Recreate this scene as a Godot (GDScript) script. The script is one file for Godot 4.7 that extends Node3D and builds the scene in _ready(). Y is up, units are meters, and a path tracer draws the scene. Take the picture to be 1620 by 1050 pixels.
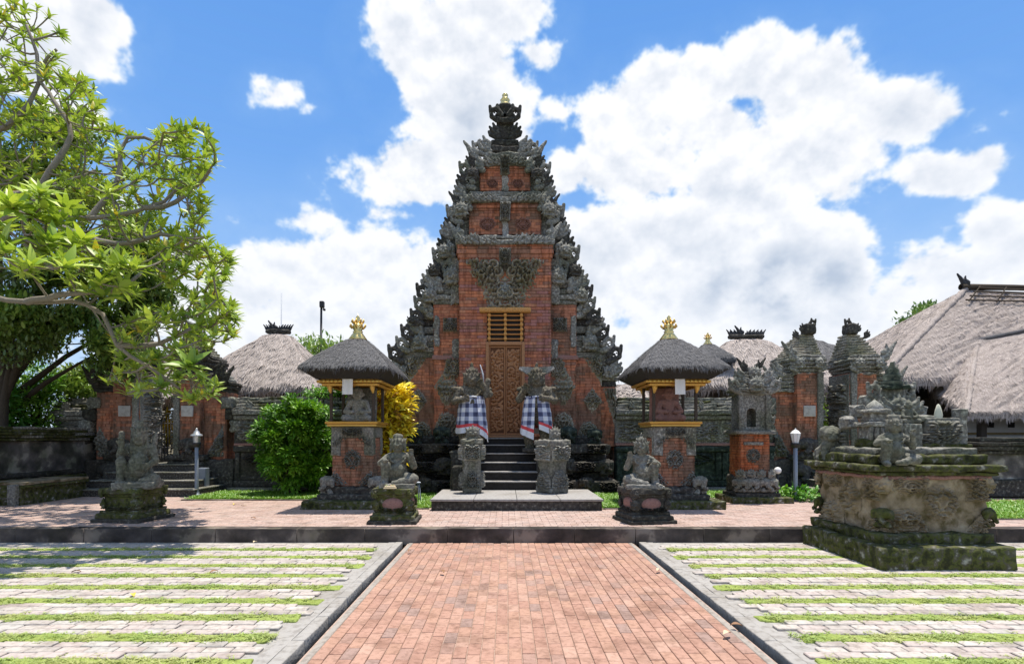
extends Node3D

# ---- measuring: picture columns and rows of the survey photograph (principal point 801,692; 900 units focal) to metres
const FL := 900.0
const EYE := 1.6
const TERRACE := 0.21

func _ready() -> void:
	build_camera_and_light()
	make_noises()
	make_materials()
	make_protos()
	build_ground()
	build_path()
	build_terrace()
	build_gate_tower()
	build_gate_stairs()
	build_walls()
	build_side_gates()
	build_left_terrace_wall()
	build_pavilions()
	build_shrines()
	build_small_shrine()
	build_altar()
	build_gate_guardians()
	build_terrace_guardians()
	build_lamps()
	build_trees()
	build_bushes()
	build_small_things()

func build_camera_and_light() -> void:
	var cam := Camera3D.new()
	cam.name = "camera"
	cam.projection = Camera3D.PROJECTION_FRUSTUM
	cam.near = 0.1
	cam.far = 900.0
	cam.size = 0.1 * 1050.0 / FL
	cam.frustum_offset = Vector2(0.1 * 9.0 / FL, 0.1 * 167.0 / FL)
	cam.position = Vector3(0, EYE, 0)
	add_child(cam)
	cam.current = true
	var env := Environment.new()
	env.background_mode = Environment.BG_SKY
	env.tonemap_mode = Environment.TONE_MAPPER_LINEAR
	env.tonemap_exposure = 1.34
	env.sdfgi_enabled = true
	env.ssao_enabled = true
	env.ssil_enabled = true
	env.background_energy_multiplier = 0.86
	var sky := Sky.new()
	var pm := PanoramaSkyMaterial.new()
	pm.panorama = ImageTexture.create_from_image(sky_image())
	sky.sky_material = pm
	env.sky = sky
	var we := WorldEnvironment.new()
	we.name = "world_environment"
	we.environment = env
	add_child(we)
	var sun := DirectionalLight3D.new()
	sun.name = "sun"
	sun.light_energy = 1.6
	sun.light_color = Color(1.0, 0.965, 0.91)
	sun.light_angular_distance = 0.5
	sun.shadow_enabled = true
	sun.look_at_from_position(Vector3(0.10, 1.0, -0.15) * 50.0, Vector3.ZERO, Vector3(0, 0, 1))
	add_child(sun)

# ---- sky: blue air and cumulus, brightest billows by noise
var fair: Array[Vector4] = []
var fairw: Array[float] = []

func cl(cx: float, cy: float, rx: float, ry: float, w := 1.0) -> void:
	fair.append(Vector4(cx, cy, rx, ry))
	fairw.append(w)

func sky_image() -> Image:
	# heaps of cloud by bearing and height (survey columns and rows)
	cl(690, 70, 125, 110); cl(740, 150, 120, 120); cl(670, 275, 150, 62); cl(760, 250, 110, 90)
	cl(850, 90, 62, 60, 0.75); cl(880, 175, 60, 70, 0.62); cl(800, 20, 90, 60); cl(640, 20, 60, 60)
	cl(985, 190, 80, 80); cl(1050, 145, 80, 70); cl(1000, 270, 130, 70); cl(900, 275, 80, 60, 0.8)
	cl(1130, 120, 90, 60); cl(1200, 110, 110, 75); cl(1290, 150, 130, 105); cl(1420, 180, 130, 62)
	cl(1350, 75, 62, 60, 0.6); cl(1140, 200, 95, 60, 1.0); cl(1280, 240, 170, 110); cl(1200, 320, 140, 110); cl(1260, 400, 150, 100)
	cl(1150, 300, 80, 80); cl(1310, 440, 100, 80); cl(1060, 390, 150, 110); cl(960, 420, 150, 130)
	cl(1130, 480, 240, 90); cl(1340, 510, 160, 70)
	cl(1500, 275, 105, 46); cl(1560, 255, 50, 35, 0.8)
	cl(1600, 370, 110, 70); cl(1530, 440, 130, 70); cl(1480, 500, 180, 70); cl(1640, 430, 160, 110)
	cl(60, 60, 150, 110); cl(140, 40, 80, 70); cl(90, 190, 130, 60, 0.75); cl(190, 330, 110, 50, 0.6); cl(300, 400, 90, 50, 0.8)
	cl(445, 150, 80, 48, 0.62); cl(415, 125, 45, 32, 0.6); cl(480, 175, 50, 22, 0.55)
	cl(480, 350, 260, 40, 0.62); cl(640, 340, 170, 38, 0.6); cl(450, 420, 330, 66, 0.85); cl(600, 480, 400, 130)
	cl(320, 460, 160, 90, 0.9); cl(1570, 110, 70, 26, 0.36); cl(1500, 130, 60, 18, 0.3); cl(1150, 70, 80, 20, 0.34); cl(1590, 180, 90, 30, 0.42)
	cl(420, 570, 420, 90, 0.85); cl(1150, 575, 420, 80, 0.9); cl(760, 600, 900, 90, 0.8); cl(1500, 590, 300, 70, 0.8); cl(640, 520, 560, 130, 0.95)
	cl(-250, 150, 260, 150); cl(-500, 330, 420, 130); cl(1950, 180, 200, 90); cl(2100, 380, 420, 130); cl(1900, 480, 300, 90)
	var n1 := FastNoiseLite.new()
	n1.seed = 41; n1.frequency = 3.2; n1.fractal_octaves = 7; n1.fractal_gain = 0.6
	var n2 := FastNoiseLite.new()
	n2.seed = 7; n2.frequency = 1.15; n2.fractal_octaves = 3
	# coverage on a coarse plane, six units a cell, columns -700..2300, rows -260..692
	var cw := 300
	var ch := 96
	var cov := PackedFloat32Array()
	cov.resize(cw * ch)
	for j in ch:
		for i in cw:
			var px := -700.0 + i * 10.0
			var py := -260.0 + j * 10.0
			var s := 0.0
			for k in fair.size():
				var e := fair[k]
				var dx := (px - e.x) / e.z
				var dy := (py - e.y) / e.w
				var d := dx * dx + dy * dy
				if d < 2.6:
					s = maxf(s, fairw[k] * (1.12 - 0.62 * sqrt(d)))
			cov[j * cw + i] = s
	var small := sky_part(1024, 512, 0, 0, 1024, 256, cov, cw, ch, n1, n2)
	var full := Image.create(4096, 2048, false, Image.FORMAT_RGB8)
	full.fill(Color(0.62, 0.60, 0.55))
	small.resize(4096, 1024, Image.INTERPOLATE_CUBIC)
	full.blit_rect(small, Rect2i(0, 0, 4096, 1024), Vector2i(0, 0))
	var x0 := 2048 - 560
	var y0 := 1024 - 500
	var fine := sky_part(4096, 2048, x0, y0, 1120, 500, cov, cw, ch, n1, n2)
	full.blit_rect(fine, Rect2i(0, 0, 1120, 500), Vector2i(x0, y0))
	# straight ahead (-z) is the first column of a panorama
	var turned := Image.create(4096, 2048, false, Image.FORMAT_RGB8)
	turned.blit_rect(full, Rect2i(2048, 0, 2048, 2048), Vector2i(0, 0))
	turned.blit_rect(full, Rect2i(0, 0, 2048, 2048), Vector2i(2048, 0))
	return turned

func sky_part(W: int, H: int, x0: int, y0: int, w: int, h: int, cov: PackedFloat32Array, cw: int, ch: int, n1: FastNoiseLite, n2: FastNoiseLite) -> Image:
	var out := PackedByteArray()
	out.resize(w * h * 3)
	var o := 0
	for j in h:
		var el := PI * 0.5 - PI * (y0 + j + 0.5) / H
		var sy := sin(el)
		var cy := cos(el)
		var up := clampf(sy / 0.62, 0.0, 1.0)
		# clear air: deep azure overhead, paler low down
		var br := lerpf(0.66, 0.385, pow(up, 0.6))
		var bg := lerpf(0.815, 0.595, pow(up, 0.6))
		var bb := lerpf(0.95, 0.87, up)
		var low := clampf(1.0 - sy / 0.16, 0.0, 1.0)
		for i in w:
			var az := TAU * ((x0 + i + 0.5) / W - 0.5)
			var dx := sin(az) * cy
			var dz := -cos(az) * cy
			var c := 0.0
			var front := 0.0
			if dz < -0.25:
				var px := 801.0 - 900.0 * dx / dz
				var py := 692.0 + 900.0 * sy / dz
				front = clampf((1250.0 - absf(px - 801.0)) / 350.0, 0.0, 1.0) * clampf((py + 230.0) / 150.0, 0.0, 1.0)
				if front > 0.0:
					var gx := clampf((px + 700.0) / 10.0, 0.0, cw - 1.01)
					var gy := clampf((py + 260.0) / 10.0, 0.0, ch - 1.01)
					var ix := int(gx)
					var iy := int(gy)
					var fx := gx - ix
					var fy := gy - iy
					var at := iy * cw + ix
					c = lerpf(lerpf(cov[at], cov[at + 1], fx), lerpf(cov[at + cw], cov[at + cw + 1], fx), fy)
			if front < 1.0:
				var k := 1.0 / (sy + 0.28)
				var g := clampf(0.42 + 0.95 * n2.get_noise_3d(dx * k, 2.0, dz * k) + 0.25 * (1.0 - up), 0.0, 0.95)
				c = lerpf(g, c, front)
			var v := 3.1
			var a := n1.get_noise_3d(dx * v, sy * v * 1.25, dz * v)
			var dens := c - 0.50 + a * 0.36
			var al := clampf((dens + 0.01) / 0.18, 0.0, 1.0)
			al = al * al * (3.0 - 2.0 * al)
			al = maxf(al, clampf((c - 0.2) * 0.35 * (0.5 + a), 0.0, 0.4))
			var r := br
			var g2 := bg
			var b := bb
			if al > 0.004:
				# flat shaded bases of the two tallest heaps
				var base := 0.0
				if front > 0.0:
					var qx := 801.0 - 900.0 * dx / dz
					var qy := 692.0 + 900.0 * sy / dz
					base = front * maxf(clampf(1.2 - Vector2((qx - 1220.0) / 165.0, (qy - 450.0) / 75.0).length(), 0.0, 1.0), 0.5 * clampf(1.1 - Vector2((qx - 720.0) / 90.0, (qy - 215.0) / 60.0).length(), 0.0, 1.0))
				var b2 := n1.get_noise_3d(dx * v, (sy + 0.02) * v * 1.25, dz * v)
				var s := n2.get_noise_3d(dx * 3.1 + 5.0, sy * 4.3, dz * 3.1)
				var lit := clampf(0.99 + (a - b2) * 0.20 - clampf(dens - 0.16, 0.0, 0.5) * (0.08 + 0.50 * clampf(s + 0.10, 0.0, 1.0)) - base * clampf(dens * 2.0, 0.0, 1.0) * (0.24 + 0.5 * a), 0.62, 1.0)
				r = lerpf(br, lerpf(0.56, 0.945, (lit - 0.5) * 2.0), al)
				g2 = lerpf(bg, lerpf(0.635, 0.95, (lit - 0.5) * 2.0), al)
				b = lerpf(bb, lerpf(0.74, 0.965, (lit - 0.5) * 2.0), al)
			var hz := maxf(low * 0.75, clampf(1.0 - sy / 0.42, 0.0, 1.0) * 0.5)
			r = lerpf(r, 0.90, hz)
			g2 = lerpf(g2, 0.925, hz)
			b = lerpf(b, 0.96, hz)
			out[o] = int(clampf(r, 0, 1) * 255.0)
			out[o + 1] = int(clampf(g2, 0, 1) * 255.0)
			out[o + 2] = int(clampf(b, 0, 1) * 255.0)
			o += 3
	return Image.create_from_data(w, h, false, Image.FORMAT_RGB8, out)

# ---- helpers
var rng := RandomNumberGenerator.new()
var nz := FastNoiseLite.new()
var nzf := FastNoiseLite.new()
var taken := {}

func make_noises() -> void:
	rng.seed = 20240
	nz.seed = 3; nz.frequency = 2.2; nz.fractal_octaves = 3
	nzf.seed = 9; nzf.frequency = 0.55; nzf.fractal_octaves = 3

func at(px: float, py: float, z: float) -> Vector3:
	return Vector3((px - 801.0) * z / FL, EYE + (692.0 - py) * z / FL, -z)

func lin(r: float, g: float, b: float) -> Color:
	return Color(r, g, b)

func numbered(called: String) -> String:
	var n: int = taken.get(called, 0)
	taken[called] = n + 1
	return called if n == 0 else "%s_%03d" % [called, n]

func tag(o: Node3D, label: String, category: String, group := "") -> Node3D:
	o.set_meta("label", label)
	o.set_meta("category", category)
	if group:
		o.set_meta("group", group)
	return o

func thing(called: String, label: String, category: String, pos := Vector3.ZERO, turn := 0.0, group := "") -> Node3D:
	var o := Node3D.new()
	o.name = numbered(called)
	o.position = pos
	o.rotation.y = turn
	add_child(o)
	return tag(o, label, category, group)

func setting(called: String, pos := Vector3.ZERO) -> Node3D:
	var o := Node3D.new()
	o.name = numbered(called)
	o.position = pos
	o.set_meta("kind", "structure")
	add_child(o)
	return o

func part(called: String, mesh: Mesh, m: Material, parent: Node3D, pos := Vector3.ZERO, turn := Vector3.ZERO, scl := Vector3.ONE, kind := "") -> MeshInstance3D:
	var o := MeshInstance3D.new()
	o.mesh = mesh
	o.material_override = m
	o.position = pos
	o.rotation = turn
	o.scale = scl
	if parent == self:
		o.name = numbered(called)
		add_child(o)
	else:
		var key := str(parent.get_instance_id()) + called
		var n: int = taken.get(key, 0)
		taken[key] = n + 1
		o.name = called if n == 0 else "%s_%03d" % [called, n]
		parent.add_child(o)
	if kind:
		o.set_meta("kind", kind)
	return o

func copies(called: String, mesh: Mesh, m: Material, parent: Node3D, where: Array[Transform3D], tint: PackedColorArray = PackedColorArray()) -> MultiMeshInstance3D:
	var mm := MultiMesh.new()
	mm.transform_format = MultiMesh.TRANSFORM_3D
	mm.use_colors = tint.size() > 0
	mm.mesh = mesh
	mm.instance_count = where.size()
	for i in where.size():
		mm.set_instance_transform(i, where[i])
		if tint.size() > 0:
			mm.set_instance_color(i, tint[i])
	var o := MultiMeshInstance3D.new()
	o.multimesh = mm
	o.material_override = m
	o.set_meta("kind", "stuff")
	if parent == self:
		o.name = numbered(called)
		add_child(o)
	else:
		o.name = called
		parent.add_child(o, true)
	return o

func dup(o: Node3D, pos: Vector3, turn: float, label: String) -> Node3D:
	var c: Node3D = o.duplicate()
	var stem: String = o.name
	c.name = numbered(stem)
	add_child(c)
	c.position = pos
	c.rotation.y = turn
	c.set_meta("label", label)
	return c

class Mb:
	var v := PackedVector3Array()
	var c := PackedColorArray()
	var u := PackedVector2Array()
	var nn: FastNoiseLite

	func t(a: Vector3, b: Vector3, d: Vector3, k: Color) -> void:
		v.append(a); v.append(d); v.append(b)
		c.append(k); c.append(k); c.append(k)

	func q(a: Vector3, b: Vector3, d: Vector3, e: Vector3, k: Color) -> void:
		v.append(a); v.append(d); v.append(b); v.append(a); v.append(e); v.append(d)
		for i in 6:
			c.append(k)

	func box(o: Vector3, s: Vector3, k := Color.WHITE, ch := 0.0) -> void:
		var h := s * 0.5
		if ch <= 0.0:
			for ax in 3:
				for sg in [-1.0, 1.0]:
					var n := Vector3.ZERO
					n[ax] = sg
					var a := Vector3.ZERO
					a[(ax + 1) % 3] = 1.0
					var b := n.cross(a)
					var f := o + n * h
					var ah := a * h
					var bh := b * h
					q(f - ah - bh, f + ah - bh, f + ah + bh, f - ah + bh, k)
			return
		var r := h - Vector3(ch, ch, ch)
		for ax in 3:
			for sg in [-1.0, 1.0]:
				var n := Vector3.ZERO
				n[ax] = sg
				var a := Vector3.ZERO
				a[(ax + 1) % 3] = 1.0
				var b := n.cross(a)
				var f := o + n * h
				q(f - a * r - b * r, f + a * r - b * r, f + a * r + b * r, f - a * r + b * r, k)
		for ax in 3:
			var i := (ax + 1) % 3
			var j := (ax + 2) % 3
			for si in [-1.0, 1.0]:
				for sj in [-1.0, 1.0]:
					var a := Vector3.ZERO
					a[ax] = r[ax]
					var p := Vector3.ZERO
					p[i] = si * h[i]; p[j] = sj * r[j]
					var p2 := Vector3.ZERO
					p2[i] = si * r[i]; p2[j] = sj * h[j]
					if si * sj > 0:
						q(o + p - a, o + p2 - a, o + p2 + a, o + p + a, k)
					else:
						q(o + p + a, o + p2 + a, o + p2 - a, o + p - a, k)
		for sx in [-1.0, 1.0]:
			for sy in [-1.0, 1.0]:
				for sz in [-1.0, 1.0]:
					var a := o + Vector3(sx * h.x, sy * r.y, sz * r.z)
					var b := o + Vector3(sx * r.x, sy * h.y, sz * r.z)
					var d := o + Vector3(sx * r.x, sy * r.y, sz * h.z)
					if sx * sy * sz > 0:
						t(a, b, d, k)
					else:
						t(a, d, b, k)

	# a weathered block: rounded edges, uneven faces
	func rock(o: Vector3, s: Vector3, k := Color.WHITE, r := 0.03, amp := 0.012, step := 0.16, taper := 1.0) -> void:
		var h := s * 0.5
		r = minf(r, minf(h.x, minf(h.y, h.z)) * 0.8)
		var inn := h - Vector3(r, r, r)
		for ax in 3:
			var iu := (ax + 1) % 3
			var iv := (ax + 2) % 3
			var us := _cuts(h[iu], r, step)
			var vs := _cuts(h[iv], r, step)
			for sg in [-1.0, 1.0]:
				var prev := PackedVector3Array()
				for b in vs:
					var row := PackedVector3Array()
					for a in us:
						var p := Vector3.ZERO
						p[ax] = sg * h[ax]
						p[iu] = a
						p[iv] = b
						var cc := p.clamp(-inn, inn)
						p = cc + (p - cc).normalized() * r
						if taper != 1.0:
							var w := lerpf(taper, 1.0, (p.y + h.y) / s.y)
							p.x *= w
							p.z *= w
						p += o
						if amp > 0.0:
							p += Vector3(nn.get_noise_3d(p.x * 3, p.y * 3, p.z * 3), nn.get_noise_3d(p.x * 3 + 31, p.y * 3, p.z * 3), nn.get_noise_3d(p.x * 3, p.y * 3 + 47, p.z * 3)) * amp * 2.0
						row.append(p)
					if prev.size():
						for i in row.size() - 1:
							if sg > 0:
								q(prev[i], prev[i + 1], row[i + 1], row[i], k)
							else:
								q(prev[i], row[i], row[i + 1], prev[i + 1], k)
					prev = row

	func _cuts(h: float, r: float, step: float) -> PackedFloat32Array:
		var out := PackedFloat32Array([-h, -h + r * 0.4])
		var n := maxi(1, int(ceil(2.0 * (h - r) / step)))
		for i in n + 1:
			out.append(-h + r + 2.0 * (h - r) * i / n)
		out.append(h - r * 0.4)
		out.append(h)
		return out

	# turned round an upright axis; sq > 0 makes it squarer
	func lathe(o: Vector3, prof: PackedVector2Array, n: int, k := Color.WHITE, sq := 0.0, zs := 1.0) -> void:
		var prev := PackedVector3Array()
		for p in prof:
			var row := PackedVector3Array()
			for i in n + 1:
				var a := TAU * i / n + PI / 4
				var f := 1.0
				if sq > 0.0:
					f = lerpf(1.0, 1.0 / maxf(absf(cos(a)), absf(sin(a))), sq)
				row.append(o + Vector3(cos(a) * p.x * f, p.y, -sin(a) * p.x * f * zs))
			if prev.size():
				for i in n:
					q(prev[i], prev[i + 1], row[i + 1], row[i], k)
			prev = row

	func tube(pts: PackedVector3Array, rad: PackedFloat32Array, n: int, k := Color.WHITE, flat := 1.0) -> void:
		var prev := PackedVector3Array()
		var side := Vector3.ZERO
		for i in pts.size():
			var d := (pts[mini(i + 1, pts.size() - 1)] - pts[maxi(i - 1, 0)]).normalized()
			if side == Vector3.ZERO:
				side = d.cross(Vector3.UP if absf(d.y) < 0.9 else Vector3.RIGHT).normalized()
			else:
				side = (side - d * side.dot(d)).normalized()
			var up := side.cross(d)
			var row := PackedVector3Array()
			for j in n + 1:
				var a := TAU * j / n
				row.append(pts[i] + (side * cos(a) + up * sin(a) * flat) * rad[i])
			if prev.size():
				for j in n:
					q(prev[j], row[j], row[j + 1], prev[j + 1], k)
			prev = row
		for j in n:
			t(pts[pts.size() - 1], prev[j + 1], prev[j], k)

	# courses of bricks on the upright face from o along ux (w long, h high), facing n = up x ... outwards
	func courses(o: Vector3, ux: Vector3, w: float, h: float, bw: float, bh: float, r: RandomNumberGenerator, cols: Array, dirt: FastNoiseLite, low := 0.0) -> void:
		var n := ux.cross(Vector3.UP)
		var rows := maxi(1, int(round(h / bh)))
		bh = h / rows
		var gap := 0.008
		for j in rows:
			var x := -bw * (0.5 if j % 2 else 0.0) - r.randf() * 0.05
			while x < w - 0.02:
				var x0 := maxf(x, 0.0)
				var x1 := minf(x + bw, w)
				if x1 - x0 > 0.03:
					var p := 0.012 + r.randf() * 0.012
					var a := o + ux * (x0 + gap * 0.5) + Vector3.UP * (j * bh + gap * 0.5)
					var b := o + ux * (x1 - gap * 0.5) + Vector3.UP * (j * bh + gap * 0.5)
					var d := b + Vector3.UP * (bh - gap)
					var e := a + Vector3.UP * (bh - gap)
					var k: Color = cols[r.randi() % cols.size()]
					k = k.lerp(cols[r.randi() % cols.size()], 0.5)
					var m := (a + d) * 0.5
					var dd := dirt.get_noise_3d(m.x * 2.2, m.y * 2.2, m.z * 2.2) * 1.9 + 0.08 + low * (1.0 - float(j) / rows)
					k = k.lerp(Color(0.17, 0.13, 0.10), clampf(dd, 0.0, 0.75))
					var f := n * p
					q(a + f, b + f, d + f, e + f, k)
					q(a, b, b + f, a + f, k)
					q(e + f, d + f, d, e, k)
					q(a, a + f, e + f, e, k)
					q(b + f, b, d, d + f, k)
				x += bw
	
	func brick_box(o: Vector3, s: Vector3, bw: float, bh: float, r: RandomNumberGenerator, cols: Array, dirt: FastNoiseLite, low := 0.0, back := false) -> void:
		var h := s * 0.5
		box(o, s - Vector3(0.004, 0.0, 0.004), Color(0.26, 0.14, 0.10))
		var y := o.y - h.y
		courses(Vector3(o.x - h.x, y, o.z + h.z), Vector3.RIGHT, s.x, s.y, bw, bh, r, cols, dirt, low)
		courses(Vector3(o.x + h.x, y, o.z + h.z), Vector3(0, 0, -1), s.z, s.y, bw, bh, r, cols, dirt, low)
		courses(Vector3(o.x - h.x, y, o.z - h.z), Vector3(0, 0, 1), s.z, s.y, bw, bh, r, cols, dirt, low)
		if back:
			courses(Vector3(o.x + h.x, y, o.z - h.z), Vector3.LEFT, s.x, s.y, bw, bh, r, cols, dirt, low)

	func mesh(smooth := false) -> ArrayMesh:
		var arr := []
		arr.resize(Mesh.ARRAY_MAX)
		arr[Mesh.ARRAY_VERTEX] = v
		arr[Mesh.ARRAY_COLOR] = c
		if u.size() == v.size():
			arr[Mesh.ARRAY_TEX_UV] = u
		var out := ArrayMesh.new()
		if smooth:
			var st := SurfaceTool.new()
			st.create_from_arrays(arr)
			st.generate_normals()
			st.index()
			return st.commit()
		var n := PackedVector3Array()
		n.resize(v.size())
		for i in range(0, v.size(), 3):
			var f := (v[i + 2] - v[i]).cross(v[i + 1] - v[i]).normalized()
			n[i] = f; n[i + 1] = f; n[i + 2] = f
		arr[Mesh.ARRAY_NORMAL] = n
		out.add_surface_from_arrays(Mesh.PRIMITIVE_TRIANGLES, arr)
		return out

func mb() -> Mb:
	var m := Mb.new()
	m.nn = nz
	return m

# ---- figures and carvings: tapered limbs joined smoothly, meshed as surface nets
class Sculpt:
	var b: Array[PackedFloat32Array] = []
	var flip := 1.0

	func l(ax: float, ay: float, az: float, ra: float, bx: float, by: float, bz: float, rb: float, mode := 0.0) -> void:
		b.append(PackedFloat32Array([ax * flip, ay, az, ra, bx * flip, by, bz, rb, mode]))

	func s(x: float, y: float, z: float, r: float, mode := 0.0) -> void:
		l(x, y, z, r, x, y, z, r, mode)

	func mesh(cell: float, k: float, amp: float, freq: float, seed_: int, k2 := 0.012) -> ArrayMesh:
		var lo := Vector3.INF
		var hi := -Vector3.INF
		for p in b:
			if p[8] < 0.0:
				continue
			for e in [0, 4]:
				var q := Vector3(p[e], p[e + 1], p[e + 2])
				lo = lo.min(q - Vector3.ONE * p[e + 3])
				hi = hi.max(q + Vector3.ONE * p[e + 3])
		lo -= Vector3.ONE * cell * 3.0
		hi += Vector3.ONE * cell * 3.0
		var nx := int((hi.x - lo.x) / cell) + 2
		var ny := int((hi.y - lo.y) / cell) + 2
		var nzz := int((hi.z - lo.z) / cell) + 2
		var f := PackedFloat32Array()
		f.resize(nx * ny * nzz)
		f.fill(9.0)
		var sl := nx * ny
		for p in b:
			var A := Vector3(p[0], p[1], p[2])
			var B := Vector3(p[4], p[5], p[6])
			var ra := p[3]
			var rb := p[7]
			var kk := k if p[8] == 0.0 else k2
			var reach := maxf(ra, rb) + cell * 2.5 + kk
			var mn := (A.min(B) - Vector3.ONE * reach - lo) / cell
			var mx := (A.max(B) + Vector3.ONE * reach - lo) / cell
			var ab := B - A
			var l2 := maxf(ab.length_squared(), 1e-9)
			var dr := rb - ra
			for z in range(maxi(0, int(mn.z)), mini(nzz - 1, int(mx.z) + 1) + 1):
				for y in range(maxi(0, int(mn.y)), mini(ny - 1, int(mx.y) + 1) + 1):
					var i := z * sl + y * nx
					for x in range(maxi(0, int(mn.x)), mini(nx - 1, int(mx.x) + 1) + 1):
						var q := lo + Vector3(x, y, z) * cell - A
						var h := clampf(q.dot(ab) / l2, 0.0, 1.0)
						var d := (q - ab * h).length() - ra - dr * h
						var o := f[i + x]
						if p[8] < 0.0:
							f[i + x] = maxf(o, -d)
						else:
							var g := maxf(kk - absf(d - o), 0.0)
							f[i + x] = minf(d, o) - g * g * 0.25 / kk
		var cellv := PackedInt32Array()
		cellv.resize(nx * ny * nzz)
		cellv.fill(-1)
		var vs := PackedVector3Array()
		var nn := FastNoiseLite.new()
		nn.seed = seed_
		nn.frequency = freq
		nn.fractal_octaves = 3
		for z in nzz - 1:
			for y in ny - 1:
				var base := z * sl + y * nx
				for x in nx - 1:
					var i := base + x
					var c := [f[i], f[i + 1], f[i + nx], f[i + nx + 1], f[i + sl], f[i + sl + 1], f[i + sl + nx], f[i + sl + nx + 1]]
					if (c[0] < 0) == (c[1] < 0) and (c[0] < 0) == (c[2] < 0) and (c[0] < 0) == (c[3] < 0) and (c[0] < 0) == (c[4] < 0) and (c[0] < 0) == (c[5] < 0) and (c[0] < 0) == (c[6] < 0) and (c[0] < 0) == (c[7] < 0):
						continue
					var sum := Vector3.ZERO
					var cnt := 0
					for e in 12:
						var ax := e / 4
						var m := e % 4
						var lowc: int
						match ax:
							0: lowc = (m & 1) * 2 + (m >> 1) * 4
							1: lowc = (m & 1) + (m >> 1) * 4
							_: lowc = (m & 1) + (m >> 1) * 2
						var hic := lowc + (1 << ax)
						var fa: float = c[lowc]
						var fb: float = c[hic]
						if (fa < 0) != (fb < 0):
							var tt := fa / (fa - fb)
							var pp := Vector3(lowc & 1, (lowc >> 1) & 1, (lowc >> 2) & 1)
							pp[ax] += tt
							sum += pp
							cnt += 1
					var w := lo + (Vector3(x, y, z) + sum / cnt) * cell
					if amp > 0.0:
						w += Vector3(nn.get_noise_3dv(w), nn.get_noise_3dv(w + Vector3(9, 0, 0)), nn.get_noise_3dv(w + Vector3(0, 9, 0))) * amp
					cellv[i] = vs.size()
					vs.append(w)
		var idx := PackedInt32Array()
		for z in range(1, nzz - 1):
			for y in range(1, ny - 1):
				for x in range(1, nx - 1):
					var i := z * sl + y * nx + x
					var ins := f[i] < 0
					if ins != (f[i + 1] < 0):
						_quad(idx, cellv[i], cellv[i - nx], cellv[i - nx - sl], cellv[i - sl], ins)
					if ins != (f[i + nx] < 0):
						_quad(idx, cellv[i], cellv[i - sl], cellv[i - sl - 1], cellv[i - 1], ins)
					if ins != (f[i + sl] < 0):
						_quad(idx, cellv[i], cellv[i - 1], cellv[i - 1 - nx], cellv[i - nx], ins)
		var arr := []
		arr.resize(Mesh.ARRAY_MAX)
		arr[Mesh.ARRAY_VERTEX] = vs
		arr[Mesh.ARRAY_INDEX] = idx
		var st := SurfaceTool.new()
		st.create_from_arrays(arr)
		st.generate_normals()
		return st.commit()

	func _quad(idx: PackedInt32Array, a: int, b2: int, c: int, d: int, ins: bool) -> void:
		if a < 0 or b2 < 0 or c < 0 or d < 0:
			return
		if ins:
			idx.append(a); idx.append(b2); idx.append(c); idx.append(a); idx.append(c); idx.append(d)
		else:
			idx.append(a); idx.append(c); idx.append(b2); idx.append(a); idx.append(d); idx.append(c)

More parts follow.
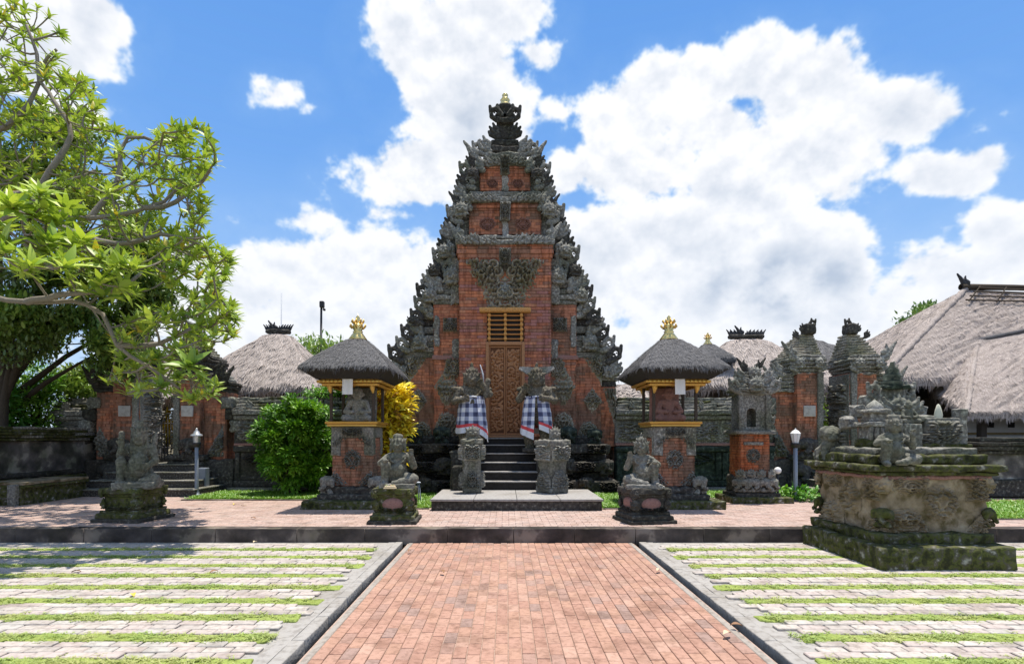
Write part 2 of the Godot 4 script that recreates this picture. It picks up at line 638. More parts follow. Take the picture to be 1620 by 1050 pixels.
# a carved panel of scrolls, standing on the plane z = 0 facing +z, centred; shape: rect, round, diamond, corner (right angle at lower left... at -x,+y), vee, arch
func carving(w: float, h: float, deep: float, shape: String, seed_: int, res := 0.025, sym := true, density := 9.0) -> ArrayMesh:
	var r := RandomNumberGenerator.new()
	r.seed = seed_
	var cs := PackedVector3Array()
	var cnt := maxi(4, int(density * maxf(w * h / 0.5, 0.3)))
	for i in cnt:
		cs.append(Vector3(r.randf_range(0.0 if sym else -w * 0.5, w * 0.5), r.randf_range(-h * 0.5, h * 0.5), r.randf() * TAU))
	var sz := sqrt(w * h / cnt) * (0.75 if sym else 1.0)
	var nx := maxi(6, int(w / res))
	var ny := maxi(6, int(h / res))
	var hv := PackedFloat32Array()
	var okv := PackedByteArray()
	for j in ny + 1:
		for i in nx + 1:
			var x := (float(i) / nx - 0.5) * w
			var y := (float(j) / ny - 0.5) * h
			var nxn := x / (w * 0.5)
			var nyn := y / (h * 0.5)
			var wob := nz.get_noise_3d(x * 5.0 + seed_, y * 5.0, 0.0) * 0.16
			var e := 1.0
			match shape:
				"rect": e = minf(1.0 - absf(nxn), 1.0 - absf(nyn)) * 3.0
				"round": e = (1.0 + wob - sqrt(nxn * nxn + nyn * nyn)) * 2.0
				"diamond": e = (1.0 + wob - absf(nxn) - absf(nyn)) * 1.6
				"corner": e = (0.0 + wob * 0.8 + nyn - nxn) * 0.9
				"vee": e = minf((nyn * 0.5 + 0.5 + 0.16 + wob * 1.6 + 0.07 * cos(y * 22.0) - maxf(0.0, absf(nxn) - 0.3) * 1.65) * 1.6, (1.0 - absf(nxn)) * 4.0)
				"arch": e = (1.0 + wob - sqrt(nxn * nxn + (nyn * 0.5 + 0.5) * (nyn * 0.5 + 0.5))) * 2.0
			var ax := absf(x) if sym else x
			var best := 1e9
			var bi := 0
			for k in cs.size():
				var d2 := (ax - cs[k].x) * (ax - cs[k].x) + (y - cs[k].y) * (y - cs[k].y)
				if d2 < best:
					best = d2
					bi = k
			var rr := sqrt(best)
			var th := atan2(y - cs[bi].y, ax - cs[bi].x)
			var sp := 0.5 + 0.5 * cos(th * (1.0 if bi % 2 else -1.0) + rr / sz * 9.0 + cs[bi].z)
			sp = lerpf(sp, 0.5 + 0.5 * cos(th * 5.0 + cs[bi].z), 0.35 if bi % 3 == 0 else 0.1)
			var hh := 0.28 + 0.72 * sp * clampf(1.25 - rr / sz * 0.8, 0.25, 1.0)
			var z := deep * (hh * 1.5 - 0.42) * clampf(e * 2.5, 0.0, 1.0) - 0.012
			hv.append(z)
			okv.append(1 if e > -0.02 and z > -0.03 * deep / 0.1 else 0)
	var m := mb()
	for j in ny:
		for i in nx:
			var k := j * (nx + 1) + i
			if okv[k] + okv[k + 1] + okv[k + nx + 1] + okv[k + nx + 2] == 0:
				continue
			var x0 := (float(i) / nx - 0.5) * w
			var x1 := (float(i + 1) / nx - 0.5) * w
			var y0 := (float(j) / ny - 0.5) * h
			var y1 := (float(j + 1) / ny - 0.5) * h
			m.q(Vector3(x0, y0, hv[k]), Vector3(x1, y0, hv[k + 1]), Vector3(x1, y1, hv[k + nx + 2]), Vector3(x0, y1, hv[k + nx + 1]), Color.WHITE)
	return m.mesh(true)

# ---- materials
var M := {}
var BR: Array = [Color(0.60, 0.232, 0.128), Color(0.53, 0.202, 0.115), Color(0.44, 0.175, 0.11), Color(0.57, 0.262, 0.16), Color(0.36, 0.185, 0.135)]

func ntex(seed_: int, freq: float, oct: int, stops: Array, size := 512, kind := FastNoiseLite.TYPE_SIMPLEX_SMOOTH, fractal := FastNoiseLite.FRACTAL_FBM) -> NoiseTexture2D:
	var n := FastNoiseLite.new()
	n.noise_type = kind
	n.seed = seed_
	n.frequency = freq
	n.fractal_type = fractal
	n.fractal_octaves = oct
	n.fractal_gain = 0.55
	var t := NoiseTexture2D.new()
	t.width = size
	t.height = size
	t.seamless = true
	t.seamless_blend_skirt = 0.2
	t.noise = n
	if stops.size():
		var g := Gradient.new()
		var offs := PackedFloat32Array()
		var cols := PackedColorArray()
		for s in stops:
			offs.append(s[0])
			var c: Color = s[1]
			cols.append(c.linear_to_srgb())
		g.offsets = offs
		g.colors = cols
		t.color_ramp = g
	return t

func smat(tex: Texture2D, sc: Vector3, rough: float, bump: Texture2D = null, cm := 1.0, detail: Texture2D = null, dsc := Vector3.ONE, tint := Color.WHITE) -> StandardMaterial3D:
	var m := StandardMaterial3D.new()
	m.albedo_color = tint.linear_to_srgb()
	m.albedo_texture = tex
	m.roughness = rough
	m.metallic_specular = 0.3
	m.uv1_triplanar = true
	m.uv1_world_triplanar = true
	m.uv1_scale = sc
	m.vertex_color_use_as_albedo = true
	if bump:
		m.heightmap_enabled = true
		m.heightmap_texture = bump
		m.heightmap_scale = cm
	if detail:
		m.detail_enabled = true
		m.detail_albedo = detail
		m.detail_blend_mode = BaseMaterial3D.BLEND_MODE_MUL
		m.detail_uv_layer = BaseMaterial3D.DETAIL_UV_2
		m.uv2_triplanar = true
		m.uv2_world_triplanar = true
		m.uv2_scale = dsc
	return m

func plain(c: Color, rough := 0.7, metal := 0.0) -> StandardMaterial3D:
	var m := StandardMaterial3D.new()
	m.albedo_color = c.linear_to_srgb()
	m.roughness = rough
	m.metallic = metal
	m.vertex_color_use_as_albedo = true
	return m

func make_materials() -> void:
	var face := ntex(27, 0.009, 5, [[0.2, Color(0.07, 0.066, 0.068)], [0.45, Color(0.13, 0.12, 0.12)], [0.58, Color(0.19, 0.175, 0.17)], [0.66, Color(0.33, 0.31, 0.29)], [1.0, Color(0.42, 0.40, 0.37)]])
	var bump := ntex(5, 0.03, 6, [])
	var wear := ntex(31, 0.02, 5, [[0.2, Color(0.72, 0.70, 0.68)], [0.5, Color(0.95, 0.94, 0.93)], [1.0, Color(1, 1, 1)]], 512)
	var soot := ntex(32, 0.009, 4, [[0.2, Color(0.80, 0.78, 0.75)], [0.45, Color(0.95, 0.945, 0.94)], [1.0, Color(1, 1, 1)]], 256)
	var patch := ntex(11, 0.008, 4, [[0.25, Color(0.52, 0.55, 0.45)], [0.5, Color(0.85, 0.84, 0.8)], [0.75, Color(1, 1, 1)]], 256)
	var stone := ntex(21, 0.045, 6, [[0.0, Color(0.085, 0.08, 0.076)], [0.35, Color(0.165, 0.16, 0.148)], [0.55, Color(0.23, 0.225, 0.21)], [0.67, Color(0.30, 0.295, 0.27)], [0.75, Color(0.46, 0.46, 0.42)], [1.0, Color(0.62, 0.61, 0.56)]])
	var dark := ntex(22, 0.04, 6, [[0.0, Color(0.028, 0.026, 0.025)], [0.45, Color(0.062, 0.058, 0.054)], [0.66, Color(0.095, 0.09, 0.08)], [0.75, Color(0.14, 0.138, 0.122)], [0.82, Color(0.24, 0.24, 0.22)], [1.0, Color(0.3, 0.3, 0.27)]])
	var pale := ntex(23, 0.04, 6, [[0.0, Color(0.13, 0.128, 0.122)], [0.35, Color(0.25, 0.245, 0.235)], [0.6, Color(0.39, 0.38, 0.36)], [0.74, Color(0.5, 0.49, 0.46)], [1.0, Color(0.62, 0.6, 0.56)]])
	var moss := ntex(24, 0.02, 6, [[0.0, Color(0.022, 0.022, 0.014)], [0.36, Color(0.05, 0.054, 0.022)], [0.5, Color(0.105, 0.118, 0.032)], [0.62, Color(0.085, 0.08, 0.058)], [0.74, Color(0.15, 0.145, 0.12)], [0.8, Color(0.3, 0.3, 0.27)], [1.0, Color(0.44, 0.44, 0.4)]])
	var altar := ntex(25, 0.012, 6, [[0.0, Color(0.06, 0.055, 0.03)], [0.34, Color(0.13, 0.115, 0.065)], [0.48, Color(0.25, 0.22, 0.175)], [0.64, Color(0.36, 0.325, 0.275)], [0.8, Color(0.44, 0.41, 0.36)], [1.0, Color(0.52, 0.49, 0.44)]])
	var green := ntex(26, 0.03, 6, [[0.0, Color(0.012, 0.016, 0.014)], [0.45, Color(0.03, 0.042, 0.036)], [0.62, Color(0.055, 0.075, 0.062)], [0.78, Color(0.12, 0.14, 0.12)], [1.0, Color(0.2, 0.21, 0.18)]])
	M.stone = smat(stone, Vector3.ONE * 0.55, 0.95, bump, 1.6, patch, Vector3.ONE * 0.31)
	M.dark = smat(dark, Vector3.ONE * 0.5, 0.9, bump, 1.6, patch, Vector3.ONE * 0.27)
	M.pale = smat(pale, Vector3.ONE * 1.1, 0.95, bump, 1.0, patch, Vector3.ONE * 0.6)
	M.grey = smat(pale, Vector3.ONE * 0.8, 0.95, bump, 1.2, patch, Vector3.ONE * 0.45, Color(0.62, 0.62, 0.6))
	M.carved = smat(pale, Vector3.ONE * 0.8, 0.95, bump, 1.2, patch, Vector3.ONE * 0.45, Color(0.98, 0.93, 0.82))
	M.face = smat(face, Vector3.ONE * 0.35, 0.95, bump, 0.8, patch, Vector3.ONE * 0.5)
	M.moss = smat(moss, Vector3.ONE * 0.6, 0.95, bump, 1.5, patch, Vector3.ONE * 0.35)
	M.altar = smat(altar, Vector3.ONE * 0.5, 0.95, bump, 1.6, soot, Vector3.ONE * 0.4, Color(0.86, 0.79, 0.66))
	M.brownstone = smat(stone, Vector3.ONE * 0.8, 0.95, bump, 1.4, patch, Vector3.ONE * 0.5, Color(0.66, 0.60, 0.52))
	M.green = smat(green, Vector3.ONE * 0.5, 0.85, bump, 1.2, patch, Vector3.ONE * 0.3)
	var streak := ntex(33, 0.02, 5, [[0.22, Color(0.56, 0.54, 0.51)], [0.42, Color(0.88, 0.87, 0.86)], [0.6, Color(1, 1, 1)]], 512)
	M.brick = smat(wear, Vector3.ONE * 0.8, 0.92, bump, 0.6, streak, Vector3(0.75, 0.14, 0.75))
	var grime := ntex(34, 0.012, 6, [[0.2, Color(0.70, 0.68, 0.66)], [0.4, Color(0.90, 0.895, 0.89)], [0.58, Color(1, 1, 1)]], 512)
	M.paver = smat(wear, Vector3.ONE * 1.3, 0.9, bump, 0.6, grime, Vector3.ONE * 0.33)
	M.mortar = smat(wear, Vector3.ONE * 1.0, 0.95, null, 1.0, null, Vector3.ONE, Color(0.40, 0.30, 0.25))
	M.concrete = smat(wear, Vector3.ONE * 0.9, 0.95, bump, 0.5, soot, Vector3.ONE * 0.5, Color(0.35, 0.34, 0.325))
	M.gutter = smat(dark, Vector3.ONE * 0.9, 0.9, bump, 1.0)
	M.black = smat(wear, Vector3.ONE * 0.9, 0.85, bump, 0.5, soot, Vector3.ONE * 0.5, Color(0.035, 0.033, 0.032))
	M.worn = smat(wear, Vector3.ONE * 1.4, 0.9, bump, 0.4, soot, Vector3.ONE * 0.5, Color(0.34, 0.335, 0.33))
	M.soil = smat(wear, Vector3.ONE * 0.4, 1.0, bump, 1.5, soot, Vector3.ONE * 0.2, Color(0.16, 0.14, 0.09))
	M.turf = smat(wear, Vector3.ONE * 1.5, 1.0, bump, 2.0, soot, Vector3.ONE * 0.6, Color(0.30, 0.38, 0.10))
	M.kerb = smat(face, Vector3.ONE * 0.30, 0.92, bump, 0.8, patch, Vector3.ONE * 0.5, Color(0.62, 0.56, 0.52))
	var straw := ntex(41, 0.03, 5, [[0.2, Color(0.42, 0.41, 0.4)], [0.42, Color(0.78, 0.77, 0.76)], [0.62, Color(0.93, 0.93, 0.92)], [0.85, Color(1, 1, 1)]], 512)
	M.thatch = smat(straw, Vector3(4.0, 0.9, 4.0), 0.95, straw, 3.0, soot, Vector3.ONE * 0.8, Color(0.165, 0.165, 0.175))
	M.thatch.uv1_triplanar_sharpness = 4.0
	M.reed = smat(straw, Vector3(1.6, 0.6, 1.6), 0.95, straw, 6.0, soot, Vector3.ONE * 0.3, Color(0.46, 0.405, 0.38))
	M.straw = plain(Color.WHITE, 0.9)
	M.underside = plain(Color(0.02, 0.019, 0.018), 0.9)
	M.gold = plain(Color(0.62, 0.40, 0.10), 0.42, 0.55)
	M.gilt = smat(wear, Vector3.ONE * 5.0, 0.5, bump, 0.6, null, Vector3.ONE, Color(0.66, 0.36, 0.13))
	M.brass = plain(Color(0.72, 0.56, 0.22), 0.3, 0.8)
	M.goldwood = smat(wear, Vector3.ONE * 3.0, 0.55, bump, 0.5, null, Vector3.ONE, Color(0.50, 0.235, 0.08))
	M.wood = smat(wear, Vector3(6, 1, 6), 0.6, bump, 0.5, null, Vector3.ONE, Color(0.42, 0.215, 0.108))
	M.darkwood = plain(Color(0.045, 0.032, 0.022), 0.7)
	M.white = plain(Color(0.72, 0.72, 0.72), 0.9)
	M.plaster = smat(wear, Vector3.ONE * 0.7, 0.95, null, 1.0, soot, Vector3.ONE * 0.4, Color(0.55, 0.54, 0.52))
	M.rose = smat(wear, Vector3.ONE * 2.0, 0.95, bump, 0.4, null, Vector3.ONE, Color(0.30, 0.17, 0.15))
	M.metal = plain(Color(0.22, 0.25, 0.30), 0.5, 0.4)
	M.silver = plain(Color(0.55, 0.55, 0.54), 0.35, 0.7)
	M.iron = plain(Color(0.03, 0.03, 0.033), 0.6, 0.3)
	M.bark = smat(wear, Vector3(3, 2, 3), 0.95, bump, 0.8, soot, Vector3.ONE * 0.9, Color(0.27, 0.245, 0.21))
	M.darkbark = smat(wear, Vector3(3, 1, 3), 0.95, bump, 1.2, null, Vector3.ONE, Color(0.075, 0.06, 0.045))
	for k in [["leaf", 0.42], ["smallleaf", 0.45], ["croton", 0.35], ["blade", 0.4]]:
		var m := plain(Color.WHITE, 0.45)
		m.backlight_enabled = true
		m.backlight = Color(k[1], k[1], k[1] * 0.6) * 2.0
		m.cull_mode = BaseMaterial3D.CULL_DISABLED
		M[k[0]] = m
	for e in [["leaf", 0.8], ["smallleaf", 0.7], ["croton", 0.7], ["blade", 0.7]]:
		M[e[0]].backlight = Color(e[1], e[1], e[1] * 0.75)
	M.fabric = plain(Color.WHITE, 0.95)
	M.red = plain(Color(0.62, 0.07, 0.075), 0.9)
	M.hem = plain(Color(0.68, 0.69, 0.73), 0.9)

# ---- shared carved pieces
var P := {}

func make_protos() -> void:
	# ear-shaped corner ornament, growing outwards (+x) and up from its root
	for variant in 3:
		var s := Sculpt.new()
		s.l(-0.1, 0.0, 0, 0.2, 0.15, 0.1, 0, 0.19)
		if variant == 0:
			s.l(0.15, 0.08, 0, 0.17, 0.50, 0.28, 0, 0.15)
			s.l(0.50, 0.28, 0, 0.15, 0.55, 0.66, 0, 0.14)
			s.l(0.55, 0.66, 0, 0.14, 0.63, 0.95, 0, 0.10)
			s.l(0.55, 0.70, 0, 0.15, 0.18, 0.78, 0, 0.16)
			s.l(0.18, 0.78, 0, 0.17, -0.05, 0.40, 0, 0.2)
			s.l(0.18, 0.82, 0, 0.15, 0.16, 1.02, 0, 0.10)
			s.s(0.30, 0.47, 0, 0.155, -1.0)
			s.s(0.22, 0.42, 0, 0.09, 1.0)
		elif variant == 1:
			s.l(0.1, 0.1, 0, 0.2, 0.48, 0.2, 0, 0.14)
			s.l(0.48, 0.2, 0, 0.14, 0.58, 0.42, 0, 0.10, 1.0)
			s.l(0.0, 0.3, 0, 0.2, 0.36, 0.48, 0, 0.15)
			s.l(0.36, 0.48, 0, 0.15, 0.52, 0.74, 0, 0.10, 1.0)
			s.l(-0.05, 0.55, 0, 0.18, 0.2, 0.76, 0, 0.14)
			s.l(0.2, 0.76, 0, 0.13, 0.30, 1.0, 0, 0.08, 1.0)
			s.s(0.26, 0.34, 0.0, 0.075, -1.0)
		else:
			s.l(0.05, 0.1, 0, 0.2, 0.3, 0.35, 0, 0.17)
			s.l(0.3, 0.35, 0, 0.17, 0.48, 0.7, 0, 0.13)
			s.l(0.48, 0.7, 0, 0.13, 0.74, 1.05, 0, 0.07)
			s.l(0.0, 0.4, 0, 0.2, 0.2, 0.62, 0, 0.12)
			s.l(0.2, 0.62, 0, 0.12, 0.14, 0.9, 0, 0.05, 1.0)
		for i in 5:
			s.s(0.05 + 0.1 * i, 0.1 + 0.13 * i, 0.13, 0.06, 1.0)
		P["ear%d" % variant] = s.mesh(0.04, 0.04, 0.02, 3.6, 5 + variant)
	# mask of a guardian spirit
	var f := Sculpt.new()
	f.l(-0.3, 0.05, 0, 0.24, 0.3, 0.05, 0, 0.24)
	f.l(-0.22, 0.35, 0.02, 0.2, 0.22, 0.35, 0.02, 0.2)
	f.l(-0.26, -0.25, 0.02, 0.17, 0.26, -0.25, 0.02, 0.17)
	for sx in [-1.0, 1.0]:
		f.s(sx * 0.2, 0.13, 0.22, 0.13, 1.0)
		f.s(sx * 0.2, 0.13, 0.31, 0.06, 1.0)
		f.l(sx * 0.06, 0.27, 0.2, 0.06, sx * 0.36, 0.36, 0.14, 0.06, 1.0)
		f.l(sx * 0.2, -0.18, 0.22, 0.05, sx * 0.26, -0.02, 0.26, 0.02, 1.0)
		f.s(sx * 0.45, 0.18, 0.0, 0.13)
		f.l(sx * 0.42, 0.3, 0, 0.12, sx * 0.58, 0.55, 0, 0.04)
		f.l(sx * 0.4, -0.1, 0, 0.12, sx * 0.62, -0.22, 0, 0.05)
		f.s(sx * 0.09, -0.02, 0.27, 0.07, 1.0)
	f.s(0, 0.02, 0.28, 0.1, 1.0)
	f.l(-0.22, -0.2, 0.24, 0.06, 0.22, -0.2, 0.24, 0.06, -1.0)
	f.l(-0.12, -0.31, 0.2, 0.09, 0.12, -0.31, 0.2, 0.09, 1.0)
	f.l(0, 0.45, 0.05, 0.16, 0, 0.78, 0.03, 0.05)
	f.l(-0.2, 0.48, 0.03, 0.12, -0.28, 0.68, 0.02, 0.04)
	f.l(0.2, 0.48, 0.03, 0.12, 0.28, 0.68, 0.02, 0.04)
	P.mask = f.mesh(0.045, 0.06, 0.025, 3.0, 3)
	# elephant-like beast head for plinths
	var e := Sculpt.new()
	e.l(-0.25, 0.3, 0, 0.3, 0.25, 0.3, 0, 0.3)
	e.l(0, 0.3, 0.15, 0.22, 0.05, -0.1, 0.32, 0.13)
	e.l(0.05, -0.1, 0.32, 0.13, 0.22, -0.22, 0.36, 0.09)
	e.l(0.22, -0.22, 0.36, 0.09, 0.32, -0.08, 0.34, 0.07)
	for sx in [-1.0, 1.0]:
		e.l(sx * 0.45, 0.4, 0, 0.2, sx * 0.55, 0.05, 0.0, 0.12)
		e.s(sx * 0.18, 0.42, 0.26, 0.07, 1.0)
		e.l(sx * 0.16, 0.02, 0.25, 0.06, sx * 0.22, -0.12, 0.4, 0.03, 1.0)
		e.l(sx * 0.3, -0.3, 0.05, 0.16, sx * 0.36, -0.42, 0.12, 0.13)
	e.l(-0.2, 0.55, 0, 0.15, 0.2, 0.55, 0, 0.15)
	e.l(-0.4, -0.42, 0.0, 0.14, 0.4, -0.42, 0.0, 0.14)
	P.beast = e.mesh(0.05, 0.07, 0.03, 2.5, 13)
	# scroll panels one metre wide
	for i in 4:
		P["rect%d" % i] = carving(1.0, 1.0, 0.17, "rect", 100 + i, 0.022, true, 7.0)
	P.round0 = carving(1.0, 1.0, 0.18, "round", 120, 0.025, true, 6.0)
	P.round1 = carving(1.0, 1.0, 0.18, "round", 127, 0.025, true, 6.0)
	P.diamond0 = carving(1.0, 1.0, 0.18, "diamond", 131, 0.022, true, 8.0)
	P.diamond1 = carving(1.0, 1.0, 0.18, "diamond", 137, 0.022, true, 8.0)
	P.corner = carving(1.0, 1.0, 0.18, "corner", 141, 0.022, false, 9.0)
	P.arch = carving(1.0, 1.0, 0.18, "arch", 143, 0.022, true, 7.0)
	P.vee = carving(2.0, 1.28, 0.24, "vee", 151, 0.018, true, 9.0)
	for i in 6:
		var m := mb()
		var k: Color = BR[i % 5]
		if i == 5:
			k = Color(0.40, 0.19, 0.17)
		m.box(Vector3(0, 0, 0.02), Vector3(0.296, 0.074, 0.05), k, 0.005)
		P["brick%d" % i] = m.mesh()
	var bm := mb()
	bm.rock(Vector3(0, 0.5, 0), Vector3(1, 1, 1), Color.WHITE, 0.06, 0.03, 0.25)
	P.block = bm.mesh(true)

func ear(parent: Node3D, pos: Vector3, size: float, side: float, variant: int, m: Material, called := "corner_ornament", turn := 0.0) -> void:
	part(called, P["ear%d" % variant], m, parent, pos, Vector3(0, turn, 0), Vector3(size * side, size, size * 0.8))

func carve(parent: Node3D, kind: String, pos: Vector3, w: float, h: float, m: Material, turn := 0.0, deep := 1.0, called := "carved_panel", roll := 0.0) -> void:
	part(called, P[kind], m, parent, pos, Vector3(0, turn, roll), Vector3(w, h, deep))

func rock_part(called: String, parent: Node3D, o: Vector3, s: Vector3, m: Material, r := 0.03, amp := 0.012, step := 0.16, taper := 1.0, k := Color.WHITE) -> MeshInstance3D:
	var b := mb()
	b.rock(o, s, k, r, amp, step, taper)
	return part(called, b.mesh(true), m, parent)

# block seen between columns x0..x1 and rows y0..y1 with its face at distance z, dep metres thick
func span(x0: float, x1: float, y0: float, y1: float, z: float, dep: float) -> AABB:
	var a := at(x0, y1, z)
	var b := at(x1, y0, z)
	return AABB(Vector3(a.x, a.y, a.z - dep), Vector3(b.x - a.x, b.y - a.y, dep))

func rock_span(called: String, parent: Node3D, x0: float, x1: float, y0: float, y1: float, z: float, dep: float, m: Material, r := 0.03, amp := 0.012, step := 0.16) -> MeshInstance3D:
	var a := span(x0, x1, y0, y1, z, dep)
	return rock_part(called, parent, a.get_center(), a.size, m, r, amp, step)

func brick_span(called: String, parent: Node3D, x0: float, x1: float, y0: float, y1: float, z: float, dep: float, low := 0.0) -> MeshInstance3D:
	var a := span(x0, x1, y0, y1, z, dep)
	var b := mb()
	b.brick_box(a.get_center(), a.size, 0.27, 0.075, rng, BR, nzf, low)
	return part(called, b.mesh(), M.brick, parent, Vector3.ZERO, Vector3.ZERO, Vector3.ONE, "stuff")

# ---- ground, path, terrace
func sheet(x0: float, x1: float, z0: float, z1: float, y: float, step := 0.0, amp := 0.0) -> ArrayMesh:
	var b := mb()
	var nx := 1 if step <= 0 else maxi(1, int((x1 - x0) / step))
	var nzc := 1 if step <= 0 else maxi(1, int((z1 - z0) / step))
	for j in nzc:
		for i in nx:
			var pts := PackedVector3Array()
			for c in [[0, 1], [1, 1], [1, 0], [0, 0]]:
				var x := lerpf(x0, x1, float(i + c[0]) / nx)
				var z := lerpf(z0, z1, float(j + c[1]) / nzc)
				pts.append(Vector3(x, y + amp * nz.get_noise_3d(x * 1.5, 0, z * 1.5), z))
			b.q(pts[0], pts[1], pts[2], pts[3], Color.WHITE)
	return b.mesh(true)

func build_ground() -> void:
	var g := part("ground", sheet(-300, 300, -600, 60, -0.12), M.soil, self)
	g.set_meta("kind", "structure")

const PATH_L := -1.478
const PATH_R := 1.917

func build_path() -> void:
	var path := setting("brick_path")
	part("bedding", sheet(PATH_L - 0.02, PATH_R + 0.02, -8.66, 0.5, -0.012), M.mortar, path)
	# concrete edging strips inside the two drains
	for x in [PATH_L + 0.03, PATH_R - 0.03]:
		var b := mb()
		b.box(Vector3(x, -0.03, -4.1), Vector3(0.06, 0.06, 9.12), Color(0.95, 0.9, 0.85), 0.006)
		part("edging", b.mesh(), M.concrete, path)
	var tones := [Color(0.40, 0.24, 0.185), Color(0.42, 0.26, 0.20), Color(0.375, 0.22, 0.17), Color(0.41, 0.25, 0.185), Color(0.36, 0.228, 0.185), Color(0.45, 0.29, 0.225), Color(0.32, 0.222, 0.19)]
	var w := (PATH_R - PATH_L - 0.12) / 32.0
	var ln := 0.226
	var all: Array = []
	for i in 32:
		var x := PATH_L + 0.06 + (i + 0.5) * w
		var z := -8.655 + (0.5 if i % 2 else 0.0) * ln + rng.randf() * 0.05
		if i % 2:
			all.append([x, (-8.655 + z) * 0.5, absf(z + 8.655), 1])
		while z < 0.3:
			all.append([x, z + ln * 0.5, ln, 0])
			z += ln
	all.sort_custom(func(a, b): return absf(a[1] + 4.6) < absf(b[1] + 4.6))
	# the bricks nearest the lower edge of the view are laid one by one
	var meshes: Array[ArrayMesh] = []
	for k in tones.size():
		var b := mb()
		b.box(Vector3(0, -0.02, 0), Vector3(w - 0.006, 0.04, ln - 0.006), tones[k], 0.004)
		meshes.append(b.mesh())
	var unit := mb()
	unit.box(Vector3(0, -0.02, 0), Vector3(w - 0.006, 0.04, ln - 0.006), Color.WHITE, 0.004)
	var tr: Array[Transform3D] = []
	var cols := PackedColorArray()
	for i in all.size():
		var e: Array = all[i]
		var k := rng.randi() % tones.size()
		if rng.randf() < 0.4:
			k = rng.randi() % 4
		var pos := Vector3(e[0] + rng.randf_range(-0.0012, 0.0012), rng.randf_range(-0.0025, 0.0015), e[1])
		var basis := Basis.from_euler(Vector3(rng.randf_range(-0.004, 0.004), rng.randf_range(-0.006, 0.006), rng.randf_range(-0.006, 0.006)))
		if i < 300 and e[3] == 0:
			part("brick", meshes[k], M.paver, path, pos, basis.get_euler())
		else:
			tr.append(Transform3D(basis.scaled_local(Vector3(1, 1, e[2] / ln)), pos))
			var c: Color = tones[k]
			cols.append(c.lerp(tones[rng.randi() % tones.size()], 0.3))
	copies("bricks", unit.mesh(), M.paver, path, tr, cols)
	for sd in [-1.0, 1.0]:
		var x0: float = PATH_L - 0.10 if sd < 0 else PATH_R
		var gut := part("drain_channel", sheet(x0, x0 + 0.10, -8.66, 0.5, -0.10, 0.2, 0.02), M.gutter, self)
		gut.set_meta("kind", "structure")
		var xe := x0 if sd < 0 else x0 + 0.10
		var wall := setting("paving_edge")
		var z := -8.655
		while z < 0.4:
			var l := 0.6
			var b := mb()
			b.rock(Vector3(xe + sd * 0.055, -0.042, z + l * 0.5), Vector3(0.11, 0.11, l - 0.008), Color.WHITE, 0.012, 0.004, 0.2)
			part("edge_stone", b.mesh(true), M.concrete, wall)
			z += l
		stripes(sd, xe + sd * 0.112)

